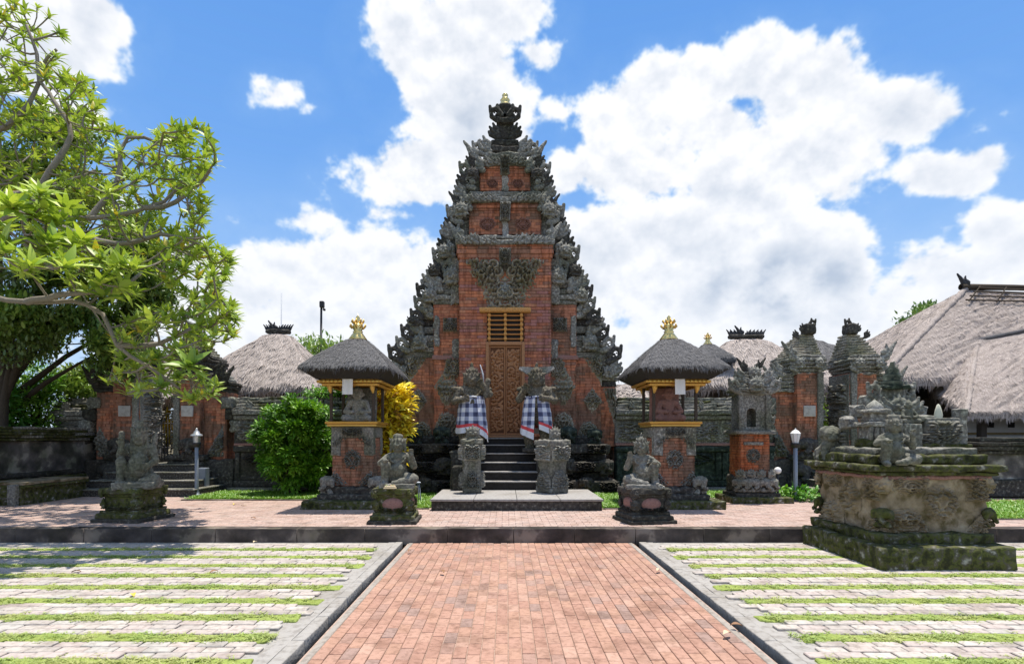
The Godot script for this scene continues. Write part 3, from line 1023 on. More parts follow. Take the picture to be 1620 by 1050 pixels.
func stripes(sd: float, xin: float) -> void:
	var pav := setting("striped_paving")
	var xout := -11.6 if sd < 0 else 13.5
	part("bedding", sheet(minf(xin, xout), maxf(xin, xout), -8.66, 0.5, 0.002, 0.0), M.concrete, pav)
	part("concrete_margin", sheet(minf(xin, xin + sd * 0.10), maxf(xin, xin + sd * 0.10), -8.66, 0.5, 0.008, 0.0), M.concrete, pav)
	var tones := [Color(0.47, 0.43, 0.395), Color(0.45, 0.395, 0.37), Color(0.50, 0.465, 0.43), Color(0.42, 0.385, 0.36), Color(0.465, 0.41, 0.38), Color(0.44, 0.42, 0.395)]
	var rowd := 0.113
	var ln := 0.218
	var all: Array = []
	var lanes := PackedFloat32Array()
	for s in range(-1, 17):
		var zg := -8.03 + s * 0.505   # middle of a grass lane
		if s >= 0:
			lanes.append(zg)
		for r in 3:
			var z := zg + 0.083 + rowd * (r + 0.5)
			if z < -8.655 + rowd * 0.5 or z > 0.4:
				continue
			var x := xin + sd * (rng.randf() * 0.1 + (0.5 * ln if r % 2 else 0.0))
			var ragged := xin + sd * (0.03 + rng.randf() * 0.10)
			while absf(x) < absf(xout) - ln:
				if absf(x) > absf(ragged):
					all.append(Vector3(x + sd * ln * 0.5, 0.0, z))
				x += sd * ln
	all.sort_custom(func(a, b): return absf(a.z + 4.7) + absf(a.x) * 0.35 < absf(b.z + 4.7) + absf(b.x) * 0.35)
	var meshes: Array[ArrayMesh] = []
	for k in tones.size():
		var b := mb()
		b.box(Vector3(0, 0, 0), Vector3(ln - 0.012, 0.05, rowd - 0.010), tones[k], 0.006)
		meshes.append(b.mesh())
	var unit := mb()
	unit.box(Vector3(0, 0, 0), Vector3(ln - 0.012, 0.05, rowd - 0.010), Color.WHITE, 0.006)
	var tr: Array[Transform3D] = []
	var cols := PackedColorArray()
	for i in all.size():
		var p: Vector3 = all[i]
		var k := rng.randi() % tones.size()
		var pos := p + Vector3(rng.randf_range(-0.004, 0.004), -0.002 + rng.randf_range(-0.004, 0.004), rng.randf_range(-0.003, 0.003))
		var basis := Basis.from_euler(Vector3(rng.randf_range(-0.01, 0.01), rng.randf_range(-0.02, 0.02), rng.randf_range(-0.01, 0.01)))
		if i < 300:
			part("paver", meshes[k], M.paver, pav, pos, basis.get_euler())
		else:
			tr.append(Transform3D(basis, pos))
			var c: Color = tones[k]
			cols.append(c.lerp(tones[rng.randi() % tones.size()], 0.4))
	copies("pavers", unit.mesh(), M.paver, pav, tr, cols)
	# turf in the lanes
	var turf := mb()
	for zg in lanes:
		var xs := xin + sd * rng.randf_range(0.05, 0.22)
		turf.rock(Vector3((xs + xout) * 0.5, -0.01, zg), Vector3(absf(xout - xs), 0.062, 0.17), Color.WHITE, 0.02, 0.012, 0.12)
	part("turf_bed", turf.mesh(), M.turf, pav, Vector3.ZERO, Vector3.ZERO, Vector3.ONE, "stuff")
	var tufts: Array[Transform3D] = []
	var tc := PackedColorArray()
	for zg in lanes:
		if zg > -2.6:
			continue
		var n := int(absf(xout - xin) * 240)
		for i in n:
			var x := lerpf(xin + sd * 0.15, xout, rng.randf())
			if sd > 0 and x > 4.3 and zg < -6.6 and x < 6.4:
				continue
			var thin := nz.get_noise_3d(x * 0.8, 3.0, zg * 2.0)
			if rng.randf() < 0.35 + thin * 0.9:
				continue
			var spread := rng.randfn(0.0, 0.055)
			var pos := Vector3(x, 0.015, zg + clampf(spread, -0.13, 0.13))
			var sc := rng.randf_range(0.5, 1.1)
			tufts.append(Transform3D(Basis.from_euler(Vector3(0, rng.randf() * TAU, 0)).scaled(Vector3(sc, sc * 0.42, sc)), pos))
			tc.append(grass_tone(x, zg))
	var gr := copies("grass", tuft_mesh(), M.blade, self, tufts, tc)
	gr.set_meta("label", "grass growing in lanes between the pavers " + ("left of the brick path" if sd < 0 else "right of the brick path"))
	gr.set_meta("category", "grass")

func grass_tone(x: float, z: float) -> Color:
	var n := nz.get_noise_3d(x * 0.7, 8.0, z * 0.7)
	return Color(0.30, 0.41, 0.10).lerp(Color(0.43, 0.46, 0.17), clampf(0.4 + n * 1.3 + rng.randf_range(-0.25, 0.25), 0.0, 1.0))

func tuft_mesh() -> ArrayMesh:
	if P.has("tuft"):
		return P.tuft
	var b := mb()
	var r := RandomNumberGenerator.new()
	r.seed = 77
	for i in 7:
		var a := r.randf() * TAU
		var o := Vector3(r.randf_range(-0.025, 0.025), 0, r.randf_range(-0.025, 0.025))
		var d := Vector3(cos(a), 0, sin(a))
		var s := Vector3(-d.z, 0, d.x) * 0.004
		var mid := o + d * 0.012 + Vector3(0, 0.028, 0)
		var tip := o + d * r.randf_range(0.03, 0.05) + Vector3(0, r.randf_range(0.03, 0.05), 0)
		b.q(o - s, o + s, mid + s, mid - s, Color.WHITE)
		b.t(mid - s, mid + s, tip, Color.WHITE)
	P.tuft = b.mesh()
	return P.tuft

func build_terrace() -> void:
	var ter := setting("terrace")
	var body := mb()
	body.box(Vector3(0.5, TERRACE * 0.5 - 0.06, -13.3), Vector3(26.0, TERRACE + 0.08, 9.0), Color(0.8, 0.75, 0.7))
	part("terrace_body", body.mesh(), M.mortar, ter)
	# front kerb of long dark stones
	var x := -12.6
	while x < 13.4:
		var l := rng.randf_range(0.9, 1.3)
		var b := mb()
		b.rock(Vector3(x + l * 0.5, TERRACE * 0.5 - 0.02, -8.77), Vector3(l - 0.006, TERRACE + 0.044, 0.2), Color.WHITE, 0.012, 0.006, 0.2)
		part("kerb_stone", b.mesh(true), M.kerb, ter)
		x += l
	var tones := [Color(0.46, 0.35, 0.31), Color(0.42, 0.305, 0.27), Color(0.48, 0.375, 0.335), Color(0.44, 0.32, 0.275), Color(0.40, 0.32, 0.29)]
	var unit := mb()
	unit.box(Vector3(0, -0.02, 0), Vector3(0.214, 0.04, 0.104), Color.WHITE, 0.005)
	var tr: Array[Transform3D] = []
	var cols := PackedColorArray()
	var j := 0
	var z := -8.93
	while z > -13.6:
		var xx := -12.5 + (0.11 if j % 2 else 0.0)
		while xx < 13.3:
			if not (z < -12.55 and (xx > -7.2 and xx < -4.0)) and not (z < -11.0 and ((xx > -3.9 and xx < -1.5) or (xx > 1.9 and xx < 2.7))) and not (z < -12.75 and xx > 1.9 and xx < 7.3) and not (z < -9.6 and xx > 7.6):
				tr.append(Transform3D(Basis.from_euler(Vector3(rng.randf_range(-0.008, 0.008), rng.randf_range(-0.01, 0.01), 0)), Vector3(xx, TERRACE + 0.006 + rng.randf_range(-0.003, 0.002), z)))
				var c: Color = tones[rng.randi() % 5]
				cols.append(c.lerp(tones[rng.randi() % 5], 0.4))
			xx += 0.22
		z -= 0.11
		j += 1
	copies("paving_bricks", unit.mesh(), M.paver, ter, tr, cols)
	# lawns behind the paving
	lawn("lawn", -7.2, -4.0, -14.8, -12.62, 2600)
	lawn("lawn", -4.0, -1.5, -14.8, -11.05, 2000)
	lawn("lawn", 1.9, 2.75, -14.8, -11.05, 1400)
	lawn("lawn", 2.75, 7.3, -14.8, -12.8, 2600)
	lawn("lawn", 7.6, 13.3, -12.3, -9.62, 3200)

func lawn(called: String, x0: float, x1: float, z0: float, z1: float, n: int) -> void:
	var l := setting(called)
	part("turf", sheet(x0, x1, z0, z1, TERRACE + 0.0, 0.25, 0.015), M.turf, l)
	var e := mb()
	e.box(Vector3((x0 + x1) * 0.5, TERRACE, z1 + 0.03), Vector3(x1 - x0, 0.05, 0.06), Color.WHITE, 0.008)
	part("lawn_edging", e.mesh(), M.kerb, l)
	var tr: Array[Transform3D] = []
	var tc := PackedColorArray()
	for i in n:
		var x := lerpf(x0, x1, rng.randf())
		var z := lerpf(z0, z1, rng.randf())
		var s := rng.randf_range(0.9, 1.7)
		tr.append(Transform3D(Basis.from_euler(Vector3(0, rng.randf() * TAU, 0)).scaled(Vector3(s, s, s)), Vector3(x, TERRACE + 0.002, z)))
		tc.append(Color(0.12, 0.30, 0.035).lerp(Color(0.22, 0.36, 0.05), rng.randf()))
	copies("grass_blades", tuft_mesh(), M.blade, l, tr, tc)

# ---- the great gate
func build_gate_tower() -> void:
	var g := thing("temple_gate_tower", "tall stepped brick and dark carved stone temple gate with gilded finial and carved door", "temple gate")
	var cx := 799.0
	# core of the middle bay
	var a := span(727, 871, 405, 705, 14.4, 2.6)
	var core := mb()
	core.box(a.get_center(), a.size, Color(0.30, 0.15, 0.10))
	core.courses(Vector3(a.end.x, a.position.y, a.end.z), Vector3(0, 0, -1), 2.6, a.size.y, 0.29, 0.08, rng, BR, nzf)
	core.courses(Vector3(a.position.x, a.position.y, a.position.z), Vector3(0, 0, 1), 2.6, a.size.y, 0.29, 0.08, rng, BR, nzf)
	part("core_wall", core.mesh(), M.brick, g, Vector3.ZERO, Vector3.ZERO, Vector3.ONE, "stuff")
	# its face, brick by brick
	var xl := a.position.x
	var xr := a.end.x
	var y := 1.62
	var j := 0
	var top := a.end.y - 0.02
	var rest := mb()
	var cnt := 0
	while y < top:
		var x := xl - (0.15 if j % 2 else 0.0)
		while x < xr - 0.03:
			var x0 := maxf(x, xl)
			var x1 := minf(x + 0.30, xr)
			x += 0.30
			if x1 - x0 < 0.05:
				continue
			if x1 > -0.50 and x0 < 0.46 and y < 4.78:
				if x0 < -0.50:
					x1 = minf(x1, -0.49)
				elif x1 > 0.46:
					x0 = maxf(x0, 0.45)
				else:
					continue
				if x1 - x0 < 0.05:
					continue
			var pos := Vector3((x0 + x1) * 0.5, y + 0.04, a.end.z + rng.randf_range(-0.004, 0.003))
			var k := rng.randi() % 6
			if nzf.get_noise_3d(pos.x * 1.5, pos.y * 4.0, 3.0) > 0.12:
				k = [4, 5, 2][rng.randi() % 3]
			if cnt < 300 and not (y > 4.95 and absf(pos.x) < 0.7):
				part("brick", P["brick%d" % k], M.brick, g, pos, Vector3(0, 0, rng.randf_range(-0.004, 0.004)), Vector3((x1 - x0) / 0.30, 1, 1))
				cnt += 1
			else:
				rest.box(pos + Vector3(0, 0, 0.02), Vector3(x1 - x0 - 0.006, 0.074, 0.05), BR[k % 5], 0.005)
		y += 0.08
		j += 1
	part("bricks_behind_carving", rest.mesh(), M.brick, g, Vector3.ZERO, Vector3.ZERO, Vector3.ONE, "stuff")
	# carved crest over the door
	part("carved_crest", P.vee, M.carved, g, at(799, 452, 14.4) + Vector3(0, 0, 0.035))
	var mk := part("guardian_mask", P.mask, M.stone, g, at(799, 466, 14.4) + Vector3(0, 0, 0.12), Vector3.ZERO, Vector3(0.4, 0.36, 0.4))
	mk.set_meta("label", "dark carved guardian face above the door")
	# cornices of the middle bay
	for c in [[401, 408, 74, 14.36], [394, 401, 76, 14.33], [386, 394, 75, 14.36]]:
		brick_span("brick_cornice", g, cx - c[2], cx + c[2], c[0], c[1], c[3], 2.7)
	rock_span("stone_cornice", g, cx - 79, cx + 79, 378, 386, 14.3, 2.8, M.stone, 0.03, 0.02)
	rock_span("stone_cornice", g, cx - 72, cx + 72, 371, 378, 14.5, 2.4, M.stone, 0.03, 0.025)
	# second storey
	brick_span("upper_brickwork", g, cx - 56, cx + 56, 333, 371, 14.85, 1.9)
	for c in [[329, 333, 57, 14.82], [324, 329, 59, 14.78], [319, 324, 58, 14.82]]:
		brick_span("brick_cornice", g, cx - c[2], cx + c[2], c[0], c[1], c[3], 2.0)
	rock_span("stone_cornice", g, cx - 64, cx + 64, 311, 319, 14.72, 2.1, M.stone, 0.03, 0.02)
	rock_span("stone_cornice", g, cx - 56, cx + 56, 302, 311, 14.9, 1.7, M.stone, 0.04, 0.03)
	# third storey
	brick_span("upper_brickwork", g, cx - 39, cx + 39, 266, 302, 15.15, 1.3)
	brick_span("brick_cornice", g, cx - 41, cx + 41, 262, 267, 15.12, 1.36)
	rock_span("stone_cornice", g, cx - 47, cx + 47, 252, 262, 15.05, 1.5, M.stone, 0.04, 0.03)
	rock_span("stone_cornice", g, cx - 34, cx + 34, 240, 252, 15.2, 1.2, M.stone, 0.05, 0.035)
	# crown
	rock_span("crown_block", g, cx - 30, cx + 30, 230, 240, 15.3, 1.1, M.dark, 0.05, 0.03)
	rock_span("crown_block", g, cx - 22, cx + 22, 220, 230, 15.5, 0.8, M.dark, 0.04, 0.02)
	rock_span("crown_block", g, cx - 12, cx + 12, 192, 220, 15.6, 0.55, M.dark, 0.05, 0.02)
	rock_span("crown_block", g, cx - 14, cx + 14, 184, 193, 15.5, 0.7, M.dark, 0.04, 0.015)
	var cr := mb()
	var base := at(cx, 185, 15.85)
	cr.lathe(base, PackedVector2Array([Vector2(0.17, 0), Vector2(0.14, 0.06), Vector2(0.15, 0.15), Vector2(0.21, 0.25), Vector2(0.19, 0.29), Vector2(0.0, 0.30)]), 12, Color.WHITE, 0.3)
	part("crown_block", cr.mesh(true), M.dark, g)
	var fin := mb()
	fin.lathe(base + Vector3(0, 0.29, 0), PackedVector2Array([Vector2(0.17, 0), Vector2(0.16, 0.05), Vector2(0.13, 0.10), Vector2(0.12, 0.14), Vector2(0.14, 0.17), Vector2(0.10, 0.22), Vector2(0.07, 0.28), Vector2(0.09, 0.31), Vector2(0.05, 0.36), Vector2(0.0, 0.40)]), 10)
	part("finial", fin.mesh(true), M.brass, g)
	for sd in [-1.0, 1.0]:
		ear(g, at(cx + sd * 8, 192, 15.6), 0.44, sd, 0, M.dark)
		ear(g, at(cx + sd * 12, 218, 15.6), 0.40, sd, 1, M.dark)
		ear(g, at(cx + sd * 27, 240, 15.3), 0.42, sd, 1, M.stone)
		ear(g, at(cx + sd * 45, 252, 15.2), 0.46, sd, 2, M.stone)
		ear(g, at(cx + sd * 38, 244, 15.25), 0.36, sd, 0, M.stone)
		rock_span("corner_block", g, minf(cx + sd * 38, cx + sd * 60), maxf(cx + sd * 38, cx + sd * 60), 258, 303, 15.2, 1.1, M.stone, 0.05, 0.035, 0.1)
		rock_span("corner_block", g, minf(cx + sd * 55, cx + sd * 82), maxf(cx + sd * 55, cx + sd * 82), 318, 373, 14.95, 1.6, M.stone, 0.05, 0.035, 0.1)
	# tongues of carved stone down the middle
	for c in [[392, 420, 9, 14.28], [418, 428, 7, 14.34], [318, 348, 8, 14.7], [348, 374, 5, 14.8], [244, 275, 7, 15.02], [275, 302, 5, 15.1]]:
		rock_span("carved_tongue", g, cx - c[2], cx + c[2], c[0], c[1], c[3], 0.16, M.stone if c[2] > 6 else M.pale, 0.03, 0.025, 0.08)
		if c[2] > 6:
			carve(g, "rect1", at(cx, (c[0] + c[1]) * 0.5, c[3]) + Vector3(0, 0, 0.01), c[2] * 2.0 / 62.0, (c[1] - c[0]) / 62.0, M.stone, 0.0, 0.8)
	for sd in [-1.0, 1.0]:
		for c in [[28, 355, 14.85, 26, 20], [20, 291, 15.15, 18, 14]]:
			carve(g, "round1", at(cx + sd * c[0], c[1], c[2]) + Vector3(0, 0, 0.02), c[3] / 60.0, c[4] / 60.0, M.rose, 0, 0.5, "medallion")
	# small upright ornaments breaking the cornice lines
	for c in [[381, 70, 14.27, 0.22, 7], [314, 56, 14.69, 0.2, 6], [255, 38, 15.02, 0.18, 4]]:
		for k in c[4]:
			for sd in [-1.0, 1.0]:
				var f: float = (k + 0.5) / c[4]
				var s: float = c[3] * rng.randf_range(0.7, 1.15)
				if f > 0.12:
					ear(g, at(cx + sd * f * c[1], c[0] + 3.0, c[2]), s, sd, rng.randi() % 3, M.stone, "leaf_ornament", rng.randf_range(-0.3, 0.3))
	# stepped shoulders of dark stone
	var prof := [Vector2(225, 30), Vector2(262, 46), Vector2(300, 56), Vector2(320, 66), Vector2(372, 84), Vector2(392, 90), Vector2(420, 100), Vector2(450, 113), Vector2(480, 125), Vector2(510, 138), Vector2(540, 154), Vector2(562, 166), Vector2(605, 174)]
	var yy := 254.0
	var i := 0
	while yy < 600:
		var hh := 0.0
		for k in prof.size() - 1:
			if yy + 8 >= prof[k].x and yy + 8 < prof[k + 1].x:
				hh = lerpf(prof[k].y, prof[k + 1].y, (yy + 8 - prof[k].x) / (prof[k + 1].x - prof[k].x))
		var zf := 15.35 - clampf((yy - 250) / 200.0, 0, 1) * 0.45
		var dep := 0.9 + clampf((yy - 250) / 200.0, 0, 1) * 0.8
		var st := rng.randf_range(10, 14)
		var mat: Material = M.stone if i % 3 else M.dark
		for sd in [-1.0, 1.0]:
			var inner := maxf(30.0, hh - 60.0)
			rock_span("shoulder_stone", g, minf(cx + sd * inner, cx + sd * (hh - (i % 2) * 5)), maxf(cx + sd * inner, cx + sd * (hh - (i % 2) * 5)), yy, yy + st - 1.0, zf + (i % 2) * 0.07, dep, mat, 0.04, 0.025, 0.2)
		yy += st
		i += 1
	# ears up the silhouette
	var ears := [[738, 258, 1, 20], [732, 275, 0, 24], [727, 292, 1, 25], [723, 309, 1, 24], [719, 326, 2, 24], [713, 345, 0, 27], [706, 358, 1, 25], [702, 372, 1, 26], [696, 392, 1, 26], [690, 412, 0, 26], [684, 433, 1, 25], [674, 452, 1, 27], [666, 470, 0, 26], [661, 488, 0, 25], [655, 508, 0, 24], [647, 520, 1, 24], [640, 533, 0, 24], [632, 551, 0, 25], [622, 568, 0, 27], [618, 588, 1, 25]]
	for n in ears.size():
		var e: Array = ears[n]
		for sd in [-1.0, 1.0]:
			var px: float = cx + sd * (cx - e[0]) - sd * 10.0
			var z := 15.1 - clampf((e[1] - 260.0) / 200.0, 0, 1) * 0.3
			var s: float = e[3] / 62.0 * rng.randf_range(0.92, 1.12)
			ear(g, at(px, e[1] + 4.0, z), s, sd, e[2], M.stone if n % 2 else M.dark)
			ear(g, at(px, e[1] + 4.0, z) + Vector3(0, 0, -1.2), s, sd, (e[2] + 1) % 3, M.dark)
	# forward ornaments on the shoulders
	for c in [[45, 262, 15.0, 24, 1], [60, 290, 14.95, 24, 0], [66, 322, 14.8, 28, 1], [80, 345, 14.78, 26, 0], [78, 372, 14.6, 30, 2], [92, 398, 14.75, 28, 1], [92, 428, 14.7, 30, 0], [112, 452, 14.72, 28, 1], [126, 492, 14.8, 26, 0], [142, 520, 14.82, 26, 1], [160, 560, 14.9, 24, 1]]:
		for sd in [-1.0, 1.0]:
			ear(g, at(cx + sd * (c[0] - 8), c[1] + 8, c[2]), c[3] / 62.0, sd, c[4], M.stone, "leaf_ornament", 0.5 * sd)
	for c in [[84, 440, 14.62, 0.42], [120, 470, 14.7, 0.36], [96, 400, 14.72, 0.34], [70, 335, 14.75, 0.36], [52, 278, 14.98, 0.32], [136, 545, 14.78, 0.4], [166, 590, 14.85, 0.34], [112, 430, 14.75, 0.3], [145, 510, 14.8, 0.3]]:
		for sd in [-1.0, 1.0]:
			part("guardian_mask", P.mask, M.stone if c[3] > 0.33 else M.dark, g, at(cx + sd * c[0], c[1], c[2]), Vector3(0, sd * 0.25, 0), Vector3.ONE * c[3])
	# side bays
	for sd in [-1.0, 1.0]:
		var X := func(h0: float, h1: float) -> Array: return [minf(cx + sd * h0, cx + sd * h1), maxf(cx + sd * h0, cx + sd * h1)]
		var r: Array = X.call(71.0, 112.0)
		brick_span("side_brickwork", g, r[0], r[1], 482, 700, 14.72, 2.0, 0.5)
		for c in [[474, 482, 114, 14.68, 0], [466, 474, 116, 14.64, 1], [457, 466, 112, 14.7, 0], [449, 457, 107, 14.76, 1]]:
			r = X.call(71.0, float(c[2]))
			rock_span("bay_cap", g, r[0], r[1], c[0], c[1] - 0.6, c[3], 1.9, M.stone if c[4] else M.grey, 0.025, 0.015)
		r = X.call(71.0, 86.0)
		rock_span("stone_strip", g, r[0], r[1], 408, 480, 14.6, 0.5, M.stone, 0.03, 0.03, 0.12)
		r = X.call(104.0, 113.0)
		rock_span("stone_strip", g, r[0], r[1], 500, 548, 14.66, 0.4, M.stone, 0.03, 0.03, 0.12)
		r = X.call(71.0, 84.0)
		rock_span("stone_strip", g, r[0], r[1], 536, 566, 14.64, 0.4, M.stone, 0.03, 0.02, 0.12)
		carve(g, "rect2", at(cx + sd * 87, 514, 14.72) + Vector3(0, 0, 0.03), 0.36, 0.36, M.stone, 0, 0.8, "medallion")
		rock_span("brick_string_course", g, minf(cx + sd * 71, cx + sd * 116), maxf(cx + sd * 71, cx + sd * 116), 562, 569, 14.66, 0.5, M.rose, 0.02, 0.012)
		carve(g, "diamond0", at(cx + sd * 92, 612, 14.72) + Vector3(0, 0, 0.02), 0.66, 1.15, M.carved, 0, 0.8)
		carve(g, "round0", at(cx + sd * 82, 580, 14.72) + Vector3(0, 0, 0.02), 0.42, 0.62, M.carved, 0, 0.8)
		carve(g, "arch", at(cx + sd * 92, 672, 14.72) + Vector3(0, 0, 0.02), 0.66, 0.7, M.carved, 0, 0.8)
		r = X.call(112.0, 151.0)
		brick_span("side_brickwork", g, r[0], r[1], 566, 704, 14.86, 1.7, 0.55)
		for c in [[557, 566, 153, 0], [549, 557, 156, 1], [540, 549, 152, 0], [531, 540, 146, 1]]:
			r = X.call(110.0, float(c[2]))
			rock_span("bay_cap", g, r[0], r[1], c[0], c[1] - 0.6, 14.84 - 0.03 * c[3], 1.6, M.stone if c[3] else M.grey, 0.025, 0.015)
		part("carved_panel", P.corner, M.carved, g, at(cx + sd * 138, 588, 14.86) + Vector3(0, 0, 0.02), Vector3.ZERO, Vector3(-sd * 0.5, 0.72, 1))
		carve(g, "diamond1", at(cx + sd * 138, 634, 14.86) + Vector3(0, 0, 0.02), 0.5, 0.7, M.carved, 0, 0.8)
		carve(g, "arch", at(cx + sd * 132, 684, 14.86) + Vector3(0, 0, 0.02), 0.62, 0.6, M.carved, 0, 0.8)
		r = X.call(151.0, 174.0)
		brick_span("side_brickwork", g, r[0], r[1], 612, 706, 15.0, 1.4, 0.6)
		for c in [[603, 612, 176, 0], [595, 603, 180, 1], [587, 595, 182, 0], [578, 587, 176, 1], [570, 578, 168, 0]]:
			r = X.call(149.0, float(c[2]))
			rock_span("bay_cap", g, r[0], r[1], c[0], c[1] - 0.6, 14.98 - 0.03 * c[3], 1.3, M.stone if c[3] else M.dark, 0.025, 0.015)
		part("carved_panel", P.corner, M.carved, g, at(cx + sd * 165, 650, 15.0) + Vector3(0, 0, 0.02), Vector3(0, 0, 0), Vector3(-sd * 0.36, 1.2, 1))
		# raking brick wings at the foot
		for c in [[172, 184, 655], [184, 196, 672], [196, 206, 690]]:
			r = X.call(float(c[0]), float(c[1]))
			brick_span("raking_wing", g, r[0], r[1], c[2], 765, 15.1, 0.9, 0.7)
			rock_span("wing_coping", g, r[0] - 1.0, r[1] + 1.0, c[2] - 7.0, c[2], 15.06, 1.0, M.stone, 0.02, 0.015)
		# plinth courses of black stone
		for c in [[690, 702, 152, 14.6, 0], [702, 718, 166, 14.2, 1], [718, 730, 158, 14.32, 0], [730, 747, 172, 14.05, 1], [747, 760, 163, 14.2, 0], [760, 779, 180, 13.9, 1]]:
			r = X.call(44.0, float(c[2]))
			rock_span("plinth_course", g, r[0], r[1], c[0], c[1] - 0.5, c[3], 2.4, M.dark, 0.04, 0.02, 0.2)
		for c in [[100, 690, 14.35, 0.36], [142, 692, 14.4, 0.32], [96, 739, 14.1, 0.36], [160, 740, 14.1, 0.32], [128, 768, 13.92, 0.30]]:
			part("beast_head", P.beast, M.dark if c[1] > 700 else M.green, g, at(cx + sd * c[0], c[1], c[2]), Vector3(0, sd * 0.3, 0), Vector3(sd, 1, 1) * c[3])
		for c in [[110, 724, 14.32, 0.9, 0.19], [145, 710, 14.2, 0.5, 0.22], [100, 753, 14.2, 0.9, 0.19], [128, 738, 14.05, 0.5, 0.24], [90, 770, 13.9, 0.6, 0.26], [165, 770, 13.9, 0.5, 0.26], [85, 710, 14.2, 0.5, 0.22]]:
			carve(g, "rect%d" % (rng.randi() % 4), at(cx + sd * c[0], c[1], c[2]) + Vector3(0, 0, 0.01), c[3], c[4], M.dark)
	build_door(g)

func build_door(g: Node3D) -> void:
	var z := -14.4 + 0.03
	var y0 := 1.6
	var d := Node3D.new()
	# frame
	var fr := mb()
	for x in [-0.475, 0.425]:
		fr.box(Vector3(x, y0 + 1.20, z + 0.05), Vector3(0.08, 2.4, 0.16), Color.WHITE, 0.012)
	fr.box(Vector3(-0.025, y0 + 2.36, z + 0.05), Vector3(0.82, 0.09, 0.158), Color.WHITE, 0.012)
	fr.box(Vector3(-0.025, y0 + 0.03, z + 0.05), Vector3(0.82, 0.06, 0.158), Color.WHITE, 0.012)
	part("door_frame", fr.mesh(), M.wood, g)
	var back := mb()
	back.box(Vector3(-0.025, y0 + 1.55, z - 0.02), Vector3(0.98, 3.1, 0.06), Color(0.3, 0.25, 0.22))
	part("door_backing", back.mesh(), M.wood, g)
	for sd in [-1.0, 1.0]:
		var cxx: float = -0.025 + sd * 0.205
		var lf := mb()
		lf.box(Vector3(cxx, y0 + 1.19, z + 0.035), Vector3(0.40, 2.25, 0.05), Color(0.3, 0.25, 0.22), 0.006)
		for x in [-0.185, 0.185]:
			lf.box(Vector3(cxx + x, y0 + 1.19, z + 0.066), Vector3(0.028, 2.25, 0.02), Color(1.0, 0.95, 0.9), 0.004)
		for yy in [0.09, 2.28]:
			lf.box(Vector3(cxx, y0 + yy, z + 0.066), Vector3(0.338, 0.04, 0.019), Color(1.0, 0.95, 0.9), 0.004)
		var leaf := part("door_leaf", lf.mesh(), M.wood, g)
		part("carved_scrolls", carving(0.33, 2.12, 0.075, "rect", 60 + int(sd), 0.011, false, 26.0), M.wood, leaf, Vector3(cxx, y0 + 1.19, z + 0.064))
	# openwork above the door
	var yb := y0 + 2.42
	var gr := mb()
	for x in [-0.43, -0.025, 0.38]:
		for k in 6:
			gr.box(Vector3(x, yb + 0.06 + k * 0.118, z + 0.09), Vector3(0.085, 0.07, 0.09), Color(1, 0.95, 0.8), 0.015)
		gr.box(Vector3(x, yb + 0.36, z + 0.06), Vector3(0.05, 0.72, 0.05), Color(1, 1, 1), 0.006)
	part("transom_posts", gr.mesh(), M.gilt, g)
	for k in 6:
		var sl := mb()
		sl.box(Vector3(-0.025, yb + 0.06 + k * 0.118, z + 0.045), Vector3(0.86, 0.035, 0.07), Color.WHITE, 0.008)
		part("transom_slat", sl.mesh(), M.goldwood, g)
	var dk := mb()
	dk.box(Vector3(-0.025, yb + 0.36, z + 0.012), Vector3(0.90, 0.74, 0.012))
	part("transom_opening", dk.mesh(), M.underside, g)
	var li := mb()
	li.box(Vector3(-0.03, yb + 0.775, z + 0.09), Vector3(1.29, 0.115, 0.2), Color.WHITE, 0.02)
	for k in 16:
		li.box(Vector3(-0.03 - 0.59 + k * 0.0787, yb + 0.775, z + 0.19), Vector3(0.05, 0.06, 0.03), Color(1, 1, 1), 0.012)
	part("lintel", li.mesh(), M.gilt, g)
	d.free()

func build_gate_stairs() -> void:
	var s := thing("stone_staircase", "steep black stone staircase with pale worn treads climbing to the carved door", "stairs")
	for k in 6:
		var h0 := 0.43 + 0.2 * k
		var h := 0.2 if k < 5 else 0.165
		var z := -12.62 - 0.28 * k
		var w := 1.40 - 0.05 * k
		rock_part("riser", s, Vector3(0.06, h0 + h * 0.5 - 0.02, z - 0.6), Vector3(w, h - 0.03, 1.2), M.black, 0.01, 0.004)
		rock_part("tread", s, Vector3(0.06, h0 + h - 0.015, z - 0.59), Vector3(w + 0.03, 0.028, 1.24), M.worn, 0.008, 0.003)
	rock_part("riser", s, Vector3(-0.02, 0.82, -14.6), Vector3(1.2, 1.5, 1.1), M.black, 0.02, 0.006)
	for sd in [-1.0, 1.0]:
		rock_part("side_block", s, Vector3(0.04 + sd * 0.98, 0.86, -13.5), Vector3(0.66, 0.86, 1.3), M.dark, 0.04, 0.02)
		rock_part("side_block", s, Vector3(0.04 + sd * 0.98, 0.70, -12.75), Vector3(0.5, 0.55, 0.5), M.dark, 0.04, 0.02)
	var l := thing("stone_landing", "low dark stone landing with grey slab top at the foot of the stairs", "landing")
	rock_part("landing_body", l, Vector3(0.2, 0.30, -11.75), Vector3(3.24, 0.2, 1.96), M.dark, 0.02, 0.008)
	for i in 4:
		rock_part("top_slab", l, Vector3(0.2 - 1.23 + 0.82 * i, 0.415, -11.75), Vector3(0.814, 0.045, 2.03), M.worn, 0.012, 0.003, 0.3)
	# carved urn-shaped blocks before the stairs
	var u := thing("carved_stair_block", "slim weathered carved stone block left of the stairs, straight and narrow", "carved block", Vector3(-0.73, 0.437, -12.0), 0.1, "carved blocks flanking the stairs")
	stair_block(u, 0.41, 1.16, 0.80)
	var v := thing("carved_stair_block", "broad weathered carved stone block right of the stairs, flaring towards its top", "carved block", Vector3(0.98, 0.437, -12.05), 0.62, "carved blocks flanking the stairs")
	stair_block(v, 0.54, 1.14, 0.64)

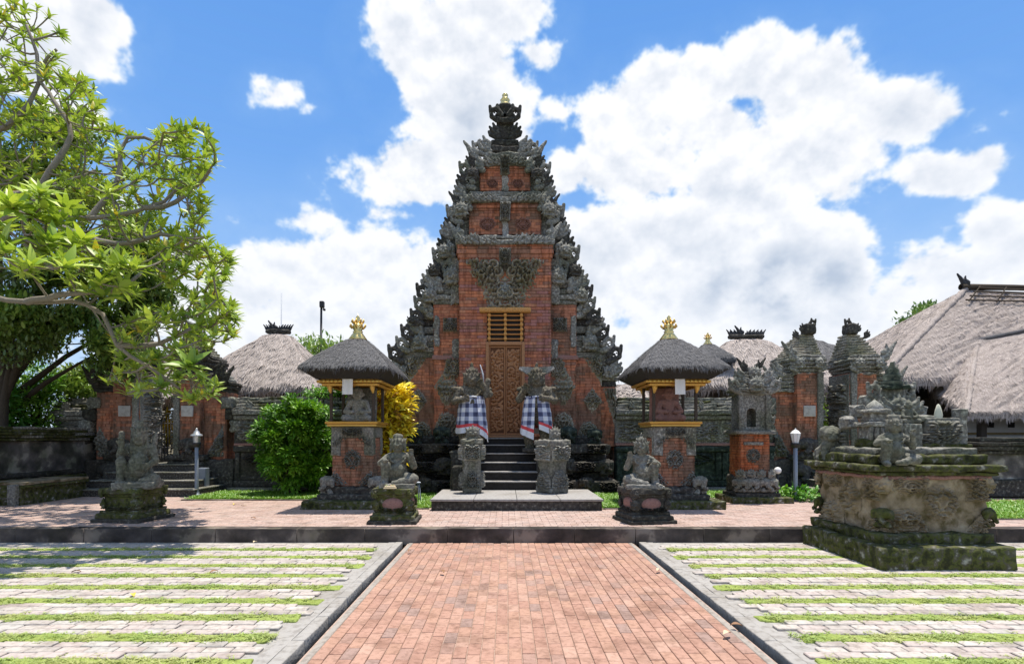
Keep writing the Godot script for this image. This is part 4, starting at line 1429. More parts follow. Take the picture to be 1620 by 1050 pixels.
func stair_block(u: Node3D, w: float, h: float, taper: float) -> void:
	rock_part("foot", u, Vector3(0, 0.07, 0), Vector3(w * 0.92, 0.14, w * 0.92), M.grey, 0.04, 0.02, 0.08)
	rock_part("shaft", u, Vector3(0, h * 0.5 + 0.05, 0), Vector3(w, h - 0.2, w), M.grey, 0.04, 0.025, 0.1, taper)
	rock_part("cap", u, Vector3(0, h - 0.09, 0), Vector3(w * 1.08, 0.12, w * 1.08), M.grey, 0.04, 0.03, 0.08)
	for k in 4:
		var a := k * PI / 2
		var d := Vector3(sin(a), 0, cos(a))
		carve(u, "arch", d * w * 0.44 + Vector3(0, 0.3, 0), w * 0.8, 0.36, M.grey, a, 0.6)
		carve(u, "rect%d" % k, d * w * 0.48 + Vector3(0, h * 0.74, 0), w * 0.85, 0.34, M.pale, a, 0.6)
	part("crest", P.mask, M.grey, u, Vector3(0.02, h + 0.06, 0.05), Vector3.ZERO, Vector3.ONE * 0.26)

# ---- precinct walls
func wall_run(label: String, x0: float, x1: float, zf: float, base_m: Material) -> void:
	var w := thing("temple_wall", label, "wall")
	var len := x1 - x0
	var cx := (x0 + x1) * 0.5
	var z := -zf - 0.35
	rock_part("ledge", w, Vector3(cx, 0.255, z + 0.28), Vector3(len, 0.12, 0.85), M.grey, 0.015, 0.008, 0.4)
	rock_part("base", w, Vector3(cx, 0.84, z), Vector3(len, 1.06, 0.62), base_m, 0.02, 0.012, 0.4)
	rock_part("plinth_moulding", w, Vector3(cx, 0.40, z + 0.06), Vector3(len, 0.16, 0.66), base_m, 0.03, 0.012, 0.3)
	rock_part("plinth_moulding", w, Vector3(cx, 1.30, z + 0.05), Vector3(len, 0.15, 0.68), base_m, 0.03, 0.012, 0.3)
	rock_part("string_course", w, Vector3(cx, 1.42, z + 0.02), Vector3(len, 0.07, 0.66), M.rose, 0.012, 0.006, 0.3)
	rock_part("frieze", w, Vector3(cx, 1.76, z), Vector3(len, 0.62, 0.6), M.stone, 0.02, 0.01, 0.3)
	rock_part("cornice", w, Vector3(cx, 2.12, z + 0.04), Vector3(len, 0.11, 0.72), M.stone, 0.03, 0.012, 0.2)
	rock_part("cornice", w, Vector3(cx, 2.25, z + 0.04), Vector3(len, 0.13, 0.86), M.stone, 0.03, 0.018, 0.2)
	var n := maxi(1, int(len / 1.25))
	for i in n:
		var x := x0 + (i + 0.5) * len / n
		var pw := len / n
		carve(w, "rect%d" % (i % 4), Vector3(x, 1.76, z + 0.305), pw * 0.94, 0.5, M.stone, 0, 0.7)
		# sunk panel with a raised frame, a worn carving in it
		for e in [-1.0, 1.0]:
			rock_part("panel_frame", w, Vector3(x + e * (pw * 0.5 - 0.09), 0.85, z + 0.32), Vector3(0.13, 0.72, 0.09), base_m, 0.02, 0.008)
		rock_part("panel_frame", w, Vector3(x, 0.53, z + 0.32), Vector3(pw * 0.8, 0.09, 0.08), base_m, 0.02, 0.008)
		carve(w, "round%d" % (i % 2), Vector3(x, 1.04, z + 0.31), pw * 0.75, 0.36, base_m, 0, 0.7)
	# coping of mossy stones, course on course
	for c in 4:
		var y := 2.36 + c * 0.085
		var x := x0 + rng.randf() * 0.1
		while x < x1 - 0.1:
			var l := minf(rng.randf_range(0.28, 0.55), x1 - x)
			rock_part("coping_stone", w, Vector3(x + l * 0.5, y, z + 0.02), Vector3(l - 0.015, 0.08, 0.74 - 0.13 * c + rng.randf_range(-0.03, 0.03)), M.stone if rng.randf() < 0.75 else M.moss, 0.02, 0.02, 0.2)
			x += l
	for i in int(len / 0.9):
		ear(w, Vector3(x0 + (i + 0.5) * 0.9, 2.36, z + 0.36), 0.22, 1.0 if i % 2 else -1.0, 1, M.stone, "coping_ornament", 0.6)

func build_walls() -> void:
	wall_run("mossy carved temple wall between the left side gate and the great gate", -7.1, -2.9, 14.8, M.dark)
	wall_run("mossy carved temple wall between the great gate and the right side gate", 2.85, 7.0, 14.8, M.green)
	wall_run("shaded temple wall behind the plants at far left", -12.2, -10.3, 15.25, M.dark)
	wall_run("short temple wall right of the right side gate", 10.1, 11.1, 15.2, M.dark)

# ---- the two side gates, each of two brick piers
func gate_pier(label: String, xin: float, out: float, zf: float, cap_m: Material) -> void:
	var g := thing("gate_pier", label, "gate pillar", Vector3.ZERO, 0.0, "brick piers of the side gates")
	var w := 0.66
	var cx := xin + out * w * 0.5
	var dz := 0.95
	var cz := -zf - dz * 0.5
	var b := mb()
	b.brick_box(Vector3(cx, 2.2, cz), Vector3(w, 2.15, dz), 0.24, 0.07, rng, BR, nzf, 0.9)
	part("brick_shaft", b.mesh(), M.brick, g, Vector3.ZERO, Vector3.ZERO, Vector3.ONE, "stuff")
	# carved grey jamb lining the opening
	var jm: Material = M.pale if xin < -9.0 else M.grey
	rock_part("stone_jamb", g, Vector3(xin + out * 0.02, 2.15, cz), Vector3(0.12, 2.2, dz - 0.02), jm, 0.02, 0.01)
	for k in 3:
		carve(g, "rect%d" % k, Vector3(xin - out * 0.04, 1.55 + k * 0.6, cz), 0.8, 0.55, jm, -out * PI / 2, 1.0)
	rock_part("corner_pilaster", g, Vector3(xin + out * 0.07, 2.2, -zf + 0.02), Vector3(0.15, 2.15, 0.1), jm, 0.02, 0.015)
	# foot
	rock_part("foot", g, Vector3(cx, 0.45, cz), Vector3(w + 0.5, 0.5, dz + 0.4), M.dark, 0.04, 0.02)
	rock_part("foot", g, Vector3(cx, 0.85, cz), Vector3(w + 0.25, 0.34, dz + 0.25), M.dark, 0.05, 0.03)
	rock_part("foot", g, Vector3(cx, 1.08, cz), Vector3(w + 0.36, 0.14, dz + 0.3), M.dark, 0.03, 0.02)
	part("beast_head", P.beast, M.dark, g, Vector3(cx + out * 0.12, 1.3, -zf + 0.12), Vector3.ZERO, Vector3(out, 1, 1) * 0.42)
	part("beast_head", P.beast, M.dark, g, Vector3(cx + out * 0.25, 0.62, -zf + 0.25), Vector3.ZERO, Vector3(out, 1, 1) * 0.46)
	var pq := mb()
	pq.rock(Vector3(cx + out * 0.02, 2.28, -zf + 0.04), Vector3(0.3, 0.28, 0.05), Color.WHITE, 0.01, 0.004)
	part("pale_plaque", pq.mesh(true), M.plaster, g)
	# spreading capital
	var y := 3.22
	for c in [[0.70, 0.08], [0.75, 0.08], [0.82, 0.09], [0.90, 0.09], [0.94, 0.09], [0.88, 0.08]]:
		rock_part("capital", g, Vector3(cx + out * 0.09, y + c[1] * 0.5, cz), Vector3(c[0], c[1] - 0.006, dz + c[0] - 0.66), cap_m, 0.03, 0.02)
		y += c[1]
	for sx in [-1.0, 1.0]:
		part("guardian_mask", P.mask, cap_m, g, Vector3(cx + out * 0.08 + sx * 0.27, y - 0.26, -zf + 0.14), Vector3(0, sx * 0.4, 0), Vector3.ONE * 0.26)
		if sx == out:
			ear(g, Vector3(cx + sx * 0.46, y - 0.12, -zf + 0.12), 0.42, sx, 2, cap_m, "horn_ornament")
		ear(g, Vector3(cx + out * 0.08 + sx * 0.32, y - 0.42, -zf + 0.1), 0.26, sx, 1, cap_m)
	# stepped roof of thin slabs
	for k in 8:
		var ww := 0.80 - k * 0.055
		rock_part("roof_slab", g, Vector3(cx + out * (0.06 - 0.02 * k), y + 0.03, cz), Vector3(ww, 0.066, dz * 0.9 - k * 0.07), M.carved, 0.018, 0.014, 0.12)
		y += 0.074
	rock_part("crown", g, Vector3(cx - out * 0.14, y + 0.13, cz + 0.15), Vector3(0.26, 0.28, 0.3), M.dark, 0.04, 0.02, 0.1)
	ear(g, Vector3(cx - out * 0.16, y + 0.16, cz + 0.2), 0.24, -out, 0, M.dark, "crown_ornament")
	ear(g, Vector3(cx - out * 0.02, y + 0.06, cz + 0.2), 0.22, out, 1, M.dark, "crown_ornament")
	ear(g, Vector3(cx + out * 0.2, y - 0.1, cz + 0.25), 0.2, out, 1, M.dark, "crown_ornament")
	# stepped wing on the outer side
	var wx := xin + out * (w + 0.28)
	var wb := mb()
	wb.brick_box(Vector3(wx, 1.85, cz - 0.05), Vector3(0.56, 1.9, dz * 0.7), 0.24, 0.07, rng, BR, nzf, 0.8)
	part("brick_wing", wb.mesh(), M.brick, g, Vector3.ZERO, Vector3.ZERO, Vector3.ONE, "stuff")
	rock_part("wing_foot", g, Vector3(wx + out * 0.1, 0.6, cz), Vector3(0.85, 0.85, dz * 0.9), M.dark, 0.04, 0.025)
	for k in 5:
		var ww: float = [0.66, 0.76, 0.84, 0.7, 0.5][k]
		rock_part("wing_cap", g, Vector3(wx - out * (0.02 if k < 3 else 0.1), 2.83 + k * 0.1, cz - 0.02), Vector3(ww, 0.092, dz * 0.85), cap_m if k < 3 else M.stone, 0.025, 0.02)
	ear(g, Vector3(wx + out * 0.25, 3.0, -zf - 0.05), 0.42, out, 2, cap_m, "horn_ornament")
	ear(g, Vector3(wx + out * 0.12, 3.2, -zf - 0.05), 0.36, out, 1, cap_m)
	part("carved_panel", P.corner, M.stone, g, Vector3(wx, 1.55, cz - 0.05 + dz * 0.35 + 0.02), Vector3(0, 0, PI), Vector3(out * 0.5, 0.9, 1))
	# sloping stone shoulder down to the wall
	for k in 4:
		rock_part("shoulder_stone", g, Vector3(wx + out * (0.34 + 0.12 * k), 2.5 - 0.3 * k, cz), Vector3(0.34, 0.3, dz * 0.75), M.dark if k % 2 else M.stone, 0.05, 0.03)

func build_side_gates() -> void:
	gate_pier("inner brick pier of the right side gate, nearer the great gate", 8.17, -1.0, 14.7, M.stone)
	gate_pier("outer brick pier of the right side gate with grey carved jamb", 8.90, 1.0, 14.7, M.stone)
	gate_pier("outer brick pier of the left side gate half hidden by leaves", -9.5, -1.0, 14.7, M.dark)
	gate_pier("inner brick pier of the left side gate behind the lamp post", -8.58, 1.0, 14.7, M.dark)
	var s := thing("gate_steps", "dark stone steps with pale edges rising to the left side gate", "steps")
	for k in 4:
		var w := 2.9 - 0.35 * k
		rock_part("step", s, Vector3(-8.75, 0.28 + 0.18 * k, -13.35 - 0.34 * k - 0.8), Vector3(w, 0.15, 1.7), M.gutter, 0.012, 0.005, 0.3)
		rock_part("tread", s, Vector3(-8.75, 0.375 + 0.18 * k, -13.33 - 0.34 * k - 0.8), Vector3(w + 0.02, 0.035, 1.74), M.grey, 0.012, 0.005, 0.3)
	var t := thing("gate_steps", "dark stone steps with pale edges rising to the right side gate", "steps")
	for k in 4:
		var w := 2.3 - 0.35 * k
		rock_part("step", t, Vector3(8.5, 0.28 + 0.18 * k, -13.0 - 0.4 * k - 0.8), Vector3(w, 0.15, 1.7), M.gutter, 0.012, 0.005, 0.3)
		rock_part("tread", t, Vector3(8.5, 0.375 + 0.18 * k, -12.98 - 0.4 * k - 0.8), Vector3(w + 0.02, 0.035, 1.74), M.grey, 0.012, 0.005, 0.3)
	# openwork iron leaf standing half open in the left gate
	var g := thing("iron_gate", "arched dark openwork iron leaf in the left side gate", "iron gate", Vector3(-9.28, 0.98, -15.3), 0.25)
	var b := mb()
	for i in 6:
		var x := i * 0.075
		b.tube(PackedVector3Array([Vector3(x, 0, 0), Vector3(x, 1.05 + 0.2 * sin(PI * i / 5.0), 0)]), PackedFloat32Array([0.012, 0.012]), 6)
	for y in [0.05, 0.35, 1.0]:
		b.tube(PackedVector3Array([Vector3(0, y, 0), Vector3(0.375, y, 0)]), PackedFloat32Array([0.014, 0.014]), 6)
	var arc := PackedVector3Array()
	var rad := PackedFloat32Array()
	for i in 13:
		arc.append(Vector3(0.1875 - 0.1875 * cos(PI * i / 12.0), 1.05 + 0.22 * sin(PI * i / 12.0), 0))
		rad.append(0.016)
	b.tube(arc, rad, 6)
	for i in 5:
		for j in 2:
			var ring := PackedVector3Array()
			var rr := PackedFloat32Array()
			for k in 9:
				ring.append(Vector3(0.0375 + 0.075 * i + 0.033 * cos(TAU * k / 8.0), 0.12 + 0.15 * j + 0.06 * sin(TAU * k / 8.0), 0))
				rr.append(0.008)
			b.tube(ring, rr, 5)
	part("bars", b.mesh(true), M.iron, g)

func build_left_terrace_wall() -> void:
	var w := thing("garden_terrace_wall", "long shaded stone retaining wall with layered mossy coping at far left", "retaining wall")
	rock_part("wall_face", w, Vector3(-11.5, 0.86, -12.0), Vector3(1.0, 1.32, 7.0), M.face, 0.03, 0.012, 0.4)
	rock_part("base_course", w, Vector3(-11.42, 0.42, -12.0), Vector3(1.05, 0.5, 7.03), M.moss, 0.03, 0.015, 0.4)
	rock_part("base_course", w, Vector3(-11.45, 0.75, -12.0), Vector3(1.03, 0.12, 7.02), M.dark, 0.03, 0.012, 0.4)
	for c in 5:
		var z := -8.6
		while z > -15.45:
			var l := minf(rng.randf_range(0.35, 0.75), z + 15.5)
			rock_part("coping_stone", w, Vector3(-11.45 - 0.0, 1.555 + c * 0.066, z - l * 0.5), Vector3(1.14 + [0.0, 0.1, 0.16, 0.1, 0.04][c] + rng.randf_range(-0.03, 0.03), 0.058, l - 0.012), M.moss if rng.randf() < 0.7 else M.stone, 0.012, 0.01, 0.3)
			z -= l
	var s := part("garden_soil", sheet(-40.0, -11.9, -40.0, -8.5, 1.5, 3.0, 0.1), M.soil, self)
	s.set_meta("kind", "structure")
	var b := thing("stone_bench_wall", "low mossy stone bench wall beside the left gate steps", "low wall")
	rock_part("bench_body", b, Vector3(-10.3, 0.38, -12.5), Vector3(0.8, 0.38, 1.85), M.moss, 0.03, 0.012, 0.3)
	for i in 4:
		for c in 2:
			rock_part("bench_stone", b, Vector3(-10.28, 0.59 + c * 0.065, -11.82 - i * 0.46), Vector3(0.9 - c * 0.06, 0.058, 0.45), M.altar if c else M.moss, 0.012, 0.008, 0.3)
	rock_part("end_post", b, Vector3(-9.98, 0.42, -11.5), Vector3(0.16, 0.44, 0.12), M.grey, 0.02, 0.01)
	# right-hand terrace under the big pavilion
	var r := thing("pavilion_terrace", "dark layered stone terrace under the big thatched pavilion", "stone terrace")
	rock_part("terrace_face", r, Vector3(14.6, 0.8, -15.4), Vector3(7.0, 1.2, 4.2), M.face, 0.03, 0.012, 0.4)
	rock_part("base_course", r, Vector3(14.6, 0.42, -15.36), Vector3(7.1, 0.42, 4.3), M.dark, 0.04, 0.02, 0.4)
	for c in 4:
		rock_part("coping_course", r, Vector3(14.6, 1.25 + c * 0.1, -15.4), Vector3(7.1 + [0.0, 0.14, 0.24, 0.1][c], 0.092, 4.3 + [0.0, 0.14, 0.24, 0.1][c]), M.dark, 0.02, 0.014, 0.3)

# ---- thatched buildings
func thatch(cx: float, cz: float, hx: float, hz: float, y0: float, y1: float, rx: float, rz: float, pw: float, thick: float, amp := 0.015, rings := 14, per := 48, sq0 := 0.93, inset := 0.985) -> Mb:
	var b := mb()
	var prev := PackedVector3Array()
	for t in rings + 2:
		var f := maxf(0.0, (t - 1.0) / rings)
		var g := pow(f, pw)
		var y := lerpf(y0, y1, f)
		var ax := lerpf(hx, rx, g)
		var az := lerpf(hz, rz, g)
		if t == 0:
			y = y0 - thick
			ax *= inset
			az *= inset
		elif t == rings + 1:
			ax = 0.02
			az = 0.02
			y = y1 + 0.02
		var row := PackedVector3Array()
		for i in per + 1:
			var a := TAU * i / per + PI / 4
			var m := maxf(absf(cos(a)), absf(sin(a)))
			var sq := lerpf(sq0, 0.72, f)
			var ff := lerpf(1.0, 1.0 / m, sq)
			var p := Vector3(cx + cos(a) * ff * ax, y, cz - sin(a) * ff * az)
			if i == per:
				p = row[0]
			else:
				var am := amp * (2.2 if t <= 1 else 1.0)
				p += Vector3(nz.get_noise_3d(p.x * 4, p.y * 4, p.z * 4), nz.get_noise_3d(p.x * 4 + 9, p.y * 4, p.z * 4) + (rng.randf_range(-0.6, 0.6) if t == 0 else 0.0), nz.get_noise_3d(p.x * 4, p.y * 4, p.z * 4 + 9)) * am
			row.append(p)
		if prev.size():
			for i in per:
				b.q(prev[i], prev[i + 1], row[i + 1], row[i], Color.WHITE)
		prev = row
	return b

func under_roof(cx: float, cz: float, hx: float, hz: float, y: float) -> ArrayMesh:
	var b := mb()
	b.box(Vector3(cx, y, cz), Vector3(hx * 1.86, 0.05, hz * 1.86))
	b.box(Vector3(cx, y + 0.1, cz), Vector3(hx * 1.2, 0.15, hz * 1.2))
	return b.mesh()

func hut(label: String, cx: float, cz: float, hx: float, hz: float, y0: float, y1: float, rx: float, m: Material, crest: bool) -> Node3D:
	var h := thing("thatched_pavilion", label, "pavilion", Vector3.ZERO, 0.0, "thatched pavilions behind the temple wall")
	var rm := thatch(cx, cz, hx, hz, y0, y1, rx, 0.12, 1.12, 0.2, 0.05, 16, 64).mesh(true)
	part("thatched_roof", rm, m, h)
	straw(h, rm, 14000, 0.24, 0.014, M.straw, Color(0.42, 0.37, 0.345) if m == M.reed else Color(0.16, 0.16, 0.165))
	part("roof_underside", under_roof(cx, cz, hx, hz, y0 - 0.12), M.underside, h)
	for sx in [-1.0, 1.0]:
		for sz in [-1.0, 1.0]:
			var p := mb()
			p.box(Vector3(cx + sx * hx * 0.7, y0 * 0.5 - 0.1, cz + sz * hz * 0.7), Vector3(0.16, y0, 0.16), Color.WHITE, 0.02)
			part("post", p.mesh(), M.darkwood, h)
	rock_part("platform", h, Vector3(cx, 0.5, cz), Vector3(hx * 1.7, 1.0, hz * 1.7), M.dark, 0.05, 0.02, 0.5)
	if crest:
		rock_part("ridge_cap", h, Vector3(cx, y1 + 0.04, cz), Vector3(rx * 2.3, 0.14, 0.3), M.dark, 0.05, 0.02)
		for i in 9:
			ear(h, Vector3(cx + lerpf(-rx, rx, i / 8.0), y1 + 0.06, cz), 0.22 + (0.12 if i == 3 else 0.0), 1.0 if i > 3 else -1.0, 2, M.iron, "ridge_ornament")
	return h

func patch(b: Mb, A: Vector3, B: Vector3, C: Vector3, D: Vector3, nu: int, nv: int, amp: float, bulge := 0.0) -> void:
	var prev := PackedVector3Array()
	var nrm := (B - A).cross(D - A).normalized()
	for j in nv + 1:
		var row := PackedVector3Array()
		for i in nu + 1:
			var u := float(i) / nu
			var v := float(j) / nv
			var p := A.lerp(B, u).lerp(D.lerp(C, u), v)
			var w := clampf(minf(u, 1.0 - u) * 10.0, 0.0, 1.0)
			p += nrm * (bulge * sin(PI * v) * w + w * clampf((1.0 - v) * 8.0, 0.0, 1.0) * (amp * (nz.get_noise_3d(p.x * 1.6, p.y * 1.6, p.z * 1.6) * 2.0 + nz.get_noise_3d(p.x * 6.0, p.y * 2.0, p.z * 6.0) * 1.2) + amp * 0.5 * rng.randf_range(-1, 1)))
			row.append(p)
		if prev.size():
			for i in nu:
				b.q(prev[i], prev[i + 1], row[i + 1], row[i], Color.WHITE)
		prev = row

func build_pavilions() -> void:
	hut("pale thatched pavilion roof with dark spiked ridge behind the wall left of the great gate", -7.7, -19.2, 2.15, 2.3, 3.1, 5.12, 0.34, M.reed, true)
	hut("pale shaggy thatched pavilion roof with spiked ridge behind the wall right of the great gate", 8.1, -19.2, 2.3, 2.2, 3.2, 4.95, 0.5, M.reed, true)
	hut("distant grey thatched roof peak seen between the piers of the right side gate", 12.6, -24.0, 3.0, 2.6, 3.8, 5.75, 0.5, M.thatch, false)
	hut("low pale thatched roof close behind the temple wall right of the great gate", 4.0, -18.6, 1.2, 1.4, 2.7, 3.35, 0.3, M.reed, false)
	hut("pale thatched roof seen through the left side gate behind its iron leaf", -11.2, -20.0, 2.4, 2.0, 2.9, 4.5, 0.6, M.reed, false)
	var f := thing("small_thatched_shrine", "small dark thatched shrine roof with brass finial far behind the right shrine", "shrine")
	var rm := thatch(6.38, -18.0, 0.66, 0.66, 4.02, 4.56, 0.12, 0.12, 1.2, 0.12).mesh(true)
	part("thatched_roof", rm, M.thatch, f)
	straw(f, rm, 3500, 0.12, 0.01, M.straw, Color(0.125, 0.125, 0.132))
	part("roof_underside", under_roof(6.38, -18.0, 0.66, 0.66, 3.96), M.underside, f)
	rock_part("body", f, Vector3(6.38, 1.9, -18.0), Vector3(0.6, 3.9, 0.6), M.dark, 0.03, 0.01, 0.4)
	finial(f, Vector3(6.38, 4.54, -18.0), 0.42)
	# the big pavilion on the right
	var p := thing("great_thatched_pavilion", "large pale thatched pavilion with bamboo-pinned ridge filling the right edge", "pavilion")
	var R0 := at(1527, 458, 21.0)
	var R1 := Vector3(27.0, R0.y - 0.25, -21.5)
	var E0 := at(1391, 597, 17.2)
	var E1 := Vector3(27.0, E0.y, -17.2)
	var L0 := Vector3(E0.x + 0.2, E0.y, -25.0)
	var th := mb()
	patch(th, E0, E1, R1, R0, 70, 30, 0.035, 0.12)
	patch(th, L0, E0, R0, R0, 30, 30, 0.035, 0.1)
	patch(th, L0, R0, R1, Vector3(27.0, E0.y, -25.0), 30, 20, 0.03)
	for e in [[E0, E1], [L0, E0]]:
		var d := Vector3(0, -0.26, 0)
		patch(th, e[0] + d, e[1] + d, e[1], e[0], 60, 2, 0.03)
	var upm := th.mesh(true)
	part("upper_roof", upm, M.reed, p)
	straw(p, upm, 80000, 0.2, 0.012, M.straw, Color(0.40, 0.345, 0.32))
	hip(p, E0, R0, 0.10)
	hip(p, at(1467, 612, 18.4), at(1547, 540, 18.6), 0.08)
	hip(p, at(1530, 651, 15.2), at(1547, 540, 18.6), 0.07)
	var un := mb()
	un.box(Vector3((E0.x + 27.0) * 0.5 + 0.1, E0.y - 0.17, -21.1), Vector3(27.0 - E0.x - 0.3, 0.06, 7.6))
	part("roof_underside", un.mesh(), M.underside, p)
	var ridge := mb()
	ridge.tube(PackedVector3Array([R0 + Vector3(-0.15, 0.1, 0), R0 + Vector3(2, 0.1, -0.1), R1 + Vector3(0, 0.12, 0)]), PackedFloat32Array([0.12, 0.11, 0.12]), 8)
	part("ridge_roll", ridge.mesh(true), M.darkbark, p)
	ear(p, R0 + Vector3(0.1, 0.05, 0), 0.5, -1.0, 2, M.iron, "ridge_ornament")
	var ns := (E1 - E0).cross(R0 - E0).normalized()
	for k in 4:
		var v := 0.02 + k * 0.055
		var a := R0.lerp(E0, v) + Vector3(0.45, 0, 0) + ns * 0.14
		var c := R1.lerp(E1, v) + ns * 0.14
		var bam := mb()
		bam.tube(PackedVector3Array([a, a.lerp(c, 0.5) + Vector3(0, rng.randf_range(-0.05, 0.05), 0), c]), PackedFloat32Array([0.028, 0.028, 0.028]), 6)
		part("bamboo_batten", bam.mesh(true), M.darkbark, p)
	for k in 8:
		var a := R0.lerp(R1, 0.05 + k * 0.1) + ns * 0.16
		var c := (R0.lerp(R1, 0.05 + k * 0.1)).lerp(E0.lerp(E1, 0.05 + k * 0.1), 0.2) + ns * 0.16 + Vector3(rng.randf_range(-0.1, 0.1), 0, 0)
		var bam := mb()
		bam.tube(PackedVector3Array([a, c]), PackedFloat32Array([0.024, 0.024]), 6)
		part("bamboo_batten", bam.mesh(true), M.darkbark, p)
	# lower roof in front
	var Q0 := at(1547, 540, 18.6)
	var Q1 := Vector3(24.0, Q0.y + 1.6, -18.0)
	var F0 := at(1530, 651, 15.2)
	var F1 := Vector3(24.0, F0.y + 0.12, -15.0)
	var LL := at(1467, 612, 18.4)
	var lo := mb()
	patch(lo, F0, F1, Q1, Q0, 70, 26, 0.035, 0.14)
	patch(lo, LL, F0, Q0, Q0, 26, 26, 0.035, 0.1)
	for e in [[F0, F1], [LL, F0]]:
		var d := Vector3(0.02, -0.2, 0)
		patch(lo, e[0] + d, e[1] + d, e[1], e[0], 60, 2, 0.03)
	patch(lo, LL, Q0, Q1, Vector3(24, LL.y, -19.5), 20, 8, 0.02)
	var lom := lo.mesh(true)
	part("lower_roof", lom, M.reed, p)
	straw(p, lom, 60000, 0.16, 0.011, M.straw, Color(0.40, 0.345, 0.32))
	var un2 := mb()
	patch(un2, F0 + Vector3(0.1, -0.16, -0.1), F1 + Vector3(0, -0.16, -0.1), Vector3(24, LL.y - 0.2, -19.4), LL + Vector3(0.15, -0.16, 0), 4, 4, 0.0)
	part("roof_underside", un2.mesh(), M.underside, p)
	var rl := mb()
	rl.tube(PackedVector3Array([Q0 + Vector3(-0.1, 0.02, 0), Q0.lerp(Q1, 0.15) + Vector3(0, 0.06, 0), Q0.lerp(Q1, 0.5) + Vector3(0, 0.1, 0), Q1]), PackedFloat32Array([0.07, 0.06, 0.07, 0.07]), 8)
	part("ridge_roll", rl.mesh(true), M.thatch, p)
	for k in 4:
		var po := mb()
		po.box(Vector3(13.3 + 2.6 * k, 1.95, -15.9), Vector3(0.18, 1.0, 0.18), Color.WHITE, 0.02)
		part("post", po.mesh(), M.darkwood, p)
	for k in 3:
		var po := mb()
		po.box(Vector3(11.7 + 3.6 * k, 2.4, -18.6), Vector3(0.2, 2.4, 0.2), Color.WHITE, 0.02)
		part("post", po.mesh(), M.darkwood, p)
	var bk := mb()
	bk.box(Vector3(19.0, 1.8, -23.6), Vector3(15.0, 3.4, 0.3), Color(0.35, 0.33, 0.32), 0.02)
	bk.box(Vector3(12.1, 1.8, -21.0), Vector3(0.3, 3.4, 5.4), Color(0.35, 0.33, 0.32), 0.02)
	part("back_wall", bk.mesh(), M.plaster, p)
	var wl := mb()
	wl.box(Vector3(18.6, 2.1, -17.2), Vector3(9.6, 1.5, 0.2))
	part("white_wall", wl.mesh(), M.white, p)
	for k in 5:
		var wn := mb()
		wn.box(Vector3(14.55 + k * 0.62, 1.98, -17.07), Vector3(0.17, 0.16, 0.06), Color.WHITE, 0.01)
		part("vent_window", wn.mesh(), M.underside, p)
	var bm := mb()
	bm.box(Vector3(18.4, 1.72, -17.0), Vector3(9.6, 0.06, 0.12), Color(0.7, 0.55, 0.3))
	part("rail", bm.mesh(), M.plaster, p)

# loose straws lying down the slope of a roof mesh
func straw(parent: Node3D, mesh: ArrayMesh, n: int, len: float, wid: float, m: Material, base: Color) -> void:
	var f := mesh.get_faces()
	var acc := PackedFloat32Array()
	var sum := 0.0
	for i in range(0, f.size(), 3):
		sum += (f[i + 1] - f[i]).cross(f[i + 2] - f[i]).length()
		acc.append(sum)
	var b := mb()
	b.q(Vector3(-0.5, 0, 0), Vector3(0.5, 0, 0), Vector3(0.4, 0.6, 0.02), Vector3(-0.4, 0.6, 0.02), Color.WHITE)
	b.t(Vector3(-0.4, 0.6, 0.02), Vector3(0.4, 0.6, 0.02), Vector3(0.1, 1, 0.045), Color.WHITE)
	var tr: Array[Transform3D] = []
	var tc := PackedColorArray()
	for k in n:
		var i := mini(acc.bsearch(rng.randf() * sum), acc.size() - 1) * 3
		var u := rng.randf()
		var v := rng.randf()
		if u + v > 1.0:
			u = 1.0 - u
			v = 1.0 - v
		var p := f[i] + (f[i + 1] - f[i]) * u + (f[i + 2] - f[i]) * v
		var nr := (f[i + 2] - f[i]).cross(f[i + 1] - f[i]).normalized()
		if nr.y < 0.0:
			nr = -nr
		var d := Vector3.DOWN - nr * Vector3.DOWN.dot(nr)
		if d.length() < 0.1:
			continue
		d = (d.normalized() + Vector3(rng.randfn(), rng.randfn() * 0.3, rng.randfn()) * 0.16).normalized()
		d = (d - nr * (d.dot(nr) - rng.randf_range(0.0, 0.035))).normalized()
		var s := d.cross(nr).normalized()
		var L := len * rng.randf_range(0.5, 1.3)
		var w := wid * rng.randf_range(0.6, 1.5)
		tr.append(Transform3D(Basis(s * w, d * L, nr * L), p + nr * 0.004))
		var g := rng.randf_range(0.72, 1.15)
		tc.append(Color(base.r * g, base.g * g, base.b * g))
	copies("straw", b.mesh(), m, parent, tr, tc)

func hip(p: Node3D, a: Vector3, b: Vector3, r: float) -> void:
	var m := mb()
	var pts := PackedVector3Array()
	var rr := PackedFloat32Array()
	var n := int(a.distance_to(b) / 0.12)
	for i in n + 1:
		var q := a.lerp(b, float(i) / n)
		pts.append(q + Vector3(rng.randf_range(-0.02, 0.02), rng.randf_range(-0.02, 0.03) - r * 0.3, 0))
		rr.append(r * rng.randf_range(0.85, 1.2))
	m.tube(pts, rr, 9)
	part("hip_roll", m.mesh(true), M.reed, p)

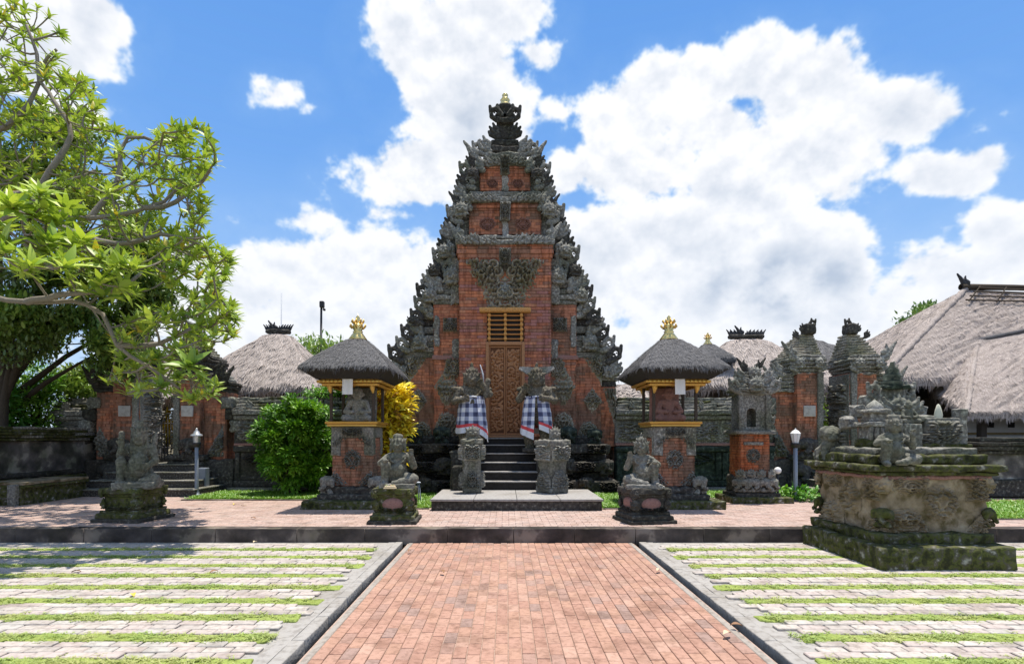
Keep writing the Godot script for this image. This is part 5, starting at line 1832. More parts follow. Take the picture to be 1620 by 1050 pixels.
func finial(parent: Node3D, o: Vector3, h: float) -> void:
	var s := h / 0.62
	var b := mb()
	b.lathe(o, PackedVector2Array([Vector2(0.0, 0), Vector2(0.21, 0.0) * s, Vector2(0.205, 0.03) * s, Vector2(0.14, 0.12) * s, Vector2(0.10, 0.17) * s, Vector2(0.12, 0.19) * s, Vector2(0.09, 0.21) * s, Vector2(0.13, 0.29) * s, Vector2(0.10, 0.36) * s, Vector2(0.07, 0.38) * s, Vector2(0.09, 0.42) * s, Vector2(0.04, 0.47) * s, Vector2(0.05, 0.51) * s, Vector2(0.015, 0.56) * s, Vector2(0, 0.62) * s]), 14)
	var f := part("finial", b.mesh(true), M.brass, parent)
	var c := mb()
	for k in 8:
		var a := TAU * k / 8
		for r in [[0.30, 0.13], [0.41, 0.09]]:
			var p: Vector3 = o + Vector3(cos(a) * r[1], r[0], sin(a) * r[1]) * s
			c.tube(PackedVector3Array([p - Vector3(0, 0.03, 0) * s, p + Vector3(cos(a) * 0.05, 0.02, sin(a) * 0.05) * s, p + Vector3(cos(a) * 0.04, 0.07, sin(a) * 0.04) * s]), PackedFloat32Array([0.02 * s, 0.024 * s, 0.006 * s]), 5)
	part("crown_leaves", c.mesh(true), M.gold, f)

# ---- the two thatched shrines on the terrace
func build_shrines() -> void:
	one_shrine("brick and stone shrine with dark thatched roof left of the stairs, before the green bush", -3.07, M.grey, -1)
	one_shrine("brick and stone shrine with dark thatched roof right of the stairs, red idol inside", 3.36, M.stone, 1)

func one_shrine(label: String, x: float, m: Material, side: int) -> void:
	var s := thing("thatched_shrine", label, "shrine", Vector3(x, TERRACE, -11.75), 0.0, "thatched shrines flanking the stairs")
	rock_part("base_slab", s, Vector3(0, 0.08, 0), Vector3(1.75, 0.17, 1.66), M.moss, 0.025, 0.012)
	rock_part("base_step", s, Vector3(0, 0.21, 0), Vector3(1.3, 0.12, 1.2), M.dark, 0.03, 0.015)
	rock_part("foot", s, Vector3(0, 0.34, 0), Vector3(1.05, 0.16, 1.0), M.dark, 0.04, 0.03, 0.1)
	for e in [-1.0, 1.0]:
		part("beast_head", P.beast, m, s, Vector3(e * 0.5, 0.42, 0.42), Vector3(0, e * 0.6, 0), Vector3(e, 1, 1) * 0.3)
		part("beast_head", P.beast, m, s, Vector3(e * 0.5, 0.42, -0.42), Vector3(0, e * 2.4, 0), Vector3(e, 1, 1) * 0.3)
	var b := mb()
	b.brick_box(Vector3(0, 0.9, 0), Vector3(0.78, 0.96, 0.78), 0.2, 0.06, rng, [Color(0.40, 0.19, 0.12), Color(0.36, 0.17, 0.11), Color(0.34, 0.20, 0.14)], nzf, 0.1, true)
	part("brick_body", b.mesh(), M.brick, s, Vector3.ZERO, Vector3.ZERO, Vector3.ONE, "stuff")
	for sx in [-1.0, 1.0]:
		for sz in [-1.0, 1.0]:
			rock_part("pilaster", s, Vector3(sx * 0.33, 1.32, sz * 0.34), Vector3(0.19, 0.58, 0.19), m, 0.02, 0.01, 0.1)
	rock_part("upper_block", s, Vector3(0, 1.5, 0), Vector3(0.86, 0.22, 0.86), m, 0.02, 0.01)
	carve(s, "rect1", Vector3(0, 1.5, 0.43), 0.42, 0.17, m, 0, 0.6, "niche_panel")
	carve(s, "round0", Vector3(0, 0.95, 0.39), 0.36, 0.42, m, 0, 0.7, "medallion")
	part("carved_panel", P.corner, m, s, Vector3(-0.22, 1.25, 0.39), Vector3.ZERO, Vector3(0.3, 0.3, 0.6))
	part("carved_panel", P.corner, m, s, Vector3(0.22, 1.25, 0.39), Vector3.ZERO, Vector3(-0.3, 0.3, 0.6))
	part("carved_panel", P.corner, m, s, Vector3(-0.22, 0.62, 0.39), Vector3.ZERO, Vector3(0.34, -0.36, 0.6))
	part("carved_panel", P.corner, m, s, Vector3(0.22, 0.62, 0.39), Vector3.ZERO, Vector3(-0.34, -0.36, 0.6))
	var gt := mb()
	gt.box(Vector3(0, 1.635, 0), Vector3(0.98, 0.05, 0.98), Color.WHITE, 0.012)
	gt.box(Vector3(0, 1.685, 0), Vector3(1.04, 0.05, 1.04), Color(1, 0.85, 0.7), 0.012)
	part("gilded_table", gt.mesh(), M.gold, s)
	rock_part("back_wall", s, Vector3(0, 2.08, -0.36), Vector3(0.62, 0.74, 0.08), M.rose if side > 0 else M.grey, 0.02, 0.008)
	for sx in [-1.0, 1.0]:
		for sz in [-1.0, 1.0]:
			var p := mb()
			p.box(Vector3(sx * 0.42, 2.09, sz * 0.42), Vector3(0.055, 0.78, 0.055), Color.WHITE, 0.008)
			var post := part("post", p.mesh(), M.darkwood, s)
			var br := mb()
			br.tube(PackedVector3Array([Vector3(sx * 0.42, 2.28, sz * 0.45), Vector3(sx * 0.42, 2.36, sz * 0.5), Vector3(sx * 0.42, 2.46, sz * 0.5)]), PackedFloat32Array([0.02, 0.05, 0.07]), 8)
			part("gilded_bracket", br.mesh(true), M.gold, post)
	var ev := mb()
	for e in [[0.58, 2.43, 0.05], [0.66, 2.485, 0.05], [0.60, 2.53, 0.05]]:
		for sz in [-1.0, 1.0]:
			ev.box(Vector3(0, e[1], sz * e[0]), Vector3(e[0] * 2.0 - 0.06, e[2], 0.055), Color(1, 0.9, 0.8), 0.008)
			ev.box(Vector3(sz * e[0] * 0.92, e[1], 0), Vector3(0.055, e[2], e[0] * 2.0 - 0.01), Color(1, 0.85, 0.75), 0.008)
	for k in 15:
		for sz in [-1.0, 1.0]:
			ev.box(Vector3(-0.56 + k * 0.08, 2.485, sz * 0.70), Vector3(0.05, 0.05, 0.03), Color(1, 1, 0.9), 0.008)
	part("gilded_eaves", ev.mesh(), M.gold, s)
	var rm := thatch(0, 0, 0.86, 1.08, 2.72, 3.42, 0.16, 0.16, 1.22, 0.035, 0.014, 18, 96, 0.985, 1.0).mesh(true)
	part("thatched_roof", rm, M.thatch, s)
	straw(s, rm, 12000, 0.10, 0.006, M.straw, Color(0.125, 0.125, 0.132))
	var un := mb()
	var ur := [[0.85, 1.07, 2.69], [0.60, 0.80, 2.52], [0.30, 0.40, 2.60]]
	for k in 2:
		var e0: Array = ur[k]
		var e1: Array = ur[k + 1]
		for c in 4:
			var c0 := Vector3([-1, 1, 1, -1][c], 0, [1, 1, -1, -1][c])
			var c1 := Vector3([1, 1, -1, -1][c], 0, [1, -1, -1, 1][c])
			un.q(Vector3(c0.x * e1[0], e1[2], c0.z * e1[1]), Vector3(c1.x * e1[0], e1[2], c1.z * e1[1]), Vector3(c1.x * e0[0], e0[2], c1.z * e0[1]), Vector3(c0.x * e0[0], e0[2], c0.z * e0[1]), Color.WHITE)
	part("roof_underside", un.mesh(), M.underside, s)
	finial(s, Vector3(0, 3.40, 0), 0.56)
	var ch := mb()
	var pr := PackedVector3Array()
	for j in 7:
		var row := PackedVector3Array()
		for i in 9:
			row.append(Vector3(-0.10 + i * 0.025, 2.57 - j * 0.058, 0.76 + 0.012 * sin(i * 1.3) + 0.004 * j))
		if pr.size():
			for i in 8:
				ch.q(row[i], row[i + 1], pr[i + 1], pr[i], Color.WHITE)
		pr = row
	part("white_cloth", ch.mesh(true), M.white, s)
	# the idol seated within
	var st := Sculpt.new()
	idol(st)
	var o := thing("shrine_idol", "small %s stone idol seated under the thatch of the %s shrine" % ["reddish" if side > 0 else "grey", "right" if side > 0 else "left"], "idol", Vector3(x, TERRACE + 1.71, -11.78))
	part("figure", st.mesh(0.022, 0.03, 0.012, 7.0, 31), M.rose if side > 0 else M.pale, o)

func idol(s: Sculpt) -> void:
	s.l(-0.16, 0.05, 0.0, 0.1, 0.16, 0.05, 0.0, 0.1)
	s.l(0, 0.1, 0, 0.13, 0, 0.36, 0, 0.12)
	s.l(-0.12, 0.4, 0, 0.075, 0.12, 0.4, 0, 0.075)
	s.s(0, 0.57, 0.03, 0.105)
	s.l(0, 0.66, 0.02, 0.09, 0, 0.76, 0.0, 0.03)
	for e in [-1.0, 1.0]:
		s.l(e * 0.16, 0.4, 0, 0.055, e * 0.24, 0.22, 0.08, 0.045)
		s.l(e * 0.24, 0.22, 0.08, 0.045, e * 0.08, 0.2, 0.17, 0.04)
		s.l(e * 0.12, 0.08, 0.05, 0.09, e * 0.24, 0.08, 0.17, 0.07)
		s.s(e * 0.04, 0.59, 0.125, 0.022, 1.0)
		s.s(e * 0.11, 0.57, 0.0, 0.035)
	s.s(0, 0.555, 0.14, 0.022, 1.0)
	s.l(-0.04, 0.52, 0.13, 0.014, 0.04, 0.52, 0.13, 0.014, 1.0)

func build_small_shrine() -> void:
	var s := thing("stone_niche_shrine", "orange brick niche shrine with tiered stone crown left of the right lamp post", "shrine", Vector3(5.32, TERRACE, -12.45))
	rock_part("base_slab", s, Vector3(0.06, 0.06, 0.05), Vector3(1.3, 0.14, 1.0), M.moss, 0.02, 0.01)
	rock_part("base_step", s, Vector3(0.03, 0.16, 0), Vector3(0.95, 0.1, 0.8), M.dark, 0.025, 0.012)
	rock_part("carved_foot", s, Vector3(0.03, 0.38, 0), Vector3(0.8, 0.36, 0.72), M.dark, 0.05, 0.03, 0.1)
	for k in 5:
		part("beast_head", P.beast, M.grey, s, Vector3(-0.34 + 0.18 * k, 0.36, 0.36 if k % 2 else 0.33), Vector3(0, (k - 2) * 0.3, 0), Vector3(1.0 if k > 2 else -1.0, 1, 1) * 0.24)
	for k in 4:
		part("guardian_mask", P.mask, M.grey, s, Vector3(-0.32 + 0.22 * k, 0.58, 0.33), Vector3(0, (k - 1.5) * 0.3, 0), Vector3.ONE * 0.19)
	var b := mb()
	b.brick_box(Vector3(0, 1.0, 0), Vector3(0.6, 0.95, 0.56), 0.2, 0.055, rng, [Color(0.47, 0.16, 0.07), Color(0.42, 0.13, 0.06), Color(0.45, 0.18, 0.09)], nzf, 0.0, true)
	part("brick_body", b.mesh(), M.brick, s, Vector3.ZERO, Vector3.ZERO, Vector3.ONE, "stuff")
	carve(s, "round0", Vector3(-0.04, 1.0, 0.29), 0.32, 0.32, M.grey, 0, 0.5, "medallion")
	rock_part("ledge", s, Vector3(-0.04, 1.26, 0.30), Vector3(0.42, 0.07, 0.06), M.grey, 0.012, 0.006)
	carve(s, "arch", Vector3(0, 1.40, 0.285), 0.5, 0.14, M.grey, PI, 0.5)
	rock_part("shelf", s, Vector3(0, 1.50, 0), Vector3(0.86, 0.08, 0.74), M.grey, 0.02, 0.012)
	# niche house
	var n := CSGCombiner3D.new()
	n.name = "niche_house"
	var bx := CSGBox3D.new()
	bx.size = Vector3(0.58, 0.78, 0.5)
	var h1 := CSGBox3D.new()
	h1.size = Vector3(0.2, 0.3, 0.4)
	h1.operation = CSGShape3D.OPERATION_SUBTRACTION
	h1.position = Vector3(-0.06, -0.16, 0.2)
	var h2 := CSGCylinder3D.new()
	h2.radius = 0.1
	h2.height = 0.4
	h2.sides = 16
	h2.rotation.x = PI / 2
	h2.operation = CSGShape3D.OPERATION_SUBTRACTION
	h2.position = Vector3(-0.06, -0.01, 0.2)
	bx.name = "house_block"; h1.name = "niche_opening"; h2.name = "niche_arch"
	for o in [bx, h1, h2]:
		n.add_child(o)
		o.material = M.grey
	n.position = Vector3(0, 1.93, 0)
	s.add_child(n)
	for e in [-1.0, 1.0]:
		rock_part("pilaster", s, Vector3(e * 0.29, 1.93, 0.24), Vector3(0.1, 0.78, 0.1), M.grey, 0.02, 0.015, 0.1)
	var y := 2.34
	for c in [0.70, 0.78, 0.72, 0.64, 0.55, 0.45, 0.35, 0.26]:
		rock_part("crown_slab", s, Vector3(0.02, y, 0), Vector3(c, 0.075, c * 0.85), M.stone, 0.025, 0.022, 0.1)
		y += 0.075
	for e in [-1.0, 1.0]:
		ear(s, Vector3(e * 0.36, 2.36, 0.28), 0.3, e, 0, M.stone)
		ear(s, Vector3(e * 0.26, 2.6, 0.24), 0.28, e, 1, M.stone)
		ear(s, Vector3(e * 0.12, 2.84, 0.1), 0.26, e, 2, M.dark)
	part("guardian_mask", P.mask, M.stone, s, Vector3(0, 2.48, 0.36), Vector3.ZERO, Vector3.ONE * 0.3)
	part("guardian_mask", P.mask, M.stone, s, Vector3(0.02, 2.75, 0.24), Vector3.ZERO, Vector3.ONE * 0.24)
	for k in 6:
		ear(s, Vector3(0.33 + rng.randf_range(-0.05, 0.05), 1.66 + k * 0.12, 0.22 - 0.05 * k), 0.2, 1.0, k % 3, M.grey, "leaf_ornament")

# ---- mossy altar platform on the right
func build_altar() -> void:
	var a := thing("stone_altar", "big mossy weathered stone altar platform with carved flared body at right front", "altar")
	var cx := 5.27
	rock_part("base_slab", a, Vector3(cx, 0.14, -7.66), Vector3(1.62, 0.30, 1.82), M.moss, 0.03, 0.016, 0.14)
	rock_part("base_step", a, Vector3(cx + 0.04, 0.345, -7.80), Vector3(1.46, 0.13, 1.58), M.moss, 0.03, 0.018, 0.14)
	rock_part("body", a, Vector3(cx + 0.12, 0.76, -7.84), Vector3(1.40, 0.76, 1.38), M.altar, 0.03, 0.02, 0.1, 0.95)
	for c in [[1.46, 0.05, 1.1], [1.54, 0.05, 1.15], [1.66, 0.08, 1.215]]:
		rock_part("cornice", a, Vector3(cx + 0.10, c[2], -7.84), Vector3(c[0], c[1], c[0]), M.rose if c[1] < 0.06 and c[0] < 1.5 else M.moss, 0.02, 0.012, 0.12)
	rock_part("upper_step", a, Vector3(cx + 0.12, 1.32, -7.92), Vector3(1.48, 0.12, 1.4), M.moss, 0.03, 0.016, 0.12)
	rock_part("upper_step", a, Vector3(cx + 0.14, 1.42, -7.96), Vector3(1.34, 0.09, 1.26), M.grey, 0.025, 0.014, 0.12)
	# reliefs on the two faces in view and round the back
	for k in 4:
		var t := k * PI / 2
		var d := Vector3(sin(t), 0, cos(t))
		var sd := Vector3(cos(t), 0, -sin(t))
		var o := Vector3(cx + 0.12, 0, -7.84) + d * 0.685
		carve(a, "round0", o + Vector3(0, 0.78, 0) + sd * 0.08, 0.44, 0.44, M.altar, t, 0.5, "medallion")
		carve(a, "arch", o + Vector3(0, 0.53, 0) - sd * 0.36 , 0.56, 0.34, M.altar, t, 0.55)
		carve(a, "arch", o + Vector3(0, 1.0, 0) - sd * 0.30, 0.5, 0.26, M.altar, t, 0.45, "carved_panel", PI)
		carve(a, "rect3", o + Vector3(0, 0.95, 0) + sd * 0.54, 0.28, 0.32, M.altar, t, 0.5)
		part("carved_panel", P.corner, M.altar, a, o + Vector3(0, 0.55, 0) + sd * 0.52, Vector3(0, t, 0), Vector3(-0.3, -0.3, 0.5))
		part("beast_head", P.beast, M.moss, a, o + Vector3(0, 0.58, 0) + sd * 0.70 - d * 0.02, Vector3(0, t + 0.6, 0), Vector3.ONE * 0.2)
		part("leaf_ornament", P.mask, M.altar, a, o + Vector3(0, 0.98, 0) + sd * 0.70 - d * 0.02, Vector3(0, t + 0.7, 0), Vector3.ONE * 0.2)
	# throne on top
	var t := thing("throne_shrine", "tiered carved stone throne shrine with pointed top on the mossy altar", "shrine", Vector3(5.52, 1.465, -8.05))
	t.scale = Vector3.ONE * 1.08
	rock_part("base", t, Vector3(0, 0.09, 0), Vector3(0.62, 0.18, 0.6), M.stone, 0.03, 0.02, 0.08)
	carve(t, "rect0", Vector3(0, 0.1, 0.305), 0.5, 0.15, M.stone, 0, 0.5)
	rock_part("neck", t, Vector3(0, 0.26, 0), Vector3(0.46, 0.16, 0.46), M.stone, 0.03, 0.02, 0.08)
	rock_part("shelf", t, Vector3(0, 0.37, 0), Vector3(0.6, 0.07, 0.56), M.stone, 0.02, 0.015, 0.08)
	rock_part("seat_back", t, Vector3(0, 0.58, -0.12), Vector3(0.36, 0.4, 0.16), M.stone, 0.04, 0.025, 0.08)
	rock_part("roof_slab", t, Vector3(0, 0.78, -0.08), Vector3(0.30, 0.06, 0.26), M.green, 0.02, 0.015, 0.08)
	var lt := mb()
	lt.lathe(Vector3(0, 0.80, -0.08), PackedVector2Array([Vector2(0.12, 0), Vector2(0.12, 0.06), Vector2(0.09, 0.08), Vector2(0.10, 0.14), Vector2(0.07, 0.17), Vector2(0.075, 0.22), Vector2(0.03, 0.26), Vector2(0.02, 0.32), Vector2(0.0, 0.33)]), 10, Color.WHITE, 0.5)
	part("spire", lt.mesh(true), M.green, t)
	for e in [-1.0, 1.0]:
		ear(t, Vector3(e * 0.16, 0.42, 0.1), 0.22, e, 1, M.stone)
		ear(t, Vector3(e * 0.16, 0.62, -0.1), 0.24, e, 0, M.stone)
		for k in 3:
			rock_part("sloping_arm", t, Vector3(e * (0.26 + 0.13 * k), 0.62 - 0.15 * k, -0.16), Vector3(0.18, 0.16, 0.16), M.stone, 0.03, 0.02, 0.08)
	part("guardian_mask", P.mask, M.stone, t, Vector3(0, 0.5, 0.05), Vector3.ZERO, Vector3.ONE * 0.24)
	var p := thing("carved_stone_panel", "upright scroll-carved stone panel with end post on top of the altar at right", "carved panel", Vector3(5.97, 1.465, -7.78))
	rock_part("slab", p, Vector3(-0.03, 0.2, 0), Vector3(0.5, 0.40, 0.14), M.grey, 0.02, 0.012, 0.1)
	carve(p, "rect1", Vector3(-0.04, 0.2, 0.072), 0.46, 0.34, M.grey, 0, 0.6, "scrollwork")
	rock_part("post", p, Vector3(0.25, 0.26, -0.02), Vector3(0.1, 0.53, 0.17), M.stone, 0.02, 0.012, 0.1)
	rock_part("sill", p, Vector3(-0.02, 0.025, 0.0), Vector3(0.68, 0.05, 0.26), M.moss, 0.015, 0.01, 0.1)
	var h := thing("offering_house", "little stone offering house with rounded knob left of the throne on the altar", "shrine", Vector3(5.02, 1.455, -7.75))
	rock_part("base", h, Vector3(0, 0.06, 0), Vector3(0.36, 0.13, 0.34), M.moss, 0.02, 0.015, 0.08)
	rock_part("body", h, Vector3(0, 0.2, 0), Vector3(0.28, 0.18, 0.28), M.stone, 0.02, 0.015, 0.08)
	for k in 5:
		rock_part("baluster", h, Vector3(-0.14 + 0.07 * k, 0.2, 0.15), Vector3(0.045, 0.18, 0.05), M.grey, 0.015, 0.01, 0.08)
	rock_part("shelf", h, Vector3(0, 0.32, 0), Vector3(0.38, 0.06, 0.36), M.stone, 0.02, 0.012, 0.08)
	rock_part("upper_body", h, Vector3(0, 0.42, 0), Vector3(0.22, 0.14, 0.2), M.stone, 0.02, 0.012, 0.08)
	rock_part("eaves", h, Vector3(0, 0.5, 0), Vector3(0.32, 0.05, 0.3), M.stone, 0.02, 0.012, 0.08)
	var kn := mb()
	kn.lathe(Vector3(0, 0.51, 0), PackedVector2Array([Vector2(0.1, 0), Vector2(0.11, 0.05), Vector2(0.07, 0.1), Vector2(0.03, 0.13), Vector2(0.0, 0.16)]), 10)
	part("knob", kn.mesh(true), M.pale, h)
	# stone animals and figures standing on it
	var li := Sculpt.new()
	li.l(0, 0.14, -0.08, 0.11, 0, 0.22, 0.04, 0.10)
	li.s(0, 0.36, 0.08, 0.1)
	li.l(-0.08, 0.42, 0.03, 0.05, 0.08, 0.42, 0.03, 0.05)
	for e in [-1.0, 1.0]:
		li.l(e * 0.07, 0.2, 0.06, 0.05, e * 0.08, 0.03, 0.1, 0.045)
		li.l(e * 0.09, 0.12, -0.1, 0.07, e * 0.11, 0.03, -0.04, 0.045)
		li.s(e * 0.04, 0.38, 0.165, 0.022, 1.0)
		li.s(e * 0.09, 0.4, 0.04, 0.04)
	li.l(-0.03, 0.31, 0.16, 0.035, 0.03, 0.31, 0.16, 0.035, 1.0)
	li.s(0, 0.345, 0.175, 0.025, 1.0)
	for k in 10:
		li.s(cos(k * 0.65) * 0.11, 0.36 + sin(k * 0.65) * 0.11, 0.03, 0.032)
	var lo := thing("stone_lion", "small crouching stone lion with curled mane on the left rear corner of the altar", "statue", Vector3(4.78, 1.26, -8.42), -0.2)
	part("figure", li.mesh(0.017, 0.025, 0.008, 9.0, 17), M.grey, lo, Vector3.ZERO, Vector3.ZERO, Vector3.ONE * 1.05)
	var si := Sculpt.new()
	seated(si, false)
	var so := thing("altar_guardian_statue", "small grey crouching guardian statue on the front edge of the mossy altar", "statue", Vector3(4.86, 1.255, -7.14), -0.15)
	part("figure", si.mesh(0.016, 0.022, 0.012, 10.0, 23), M.grey, so, Vector3.ZERO, Vector3.ZERO, Vector3.ONE * 0.68)
	var im := Sculpt.new()
	idol(im)
	var im_o := thing("altar_idol", "little round-headed stone idol in front of the throne on the altar", "statue", Vector3(5.46, 1.79, -7.72))
	part("figure", im.mesh(0.022, 0.03, 0.012, 7.0, 37), M.grey, im_o, Vector3.ZERO, Vector3.ZERO, Vector3.ONE * 0.42)
	rock_part("stand", im_o, Vector3(0, -0.17, 0), Vector3(0.24, 0.34, 0.22), M.stone, 0.02, 0.012, 0.08)
	var cl2 := thing("folded_cloth", "small pale folded cloth standing on the carved panel of the altar", "cloth", Vector3(5.93, 1.86, -7.8))
	var cb := mb()
	cb.lathe(Vector3.ZERO, PackedVector2Array([Vector2(0.055, 0), Vector2(0.06, 0.05), Vector2(0.045, 0.12), Vector2(0.02, 0.19), Vector2(0.0, 0.2)]), 7, Color(0.75, 0.75, 0.6), 0.0, 0.5)
	part("cloth", cb.mesh(true), M.white, cl2)

# ---- stone guardians
func seated(s: Sculpt, tall_crown: bool) -> void:
	# crouching on one heel, right knee up, unit high about 1
	s.s(0, 0.15, 0, 0.17)
	s.l(0, 0.18, 0, 0.17, 0, 0.47, -0.01, 0.145)
	s.s(0, 0.27, 0.09, 0.14)
	s.l(-0.12, 0.5, 0.0, 0.095, 0.12, 0.5, 0.0, 0.095)
	s.l(0, 0.54, 0.02, 0.075, 0, 0.64, 0.03, 0.07)
	head(s, 0.72, 0.04, 0.115, tall_crown)
	s.l(-0.12, 0.14, 0.04, 0.11, -0.21, 0.37, 0.22, 0.085)
	s.l(-0.21, 0.36, 0.22, 0.085, -0.22, 0.08, 0.21, 0.06)
	s.l(-0.22, 0.05, 0.2, 0.06, -0.24, 0.03, 0.34, 0.045)
	s.l(0.12, 0.13, 0.04, 0.11, 0.29, 0.12, 0.19, 0.09)
	s.l(0.29, 0.11, 0.2, 0.085, 0.06, 0.07, 0.27, 0.06)
	s.l(0.06, 0.06, 0.27, 0.055, -0.06, 0.05, 0.3, 0.045)
	s.l(-0.2, 0.49, 0.0, 0.07, -0.31, 0.4, 0.08, 0.058)
	s.l(-0.31, 0.4, 0.08, 0.055, -0.22, 0.46, 0.24, 0.042)
	hand(s, Vector3(-0.22, 0.455, 0.25), Vector3(0.15, -0.25, 0.9), 0.8)
	s.l(0.2, 0.49, 0.0, 0.07, 0.29, 0.34, 0.08, 0.058)
	s.l(0.29, 0.34, 0.08, 0.055, 0.25, 0.54, 0.16, 0.042)
	hand(s, Vector3(0.25, 0.56, 0.165), Vector3(-0.1, 1.0, 0.15), 0.8)
	dress(s, 0.5, 0.16)

func dress(s: Sculpt, yc: float, r: float) -> void:
	# necklace, belt and arm bands
	for k in 9:
		var a := PI * k / 8.0
		s.s(cos(a) * r * 0.85, yc - 0.02 - sin(a) * r * 0.5, r * 0.75 + 0.02 * sin(a), 0.022, 1.0)
	for k in 12:
		var a := TAU * k / 12.0
		s.s(cos(a) * (r + 0.02), 0.2, sin(a) * (r + 0.02), 0.028, 1.0)

func head(s: Sculpt, y: float, z: float, r: float, tall: bool) -> void:
	s.s(0, y, z, r)
	s.l(-r * 0.3, y - r * 0.5, z + r * 0.4, r * 0.5, r * 0.3, y - r * 0.5, z + r * 0.4, r * 0.5)
	for e in [-1.0, 1.0]:
		s.s(e * r * 0.4, y + r * 0.15, z + r * 0.86, r * 0.24, 1.0)
		s.l(e * r * 0.12, y + r * 0.42, z + r * 0.86, r * 0.14, e * r * 0.75, y + r * 0.55, z + r * 0.6, r * 0.14, 1.0)
		s.s(e * r * 0.5, y - r * 0.25, z + r * 0.72, r * 0.22, 1.0)
		s.l(e * r * 0.3, y - r * 0.62, z + r * 0.88, r * 0.08, e * r * 0.38, y - r * 0.32, z + r * 0.95, r * 0.05, 1.0)
		s.l(e * r * 1.05, y + r * 0.2, z - r * 0.1, r * 0.28, e * r * 1.1, y - r * 0.5, z - r * 0.05, r * 0.2)
		s.s(e * r * 1.12, y - r * 0.75, z, r * 0.22)
		s.l(e * r * 0.9, y + r * 0.5, z - r * 0.2, r * 0.3, e * r * 1.35, y + r * 1.1, z - r * 0.3, r * 0.1)
	s.s(0, y - r * 0.05, z + r * 1.02, r * 0.22, 1.0)
	s.l(-r * 0.32, y - r * 0.5, z + r * 0.92, r * 0.1, r * 0.32, y - r * 0.5, z + r * 0.92, r * 0.1, -1.0)
	# crown: ring of leaves, then tiers
	for k in 11:
		var a := TAU * k / 11.0 + PI / 2
		s.l(cos(a) * r * 0.95, y + r * 0.7, z - r * 0.1 + sin(a) * r * 0.95, r * 0.22, cos(a) * r * 1.05, y + r * 1.15, z - r * 0.1 + sin(a) * r * 1.05, r * 0.08, 1.0)
	s.l(0, y + r * 0.8, z - r * 0.1, r * 0.85, 0, y + r * 1.25, z - r * 0.15, r * 0.6)
	if tall:
		s.l(0, y + r * 1.4, z - r * 0.15, r * 0.55, 0, y + r * 1.9, z - r * 0.2, r * 0.3)
		s.s(0, y + r * 2.3, z - r * 0.2, r * 0.24)
		s.l(0, y + r * 1.9, z - r * 0.2, r * 0.2, 0, y + r * 2.7, z - r * 0.2, r * 0.07)
		for k in 9:
			var a := TAU * k / 9.0
			s.l(cos(a) * r * 0.75, y + r * 1.3, z - r * 0.1 + sin(a) * r * 0.75, r * 0.2, cos(a) * r * 0.85, y + r * 1.75, z - r * 0.1 + sin(a) * r * 0.85, r * 0.06, 1.0)
	else:
		s.l(-r * 0.4, y + r * 1.45, z - r * 0.15, r * 0.42, r * 0.4, y + r * 1.45, z - r * 0.15, r * 0.42)

func hand(s: Sculpt, p: Vector3, d: Vector3, size: float) -> void:
	d = d.normalized()
	var side := d.cross(Vector3(0, 0, 1) if absf(d.z) < 0.8 else Vector3(0, 1, 0)).normalized()
	var palm := p + d * 0.03 * size
	s.l(p.x, p.y, p.z, 0.045 * size, palm.x, palm.y, palm.z, 0.05 * size)
	var curl := side.cross(d)
	for k in 4:
		var o := palm + side * (k - 1.5) * 0.028 * size + d * 0.03 * size
		var m := o + d * (0.05 - 0.006 * absf(k - 1.5)) * size + curl * 0.012 * size
		var t := m + d * 0.015 * size + curl * 0.035 * size
		s.l(o.x, o.y, o.z, 0.017 * size, m.x, m.y, m.z, 0.016 * size, 1.0)
		s.l(m.x, m.y, m.z, 0.016 * size, t.x, t.y, t.z, 0.013 * size, 1.0)
	var th := palm - side * 0.055 * size
	var tt := th + d * 0.035 * size - side * 0.02 * size + curl * 0.03 * size
	s.l(th.x, th.y, th.z, 0.02 * size, tt.x, tt.y, tt.z, 0.015 * size, 1.0)

func fat_guardian(s: Sculpt) -> void:
	s.l(-0.1, 0.16, 0, 0.2, 0.1, 0.16, 0, 0.2)
	s.l(0, 0.25, 0.0, 0.24, 0, 0.52, -0.02, 0.19)
	s.s(0.02, 0.34, 0.13, 0.22)
	s.l(-0.17, 0.6, 0.0, 0.12, 0.17, 0.6, 0.0, 0.12)
	head(s, 0.82, 0.05, 0.145, false)
	s.l(-0.18, 0.14, 0.05, 0.13, -0.33, 0.4, 0.22, 0.1)
	s.l(-0.33, 0.4, 0.22, 0.1, -0.34, 0.1, 0.24, 0.075)
	s.l(-0.34, 0.06, 0.24, 0.075, -0.36, 0.04, 0.38, 0.055)
	s.l(0.18, 0.12, 0.05, 0.13, 0.38, 0.1, 0.2, 0.11)
	s.l(0.38, 0.1, 0.2, 0.1, 0.12, 0.07, 0.32, 0.07)
	s.l(-0.27, 0.62, 0, 0.09, -0.40, 0.52, 0.08, 0.07)
	s.l(-0.40, 0.52, 0.08, 0.07, -0.33, 0.66, 0.2, 0.05)
	hand(s, Vector3(-0.33, 0.67, 0.21), Vector3(0.1, 1, 0.1), 1.1)
	s.l(-0.31, 0.58, 0.24, 0.045, -0.33, 0.86, 0.16, 0.065)
	s.l(0.27, 0.62, 0, 0.09, 0.36, 0.42, 0.1, 0.075)
	s.l(0.36, 0.42, 0.1, 0.07, 0.25, 0.34, 0.28, 0.05)
	hand(s, Vector3(0.25, 0.34, 0.29), Vector3(-0.7, -0.1, 0.5), 1.1)
	s.l(0.30, 0.72, -0.03, 0.06, 0.33, 0.86, -0.05, 0.04)
	dress(s, 0.62, 0.24)
	s.l(-0.4, 0.03, 0.0, 0.07, 0.4, 0.03, 0.0, 0.07)
	s.l(-0.35, 0.03, 0.3, 0.06, 0.35, 0.03, 0.3, 0.06)

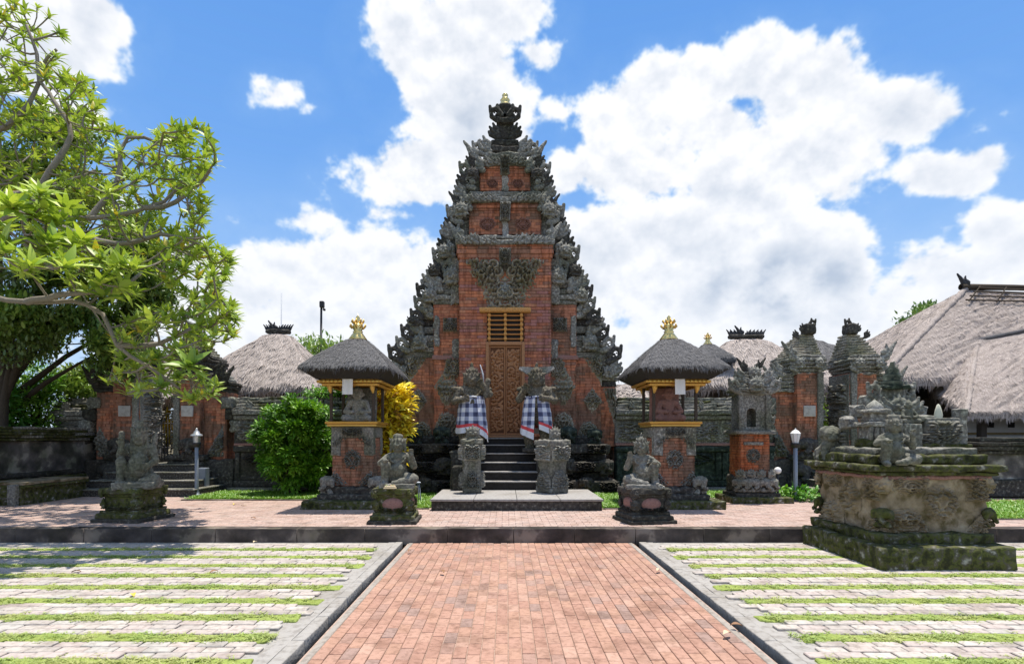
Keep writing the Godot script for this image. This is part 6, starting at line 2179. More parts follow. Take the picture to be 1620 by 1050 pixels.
func standing(s: Sculpt, which: int) -> void:
	for e in [-1.0, 1.0]:
		s.l(e * 0.16, 0.08, 0.02, 0.1, e * 0.2, 0.4, 0.1, 0.12)
		s.l(e * 0.2, 0.4, 0.1, 0.12, e * 0.13, 0.85, 0, 0.17)
		s.l(e * 0.16, 0.06, 0.02, 0.09, e * 0.2, 0.05, 0.22, 0.07)
	s.l(0, 0.85, 0, 0.22, 0, 1.3, 0, 0.2)
	s.s(0, 1.1, 0.08, 0.2)
	s.l(-0.19, 1.4, 0, 0.13, 0.19, 1.4, 0, 0.13)
	s.l(0, 1.45, 0.02, 0.1, 0, 1.55, 0.03, 0.1)
	head(s, 1.66, 0.05, 0.155, true)
	if which == 0:
		s.l(-0.3, 1.4, 0, 0.1, -0.4, 1.16, 0.08, 0.085)
		s.l(-0.4, 1.16, 0.08, 0.08, -0.22, 1.2, 0.27, 0.06)
		hand(s, Vector3(-0.21, 1.2, 0.28), Vector3(0.9, 0.1, 0.3), 1.3)
		s.l(0.3, 1.4, 0, 0.1, 0.4, 1.32, 0.18, 0.085)
		s.l(0.4, 1.32, 0.18, 0.08, 0.24, 1.5, 0.3, 0.06)
		hand(s, Vector3(0.23, 1.51, 0.3), Vector3(-0.5, 0.8, 0.2), 1.3)
		s.l(0.30, 1.26, 0.3, 0.05, 0.36, 1.62, 0.24, 0.07)
	else:
		s.l(-0.3, 1.4, 0, 0.1, -0.4, 1.2, 0.12, 0.085)
		s.l(-0.4, 1.2, 0.12, 0.08, -0.26, 1.38, 0.27, 0.06)
		hand(s, Vector3(-0.25, 1.39, 0.28), Vector3(0.3, 0.9, 0.1), 1.3)
		s.l(0.3, 1.4, 0, 0.1, 0.41, 1.18, 0.08, 0.085)
		s.l(0.41, 1.18, 0.08, 0.08, 0.22, 1.22, 0.27, 0.06)
		hand(s, Vector3(0.21, 1.22, 0.28), Vector3(-0.9, 0.1, 0.3), 1.3)
	for k in 11:
		var a := PI * k / 10.0
		s.s(cos(a) * 0.2, 1.4 - sin(a) * 0.14, 0.14 + 0.05 * sin(a), 0.03, 1.0)
	for e in [-1.0, 1.0]:
		for k in 5:
			s.s(e * (0.30 + 0.03 * k), 1.44 + 0.02 * (k % 2), -0.04 + 0.03 * k, 0.05, 1.0)

func check_material() -> StandardMaterial3D:
	var im := Image.create(64, 64, false, Image.FORMAT_RGB8)
	var dk := Color(0.06, 0.07, 0.14).linear_to_srgb()
	var md := Color(0.32, 0.35, 0.48).linear_to_srgb()
	var wh := Color(0.76, 0.77, 0.82).linear_to_srgb()
	im.fill(md)
	im.fill_rect(Rect2i(0, 0, 32, 32), dk)
	im.fill_rect(Rect2i(32, 32, 32, 32), wh)
	for k in 32:
		for j in 64:
			if (k + j) % 2 == 0:
				im.set_pixel(j, k * 2, im.get_pixel(j, k * 2).darkened(0.12))
	var m := plain(Color.WHITE, 0.95)
	m.albedo_texture = ImageTexture.create_from_image(im)
	m.rim_enabled = true
	m.rim = 0.3
	return m

# a wrapped length of cloth: angles from a0 to a1, hem sloping from b0 to b1
func drape(o: Node3D, called: String, a0: float, a1: float, top: float, b0: float, b1: float, off: float, m: Material, flare: float, lean := 0.0) -> void:
	var n := 56
	var names := [called, "red_band", "white_hem"]
	var mats := [m, M.red, M.hem]
	var cuts := [0.0, 0.76, 0.845, 1.0]
	var host: Node3D = o
	for s in 3:
		var b := mb()
		var rows := 14 if s == 0 else 3
		var prev := PackedVector3Array()
		var pu := PackedVector2Array()
		for j in rows + 1:
			var v := lerpf(cuts[s], cuts[s + 1], float(j) / rows)
			var row := PackedVector3Array()
			var ru := PackedVector2Array()
			for i in n + 1:
				var f := float(i) / n
				var a := lerpf(a0, a1, f)
				var bot := lerpf(b0, b1, f) - 0.02 * sin(a * 3.0)
				var y := lerpf(top, bot, v)
				var fold := sin(a * 8.0 + 1.3 * sin(a * 3.0)) * 0.016 * v + sin(a * 19.0 + y * 4.0) * 0.006 * v + nz.get_noise_3d(a * 2.0, y * 2.0, off * 40.0) * 0.02
				var gather := 0.014 * sin(a * 30.0) * clampf(1.0 - v * 6.0, 0.0, 1.0)
				var rx := 0.275 + flare * pow(v, 0.8) + off + fold + gather
				var rz := 0.255 + flare * 0.9 * pow(v, 0.8) + off + fold + gather
				row.append(Vector3(cos(a) * rx + lean * v, y, sin(a) * rz))
				ru.append(Vector2(a * 0.33 / 0.2, y / 0.2))
			if prev.size():
				for i in n:
					b.q(prev[i], row[i], row[i + 1], prev[i + 1], Color.WHITE)
					for q in [pu[i], ru[i + 1], ru[i], pu[i], pu[i + 1], ru[i + 1]]:
						b.u.append(q)
			prev = row
			pu = ru
		var p := part(names[s], b.mesh(true), mats[s], host)
		if s == 0:
			host = p

func build_gate_guardians() -> void:
	var cm := check_material()
	for w in 2:
		var s := Sculpt.new()
		standing(s, w)
		var label: String = ["stone guardian statue left of the carved door, checked sarong with long white flap", "stone guardian statue right of the carved door, checked sarong parted at the front"][w]
		var o := thing("guardian_statue", label, "statue", Vector3([-0.815, 0.71][w], 1.285, -13.35), [0.12, -0.1][w], "clothed guardian statues at the door")
		part("figure", s.mesh(0.02, 0.03, 0.013, 6.0, 61 + w), M.brownstone, o)
		if w == 0:
			drape(o, "checked_cloth", 0.0, TAU, 1.26, 0.42, 0.42, 0.0, cm, 0.10)
			drape(o, "cloth_flap", 0.35, 1.25, 1.27, 0.22, 0.40, 0.035, cm, 0.11)
		else:
			drape(o, "checked_cloth", 2.0, TAU + 1.0, 1.26, 0.40, 0.46, 0.0, cm, 0.11)
			drape(o, "cloth_flap", 1.62, 2.5, 1.27, 0.24, 0.42, 0.03, cm, 0.10, -0.03)
			drape(o, "cloth_flap", 0.55, 1.5, 1.27, 0.36, 0.48, 0.035, cm, 0.11, 0.05)
		var sash := mb()
		var pts := PackedVector3Array()
		var rr := PackedFloat32Array()
		for k in 25:
			var a := TAU * k / 24.0
			pts.append(Vector3(cos(a) * 0.285, 1.25 + 0.012 * sin(a * 5.0), sin(a) * 0.265))
			rr.append(0.022)
		sash.tube(pts, rr, 6)
		part("waist_sash", sash.mesh(true), M.hem, o)
		rock_part("stone_base", o, Vector3(0, 0.03, 0.03), Vector3(0.62, 0.08, 0.56), M.dark, 0.02, 0.012, 0.1)
		if w == 1:
			for e in [-1.0, 1.0]:
				var fl := mb()
				fl.q(Vector3(e * 0.05, 1.72, -0.1), Vector3(e * 0.42, 1.94, -0.08), Vector3(e * 0.40, 2.0, -0.1), Vector3(e * 0.05, 1.98, -0.12), Color.WHITE)
				fl.q(Vector3(e * 0.05, 1.70, -0.13), Vector3(e * 0.42, 1.92, -0.12), Vector3(e * 0.40, 2.0, -0.13), Vector3(e * 0.05, 1.98, -0.15), Color.WHITE)
				part("head_cloth", fl.mesh(), M.pale, o)
		else:
			var fl := mb()
			fl.tube(PackedVector3Array([Vector3(0.2, 2.02, 0.02), Vector3(0.26, 1.8, 0.05), Vector3(0.29, 1.55, 0.04)]), PackedFloat32Array([0.03, 0.05, 0.035]), 7, Color.WHITE, 0.4)
			part("head_cloth", fl.mesh(true), M.hem, o)

func pedestal(label: String, x: float, z: float, w: float, h: float, turn: float, m: Material, plaque: bool) -> Node3D:
	var p := thing("statue_pedestal", label, "pedestal", Vector3(x, TERRACE, z), turn, "statue pedestals on the terrace")
	rock_part("bottom_slab", p, Vector3(0, 0.03, 0), Vector3(w, 0.07, w), M.dark, 0.015, 0.008, 0.1)
	rock_part("foot_moulding", p, Vector3(0, 0.10, 0), Vector3(w * 0.9, 0.09, w * 0.9), m, 0.025, 0.012, 0.1)
	rock_part("foot_moulding", p, Vector3(0, 0.165, 0), Vector3(w * 0.8, 0.06, w * 0.8), m, 0.02, 0.012, 0.1)
	rock_part("die", p, Vector3(0, h * 0.5 + 0.06, 0), Vector3(w * 0.7, h - 0.26, w * 0.7), m, 0.02, 0.014, 0.1)
	rock_part("cap_moulding", p, Vector3(0, h - 0.12, 0), Vector3(w * 0.76, 0.05, w * 0.76), m, 0.02, 0.012, 0.1)
	rock_part("cap", p, Vector3(0, h - 0.05, 0), Vector3(w * 0.84, 0.10, w * 0.84), m, 0.025, 0.016, 0.1)
	for k in 4:
		var a := k * PI / 2
		var d := Vector3(sin(a), 0, cos(a))
		if plaque:
			var b := mb()
			b.lathe(Vector3.ZERO, PackedVector2Array([Vector2(0.0, 0.035), Vector2(0.1, 0.03), Vector2(0.16, 0.016), Vector2(0.175, -0.01)]), 18)
			part("rose_boss", b.mesh(true), M.rose, p, d * w * 0.35 + Vector3(0, h * 0.55, 0), Vector3(PI / 2, a, 0), Vector3(1.0, 1.0, 0.62))
		carve(p, "rect%d" % k, d * w * 0.35 + Vector3(0, h * 0.38, 0), w * 0.6, 0.1, m, a, 0.4)
		part("corner_leaf", P.mask, m, p, d.rotated(Vector3.UP, PI / 4) * w * 0.49 + Vector3(0, h * 0.5, 0), Vector3(0, a + PI / 4, 0), Vector3.ONE * 0.15)
		part("corner_leaf", P.mask, m, p, d.rotated(Vector3.UP, PI / 4) * w * 0.52 + Vector3(0, h - 0.1, 0), Vector3(0, a + PI / 4, 0), Vector3.ONE * 0.13)
	return p

func build_terrace_guardians() -> void:
	var h := 0.57
	pedestal("mossy carved pedestal with smooth rose boss left of the stairs, squatting guardian on it", -1.84, -9.42, 0.79, h, 0.05, M.moss, true)
	pedestal("dark carved pedestal with rose boss right of the stairs, crowned guardian on it", 2.28, -9.42, 0.80, h, 0.2, M.dark, true)
	pedestal("broad layered mossy pedestal under the pot-bellied guardian at left", -6.30, -9.62, 0.86, 0.56, -0.12, M.moss, false)
	var s := Sculpt.new()
	s.flip = 1.0
	seated(s, false)
	var a := thing("guardian_figure", "pale grey squatting stone guardian with flat crown and raised hand left of the stairs", "statue", Vector3(-1.80, TERRACE + h - 0.01, -9.45), 0.12)
	part("figure", s.mesh(0.0125, 0.02, 0.009, 9.0, 71), M.grey, a, Vector3(0, 0.05, 0), Vector3.ZERO, Vector3.ONE * 0.90)
	rock_part("stone_base", a, Vector3(0, 0.04, 0.06), Vector3(0.56, 0.09, 0.52), M.grey, 0.02, 0.01, 0.1)
	var s2 := Sculpt.new()
	s2.flip = -1.0
	seated(s2, true)
	var b := thing("guardian_figure", "dark grey squatting stone guardian with tall pointed crown right of the stairs", "statue", Vector3(2.24, TERRACE + h - 0.01, -9.45), -0.05)
	part("figure", s2.mesh(0.0125, 0.018, 0.012, 12.0, 73), M.grey, b, Vector3(0, 0.04, 0), Vector3.ZERO, Vector3.ONE * 0.85)
	rock_part("stone_base", b, Vector3(0, 0.035, 0.06), Vector3(0.58, 0.08, 0.54), M.grey, 0.02, 0.01, 0.1)
	var s3 := Sculpt.new()
	fat_guardian(s3)
	var c := thing("guardian_figure", "mottled grey pot-bellied stone guardian shouldering a club under the tree at left", "statue", Vector3(-6.2, TERRACE + 0.54, -9.62), 0.3)
	part("figure", s3.mesh(0.0145, 0.018, 0.013, 8.0, 79), M.grey, c, Vector3(0, 0.04, 0), Vector3.ZERO, Vector3(0.7, 1.0, 0.76))
	rock_part("stone_base", c, Vector3(0, 0.06, 0.05), Vector3(0.64, 0.12, 0.6), M.grey, 0.03, 0.018, 0.1)
	# offerings
	var t := thing("offering_tray", "small tan woven offering tray at the feet of the left squatting guardian", "offering tray", Vector3(-1.86, TERRACE + h, -9.12))
	var tb := mb()
	tb.box(Vector3(0, 0.012, 0), Vector3(0.2, 0.02, 0.14), Color(0.75, 0.62, 0.4), 0.004)
	tb.box(Vector3(0, 0.036, 0), Vector3(0.17, 0.026, 0.11), Color(0.85, 0.72, 0.5), 0.006)
	part("tray", tb.mesh(), M.white, t)
	var lf := mb()
	for k in 6:
		lf.box(Vector3(-0.06 + 0.024 * k, 0.056, rng.randf_range(-0.03, 0.03)), Vector3(0.022, 0.016, 0.05), Color(0.7, 0.5, 0.3) if k % 2 else Color(0.45, 0.5, 0.2), 0.004)
	part("leaf_offering", lf.mesh(), M.white, t)
	var w := thing("grey_slab", "loose pale grey slab lying at the feet of the crowned guardian", "slab", Vector3(2.42, TERRACE + h + 0.02, -9.2), -0.1)
	var wb := mb()
	wb.rock(Vector3.ZERO, Vector3(0.27, 0.04, 0.16), Color.WHITE, 0.008, 0.003, 0.1)
	part("slab", wb.mesh(true), M.pale, w)

func build_lamps() -> void:
	for k in 2:
		var o := thing("lamp_post", ["slim grey lamp post with domed lantern before the left side gate", "slim blue-grey lamp post with white tapering lantern near the right side gate"][k], "lamp post", Vector3([-7.33, 6.36][k], TERRACE, [-13.45, -12.5][k]), 0.0, "lamp posts on the terrace")
		var b := mb()
		b.lathe(Vector3.ZERO, PackedVector2Array([Vector2(0.0, 0), Vector2(0.11, 0), Vector2(0.11, 0.04), Vector2(0.06, 0.06), Vector2(0.055, 0.12)]), 16)
		part("foot", b.mesh(true), M.metal, o)
		var p := mb()
		p.lathe(Vector3(0, 0.1, 0), PackedVector2Array([Vector2(0.045, 0), Vector2(0.042, 1.08), Vector2(0.0, 1.09)]), 14)
		part("pole", p.mesh(true), M.metal, o)
		var c := mb()
		c.lathe(Vector3(0, 1.17, 0), PackedVector2Array([Vector2(0.0, 0), Vector2(0.06, 0.0), Vector2(0.1, 0.07), Vector2(0.10, 0.1), Vector2(0.0, 0.1)]), 14)
		part("collar", c.mesh(true), M.iron, o)
		var l := mb()
		if k == 0:
			l.lathe(Vector3(0, 1.27, 0), PackedVector2Array([Vector2(0.105, 0), Vector2(0.115, 0.1), Vector2(0.12, 0.16)]), 18)
			part("lantern", l.mesh(true), M.silver, o, Vector3.ZERO, Vector3.ZERO, Vector3(0.7, 1, 0.7))
			var cp := mb()
			cp.lathe(Vector3(0, 1.43, 0), PackedVector2Array([Vector2(0.20, 0), Vector2(0.19, 0.03), Vector2(0.11, 0.06), Vector2(0.09, 0.1), Vector2(0.04, 0.13), Vector2(0.035, 0.17), Vector2(0.0, 0.19)]), 18)
			part("lantern_cap", cp.mesh(true), M.silver, o, Vector3.ZERO, Vector3.ZERO, Vector3(0.66, 1, 0.66))
		else:
			l.lathe(Vector3(0, 1.27, 0), PackedVector2Array([Vector2(0.085, 0), Vector2(0.14, 0.2), Vector2(0.145, 0.21)]), 8)
			part("lantern", l.mesh(), M.white, o, Vector3.ZERO, Vector3.ZERO, Vector3(0.72, 1, 0.72))
			var cp := mb()
			cp.lathe(Vector3(0, 1.48, 0), PackedVector2Array([Vector2(0.16, 0), Vector2(0.09, 0.06), Vector2(0.03, 0.08), Vector2(0.02, 0.11), Vector2(0.0, 0.115)]), 8)
			part("lantern_cap", cp.mesh(), M.white, o, Vector3.ZERO, Vector3.ZERO, Vector3(0.7, 1, 0.7))
			var rb := mb()
			for i in 8:
				var a := TAU * i / 8.0 + PI / 4
				rb.tube(PackedVector3Array([Vector3(cos(a) * 0.087, 1.27, -sin(a) * 0.087), Vector3(cos(a) * 0.146, 1.48, -sin(a) * 0.146)]), PackedFloat32Array([0.006, 0.006]), 5)
			part("lantern_ribs", rb.mesh(true), M.silver, o, Vector3.ZERO, Vector3.ZERO, Vector3(0.72, 1, 0.72))

# ---- trees and shrubs
func leaf_mesh(len: float, wid: float, droop: float) -> ArrayMesh:
	var b := mb()
	var prev: Array = []
	var n := 5
	for i in n + 1:
		var f := float(i) / n
		var w := wid * 0.5 * sin(PI * clampf(pow(f, 0.75) * 0.93 + 0.05, 0, 1))
		var c := Vector3(0, len * f - 0.0, -droop * f * f * len)
		var row := [c + Vector3(-w, 0, 0.25 * w), c, c + Vector3(w, 0, 0.25 * w)]
		if prev.size():
			b.q(prev[0], prev[1], row[1], row[0], Color.WHITE)
			b.q(prev[1], prev[2], row[2], row[1], Color.WHITE)
		prev = row
	return b.mesh(true)

class Crown:
	var pos := PackedVector3Array()
	var rad := PackedFloat32Array()
	func limb(pts: Array, r0: float, r1: float) -> void:
		for i in pts.size() - 1:
			var a: Vector3 = pts[i]
			var b: Vector3 = pts[i + 1]
			var n := maxi(1, int(a.distance_to(b) / 0.2))
			for k in n:
				pos.append(a.lerp(b, float(k) / n))
				rad.append(lerpf(r0, r1, (i + float(k) / n) / (pts.size() - 1)))

func smooth_pts(pts: Array) -> Array:
	var c := Curve3D.new()
	for i in pts.size():
		var p: Vector3 = pts[i]
		var t := Vector3.ZERO
		if i > 0 and i < pts.size() - 1:
			var a: Vector3 = pts[i - 1]
			var b: Vector3 = pts[i + 1]
			t = (b - a) * 0.2
		c.add_point(p, -t, t)
	var out: Array = []
	var l := c.get_baked_length()
	var n := maxi(3, int(l / 0.25))
	for i in n + 1:
		out.append(c.sample_baked(l * i / n, true))
	return out

func blob(list: Array, px: float, py: float, rx: float, ry: float, z0: float, z1: float, n: int) -> void:
	for i in n:
		var a := rng.randf() * TAU
		var r := pow(rng.randf(), 0.42)
		var z := lerpf(z0, z1, rng.randf())
		list.append(at(px + cos(a) * rx * r, py + sin(a) * ry * r, z))

func build_trees() -> void:
	# frangipani: grey limbs reaching in from the left, ending in rosettes of long leaves
	var t := thing("frangipani_tree", "frangipani tree with bare grey forking limbs and bright leaf rosettes at left", "tree")
	var cr := Crown.new()
	var foot := Vector3(-12.2, 1.5, -10.4)
	var limbs := [
		[foot, Vector3(-11.6, 2.8, -10.0), at(-80, 400, 9.6), at(40, 335, 9.4), at(140, 345, 9.2), at(230, 330, 9.2), at(300, 290, 9.4)],
		[at(-80, 400, 9.6), at(-40, 240, 9.8), at(20, 190, 9.8), at(60, 120, 10.0), at(40, 40, 10.0)],
		[at(40, 335, 9.4), at(85, 260, 9.6), at(110, 200, 9.8), at(60, 120, 10.0), at(90, 80, 9.8)],
		[at(140, 345, 9.2), at(180, 290, 9.4), at(200, 220, 9.6), at(250, 225, 9.6)],
		[Vector3(-11.6, 2.8, -10.0), at(-80, 480, 8.6), at(40, 478, 8.3), at(130, 480, 8.2), at(165, 500, 8.2), at(185, 545, 8.2), at(225, 575, 8.3), at(285, 615, 8.6)],
		[at(40, 478, 8.3), at(110, 465, 8.0), at(190, 455, 8.0), at(225, 430, 8.2)],
		[at(40, 335, 9.4), at(110, 365, 9.0), at(190, 385, 8.9), at(270, 370, 8.9), at(330, 400, 9.0)],
		[at(185, 545, 8.2), at(240, 545, 8.4), at(300, 520, 8.7)],
		[at(-80, 480, 8.6), at(-30, 400, 7.8), at(30, 380, 7.5), at(70, 390, 7.5)],
		[at(230, 330, 9.2), at(280, 320, 9.2), at(335, 270, 9.3)],
		[at(-80, 400, 9.6), at(-20, 320, 10.2), at(60, 300, 10.8), at(150, 270, 11.2)],
	]
	var sizes := [0.11, 0.065, 0.055, 0.05, 0.06, 0.05, 0.06, 0.045, 0.05, 0.045, 0.08]
	for i in limbs.size():
		var pts := smooth_pts(limbs[i])
		var pv := PackedVector3Array()
		var rv := PackedFloat32Array()
		for k in pts.size():
			var w: Vector3 = pts[k]
			w += Vector3(nz.get_noise_3d(w.x * 2, w.y * 2, w.z), nz.get_noise_3d(w.y * 2, w.x * 2, 3), nz.get_noise_3d(w.z * 2, 4, w.x * 2)) * 0.05
			pts[k] = w
			pv.append(w)
			rv.append(lerpf(sizes[i], 0.022, float(k) / (pts.size() - 1)) * rng.randf_range(0.92, 1.1))
		var bark := mb()
		bark.tube(pv, rv, 8)
		part("limb", bark.mesh(true), M.bark, t)
		cr.limb(pts, sizes[i], 0.025)
	var ends: Array = []
	blob(ends, 35, 60, 66, 62, 9.4, 13.0, 44)
	blob(ends, 60, 160, 100, 50, 9.2, 13.2, 98)
	blob(ends, 100, 245, 130, 72, 9.2, 13.6, 162)
	blob(ends, 285, 245, 56, 50, 8.4, 12.0, 75)
	blob(ends, 245, 325, 90, 55, 8.2, 12.2, 94)
	blob(ends, 305, 425, 60, 55, 8.0, 11.8, 98)
	blob(ends, 335, 510, 40, 42, 8.0, 11.6, 63)
	blob(ends, 255, 540, 78, 52, 7.8, 11.4, 94)
	blob(ends, 300, 615, 44, 22, 8.2, 11.2, 26)
	blob(ends, 50, 370, 84, 66, 6.9, 8.0, 40)
	blob(ends, 175, 440, 70, 36, 7.6, 8.6, 31)
	blob(ends, 140, 380, 110, 55, 9.0, 12.8, 75)
	blob(ends, 215, 600, 50, 22, 8.0, 11.2, 21)
	var o0 := Vector3(-10.5, 4.2, -9.6)
	ends.sort_custom(func(a, b): return a.distance_squared_to(o0) < b.distance_squared_to(o0))
	var twigs := mb()
	var tr: Array[Transform3D] = []
	var tc := PackedColorArray()
	var near: Array = []
	for e in ends:
		var best := 1e9
		var bi := 0
		for k in cr.pos.size():
			var d: float = cr.pos[k].distance_squared_to(e) + (0.2 if cr.pos[k].y > e.y + 0.1 else 0.0)
			if d < best:
				best = d
				bi = k
		var a := cr.pos[bi]
		var dist := a.distance_to(e)
		var mid := a.lerp(e, 0.5) + Vector3(rng.randf_range(-0.08, 0.08), -0.16 * dist, rng.randf_range(-0.08, 0.08))
		var pv := PackedVector3Array()
		var rv := PackedFloat32Array()
		var n := maxi(3, int(dist / 0.14))
		var r0 := minf(cr.rad[bi] * 0.8, 0.012 + dist * 0.018)
		for k in n + 1:
			var f := float(k) / n
			var p := a.lerp(mid, f).lerp(mid.lerp(e, f), f)
			pv.append(p)
			rv.append(lerpf(r0, 0.014, f))
			if k > 0:
				cr.pos.append(p)
				cr.rad.append(lerpf(r0, 0.014, f))
		twigs.tube(pv, rv, 6)
		var ax: Vector3 = ((e - mid).normalized() * 0.6 + Vector3(0, 0.9, 0) + Vector3(rng.randf_range(-0.4, 0.4), 0, rng.randf_range(-0.4, 0.4))).normalized()
		rosette(tr, tc, e, ax, near, e.z > -8.0)
	part("twigs", twigs.mesh(true), M.bark, t, Vector3.ZERO, Vector3.ZERO, Vector3.ONE, "stuff")
	var lm := leaf_mesh(0.195, 0.062, 0.3)
	var ll: Array = []
	for i in tr.size():
		ll.append(i)
	ll.sort_custom(func(a, b): return tr[a].origin.z > tr[b].origin.z)
	var mats: Array = []
	for k in 5:
		var m: StandardMaterial3D = M.leaf.duplicate()
		var c := Color(0.26, 0.40, 0.045).lerp(Color(0.48, 0.60, 0.09), k / 4.0)
		m.albedo_color = c.linear_to_srgb()
		mats.append(m)
	var tr2: Array[Transform3D] = []
	var tc2 := PackedColorArray()
	for r in ll.size():
		var i: int = ll[r]
		if r < 260:
			var o := part("leaf", lm, mats[rng.randi() % 5], t)
			o.transform = tr[i]
		else:
			tr2.append(tr[i])
			tc2.append(tc[i])
	copies("foliage", lm, M.leaf, t, tr2, tc2)
	# dark leafy tree behind
	leafy("broadleaf_tree", "dense dark broadleaf tree behind the frangipani at far left", Vector3(-13.4, 1.4, -15.0), 0.12, [[60, 290, 130, 110, 12.6, 15.0], [40, 430, 130, 100, 12.6, 15.0], [150, 450, 110, 80, 12.8, 15.2], [215, 500, 90, 80, 13.4, 15.6], [60, 530, 110, 60, 12.8, 14.8], [0, 190, 80, 90, 12.6, 15.0], [150, 350, 100, 80, 13, 15], [150, 560, 70, 40, 13.6, 15.0], [110, 600, 60, 36, 15.6, 16.6]], 34000, 0.15, [Color(0.08, 0.16, 0.03), Color(0.13, 0.23, 0.04), Color(0.20, 0.32, 0.055), Color(0.27, 0.34, 0.08)], M.darkbark)
	leafy("slender_tree", "slender dark-trunked tree standing behind the coping at far left", Vector3(-12.15, 1.5, -13.7), 0.11, [[10, 470, 60, 50, 12.8, 14.0], [60, 500, 60, 40, 12.8, 14.0], [20, 545, 60, 40, 12.8, 14.0]], 4000, 0.13, [Color(0.07, 0.13, 0.03), Color(0.13, 0.18, 0.04), Color(0.2, 0.24, 0.06)], M.darkbark)
	leafy("distant_tree", "light green tree behind the left pavilion beside the floodlight pole", Vector3(-8.0, 0, -27.0), 0.2, [[500, 556, 42, 16, 25.0, 29.0], [470, 572, 30, 12, 25, 28], [525, 575, 34, 14, 25, 28]], 2600, 0.24, [Color(0.12, 0.22, 0.04), Color(0.2, 0.32, 0.06), Color(0.26, 0.38, 0.09)], M.bark)
	leafy("distant_tree", "rounded green tree behind the great pavilion at right", Vector3(24.5, 0, -34.0), 0.25, [[1456, 506, 30, 20, 32.0, 36.0], [1438, 522, 20, 16, 32, 35], [1480, 505, 24, 18, 32, 35]], 2400, 0.26, [Color(0.07, 0.15, 0.035), Color(0.12, 0.22, 0.05), Color(0.18, 0.28, 0.07)], M.bark)
	leafy("courtyard_tree", "bright green plant seen through the opening of the right side gate", Vector3(10.9, 0, -19.0), 0.06, [[1307, 660, 26, 36, 18.2, 19.6], [1312, 690, 30, 30, 18.2, 19.4]], 1500, 0.16, [Color(0.2, 0.36, 0.03), Color(0.3, 0.44, 0.04)], M.bark)
	leafy("courtyard_bush", "bright yellow-leaved bush seen through the left side gate", Vector3(-11.9, 0, -19.4), 0.05, [[268, 668, 16, 14, 19, 19.8], [266, 690, 18, 20, 19, 19.8]], 700, 0.2, [Color(0.6, 0.42, 0.02), Color(0.7, 0.52, 0.04), Color(0.3, 0.3, 0.05)], M.bark)

func rosette(tr: Array[Transform3D], tc: PackedColorArray, e: Vector3, ax: Vector3, _near: Array, big: bool) -> void:
	var n := rng.randi_range(8, 15)
	var u := ax.cross(Vector3(0.3, 0.2, 1)).normalized()
	var v := ax.cross(u)
	var base := rng.randf()
	for k in n:
		var a := k * 2.399 + rng.randf_range(-0.2, 0.2)
		var tilt := lerpf(0.35, 1.45, float(k) / n) + rng.randf_range(-0.15, 0.15)
		var out := u * cos(a) + v * sin(a)
		var d := (ax * cos(tilt) + out * sin(tilt)).normalized()
		var zz := (ax * sin(tilt) - out * cos(tilt)).normalized()
		var s := rng.randf_range(0.5, 1.15) * (1.6 if big else 1.0)
		var b := Basis(d.cross(zz).normalized(), d, zz).scaled_local(Vector3(s, s, s))
		tr.append(Transform3D(b, e - ax * 0.05 * float(k) / n))
		var c := Color(0.15, 0.27, 0.035).lerp(Color(0.46, 0.58, 0.09), clampf(base * 0.7 + rng.randf() * 0.4, 0, 1))
		if rng.randf() < 0.03:
			c = Color(0.5, 0.42, 0.05)
		tc.append(c)

func leafy(called: String, label: String, foot: Vector3, r: float, blobs: Array, n: int, len: float, tones: Array, bark: Material) -> void:
	var t := thing(called, label, "bush" if called.ends_with("bush") else "tree", foot)
	var tr: Array[Transform3D] = []
	var tc := PackedColorArray()
	var wood := mb()
	var area := 0.0
	for b in blobs:
		area += b[2] * b[3]
	for b in blobs:
		var c := at(b[0], b[1], (b[4] + b[5]) * 0.5) - foot
		var h := c.lerp(Vector3(0, c.y * 0.4, 0), 0.5)
		wood.tube(PackedVector3Array([Vector3.ZERO, Vector3(c.x * 0.06, h.y * 0.5, c.z * 0.06), h, c]), PackedFloat32Array([r, r * 0.8, r * 0.5, r * 0.15]), 9)
		var clumps: Array = []
		var m := maxi(5, int(40.0 * b[2] * b[3] / area))
		blob(clumps, b[0], b[1], b[2], b[3], b[4], b[5], m)
		for q in clumps:
			var qq: Vector3 = q - foot
			wood.tube(PackedVector3Array([c.lerp(h, 0.3), c.lerp(qq, 0.6) + Vector3(0, -0.1, 0), qq]), PackedFloat32Array([r * 0.2, r * 0.12, 0.01]), 5)
			var cnt := int(n / 40.0 * rng.randf_range(0.6, 1.4))
			var tone: Color = tones[rng.randi() % tones.size()]
			var sz := rng.randf_range(0.3, 0.62) * (1.0 + len * 1.2)
			if b[2] < 70:
				sz = minf(sz, b[2] * (b[4] + b[5]) / 1800.0 * 0.5)
			for k in cnt:
				var d := Vector3(rng.randfn(), rng.randfn() * 0.7, rng.randfn()).normalized() * pow(rng.randf(), 0.5)
				var p := qq + d * sz
				var bas := Basis.from_euler(Vector3(rng.randf_range(-1.9, 0.3), rng.randf() * TAU, rng.randf_range(-0.5, 0.5)))
				var s := rng.randf_range(0.7, 1.2)
				tr.append(Transform3D(bas.scaled(Vector3(s, s, s)), p))
				tc.append(tone.lerp(tones[rng.randi() % tones.size()], 0.4))
	part("trunk", wood.mesh(true), bark, t)
	copies("crown", leaf_mesh(len, len * 0.42, 0.2), M.smallleaf, t, tr, tc)

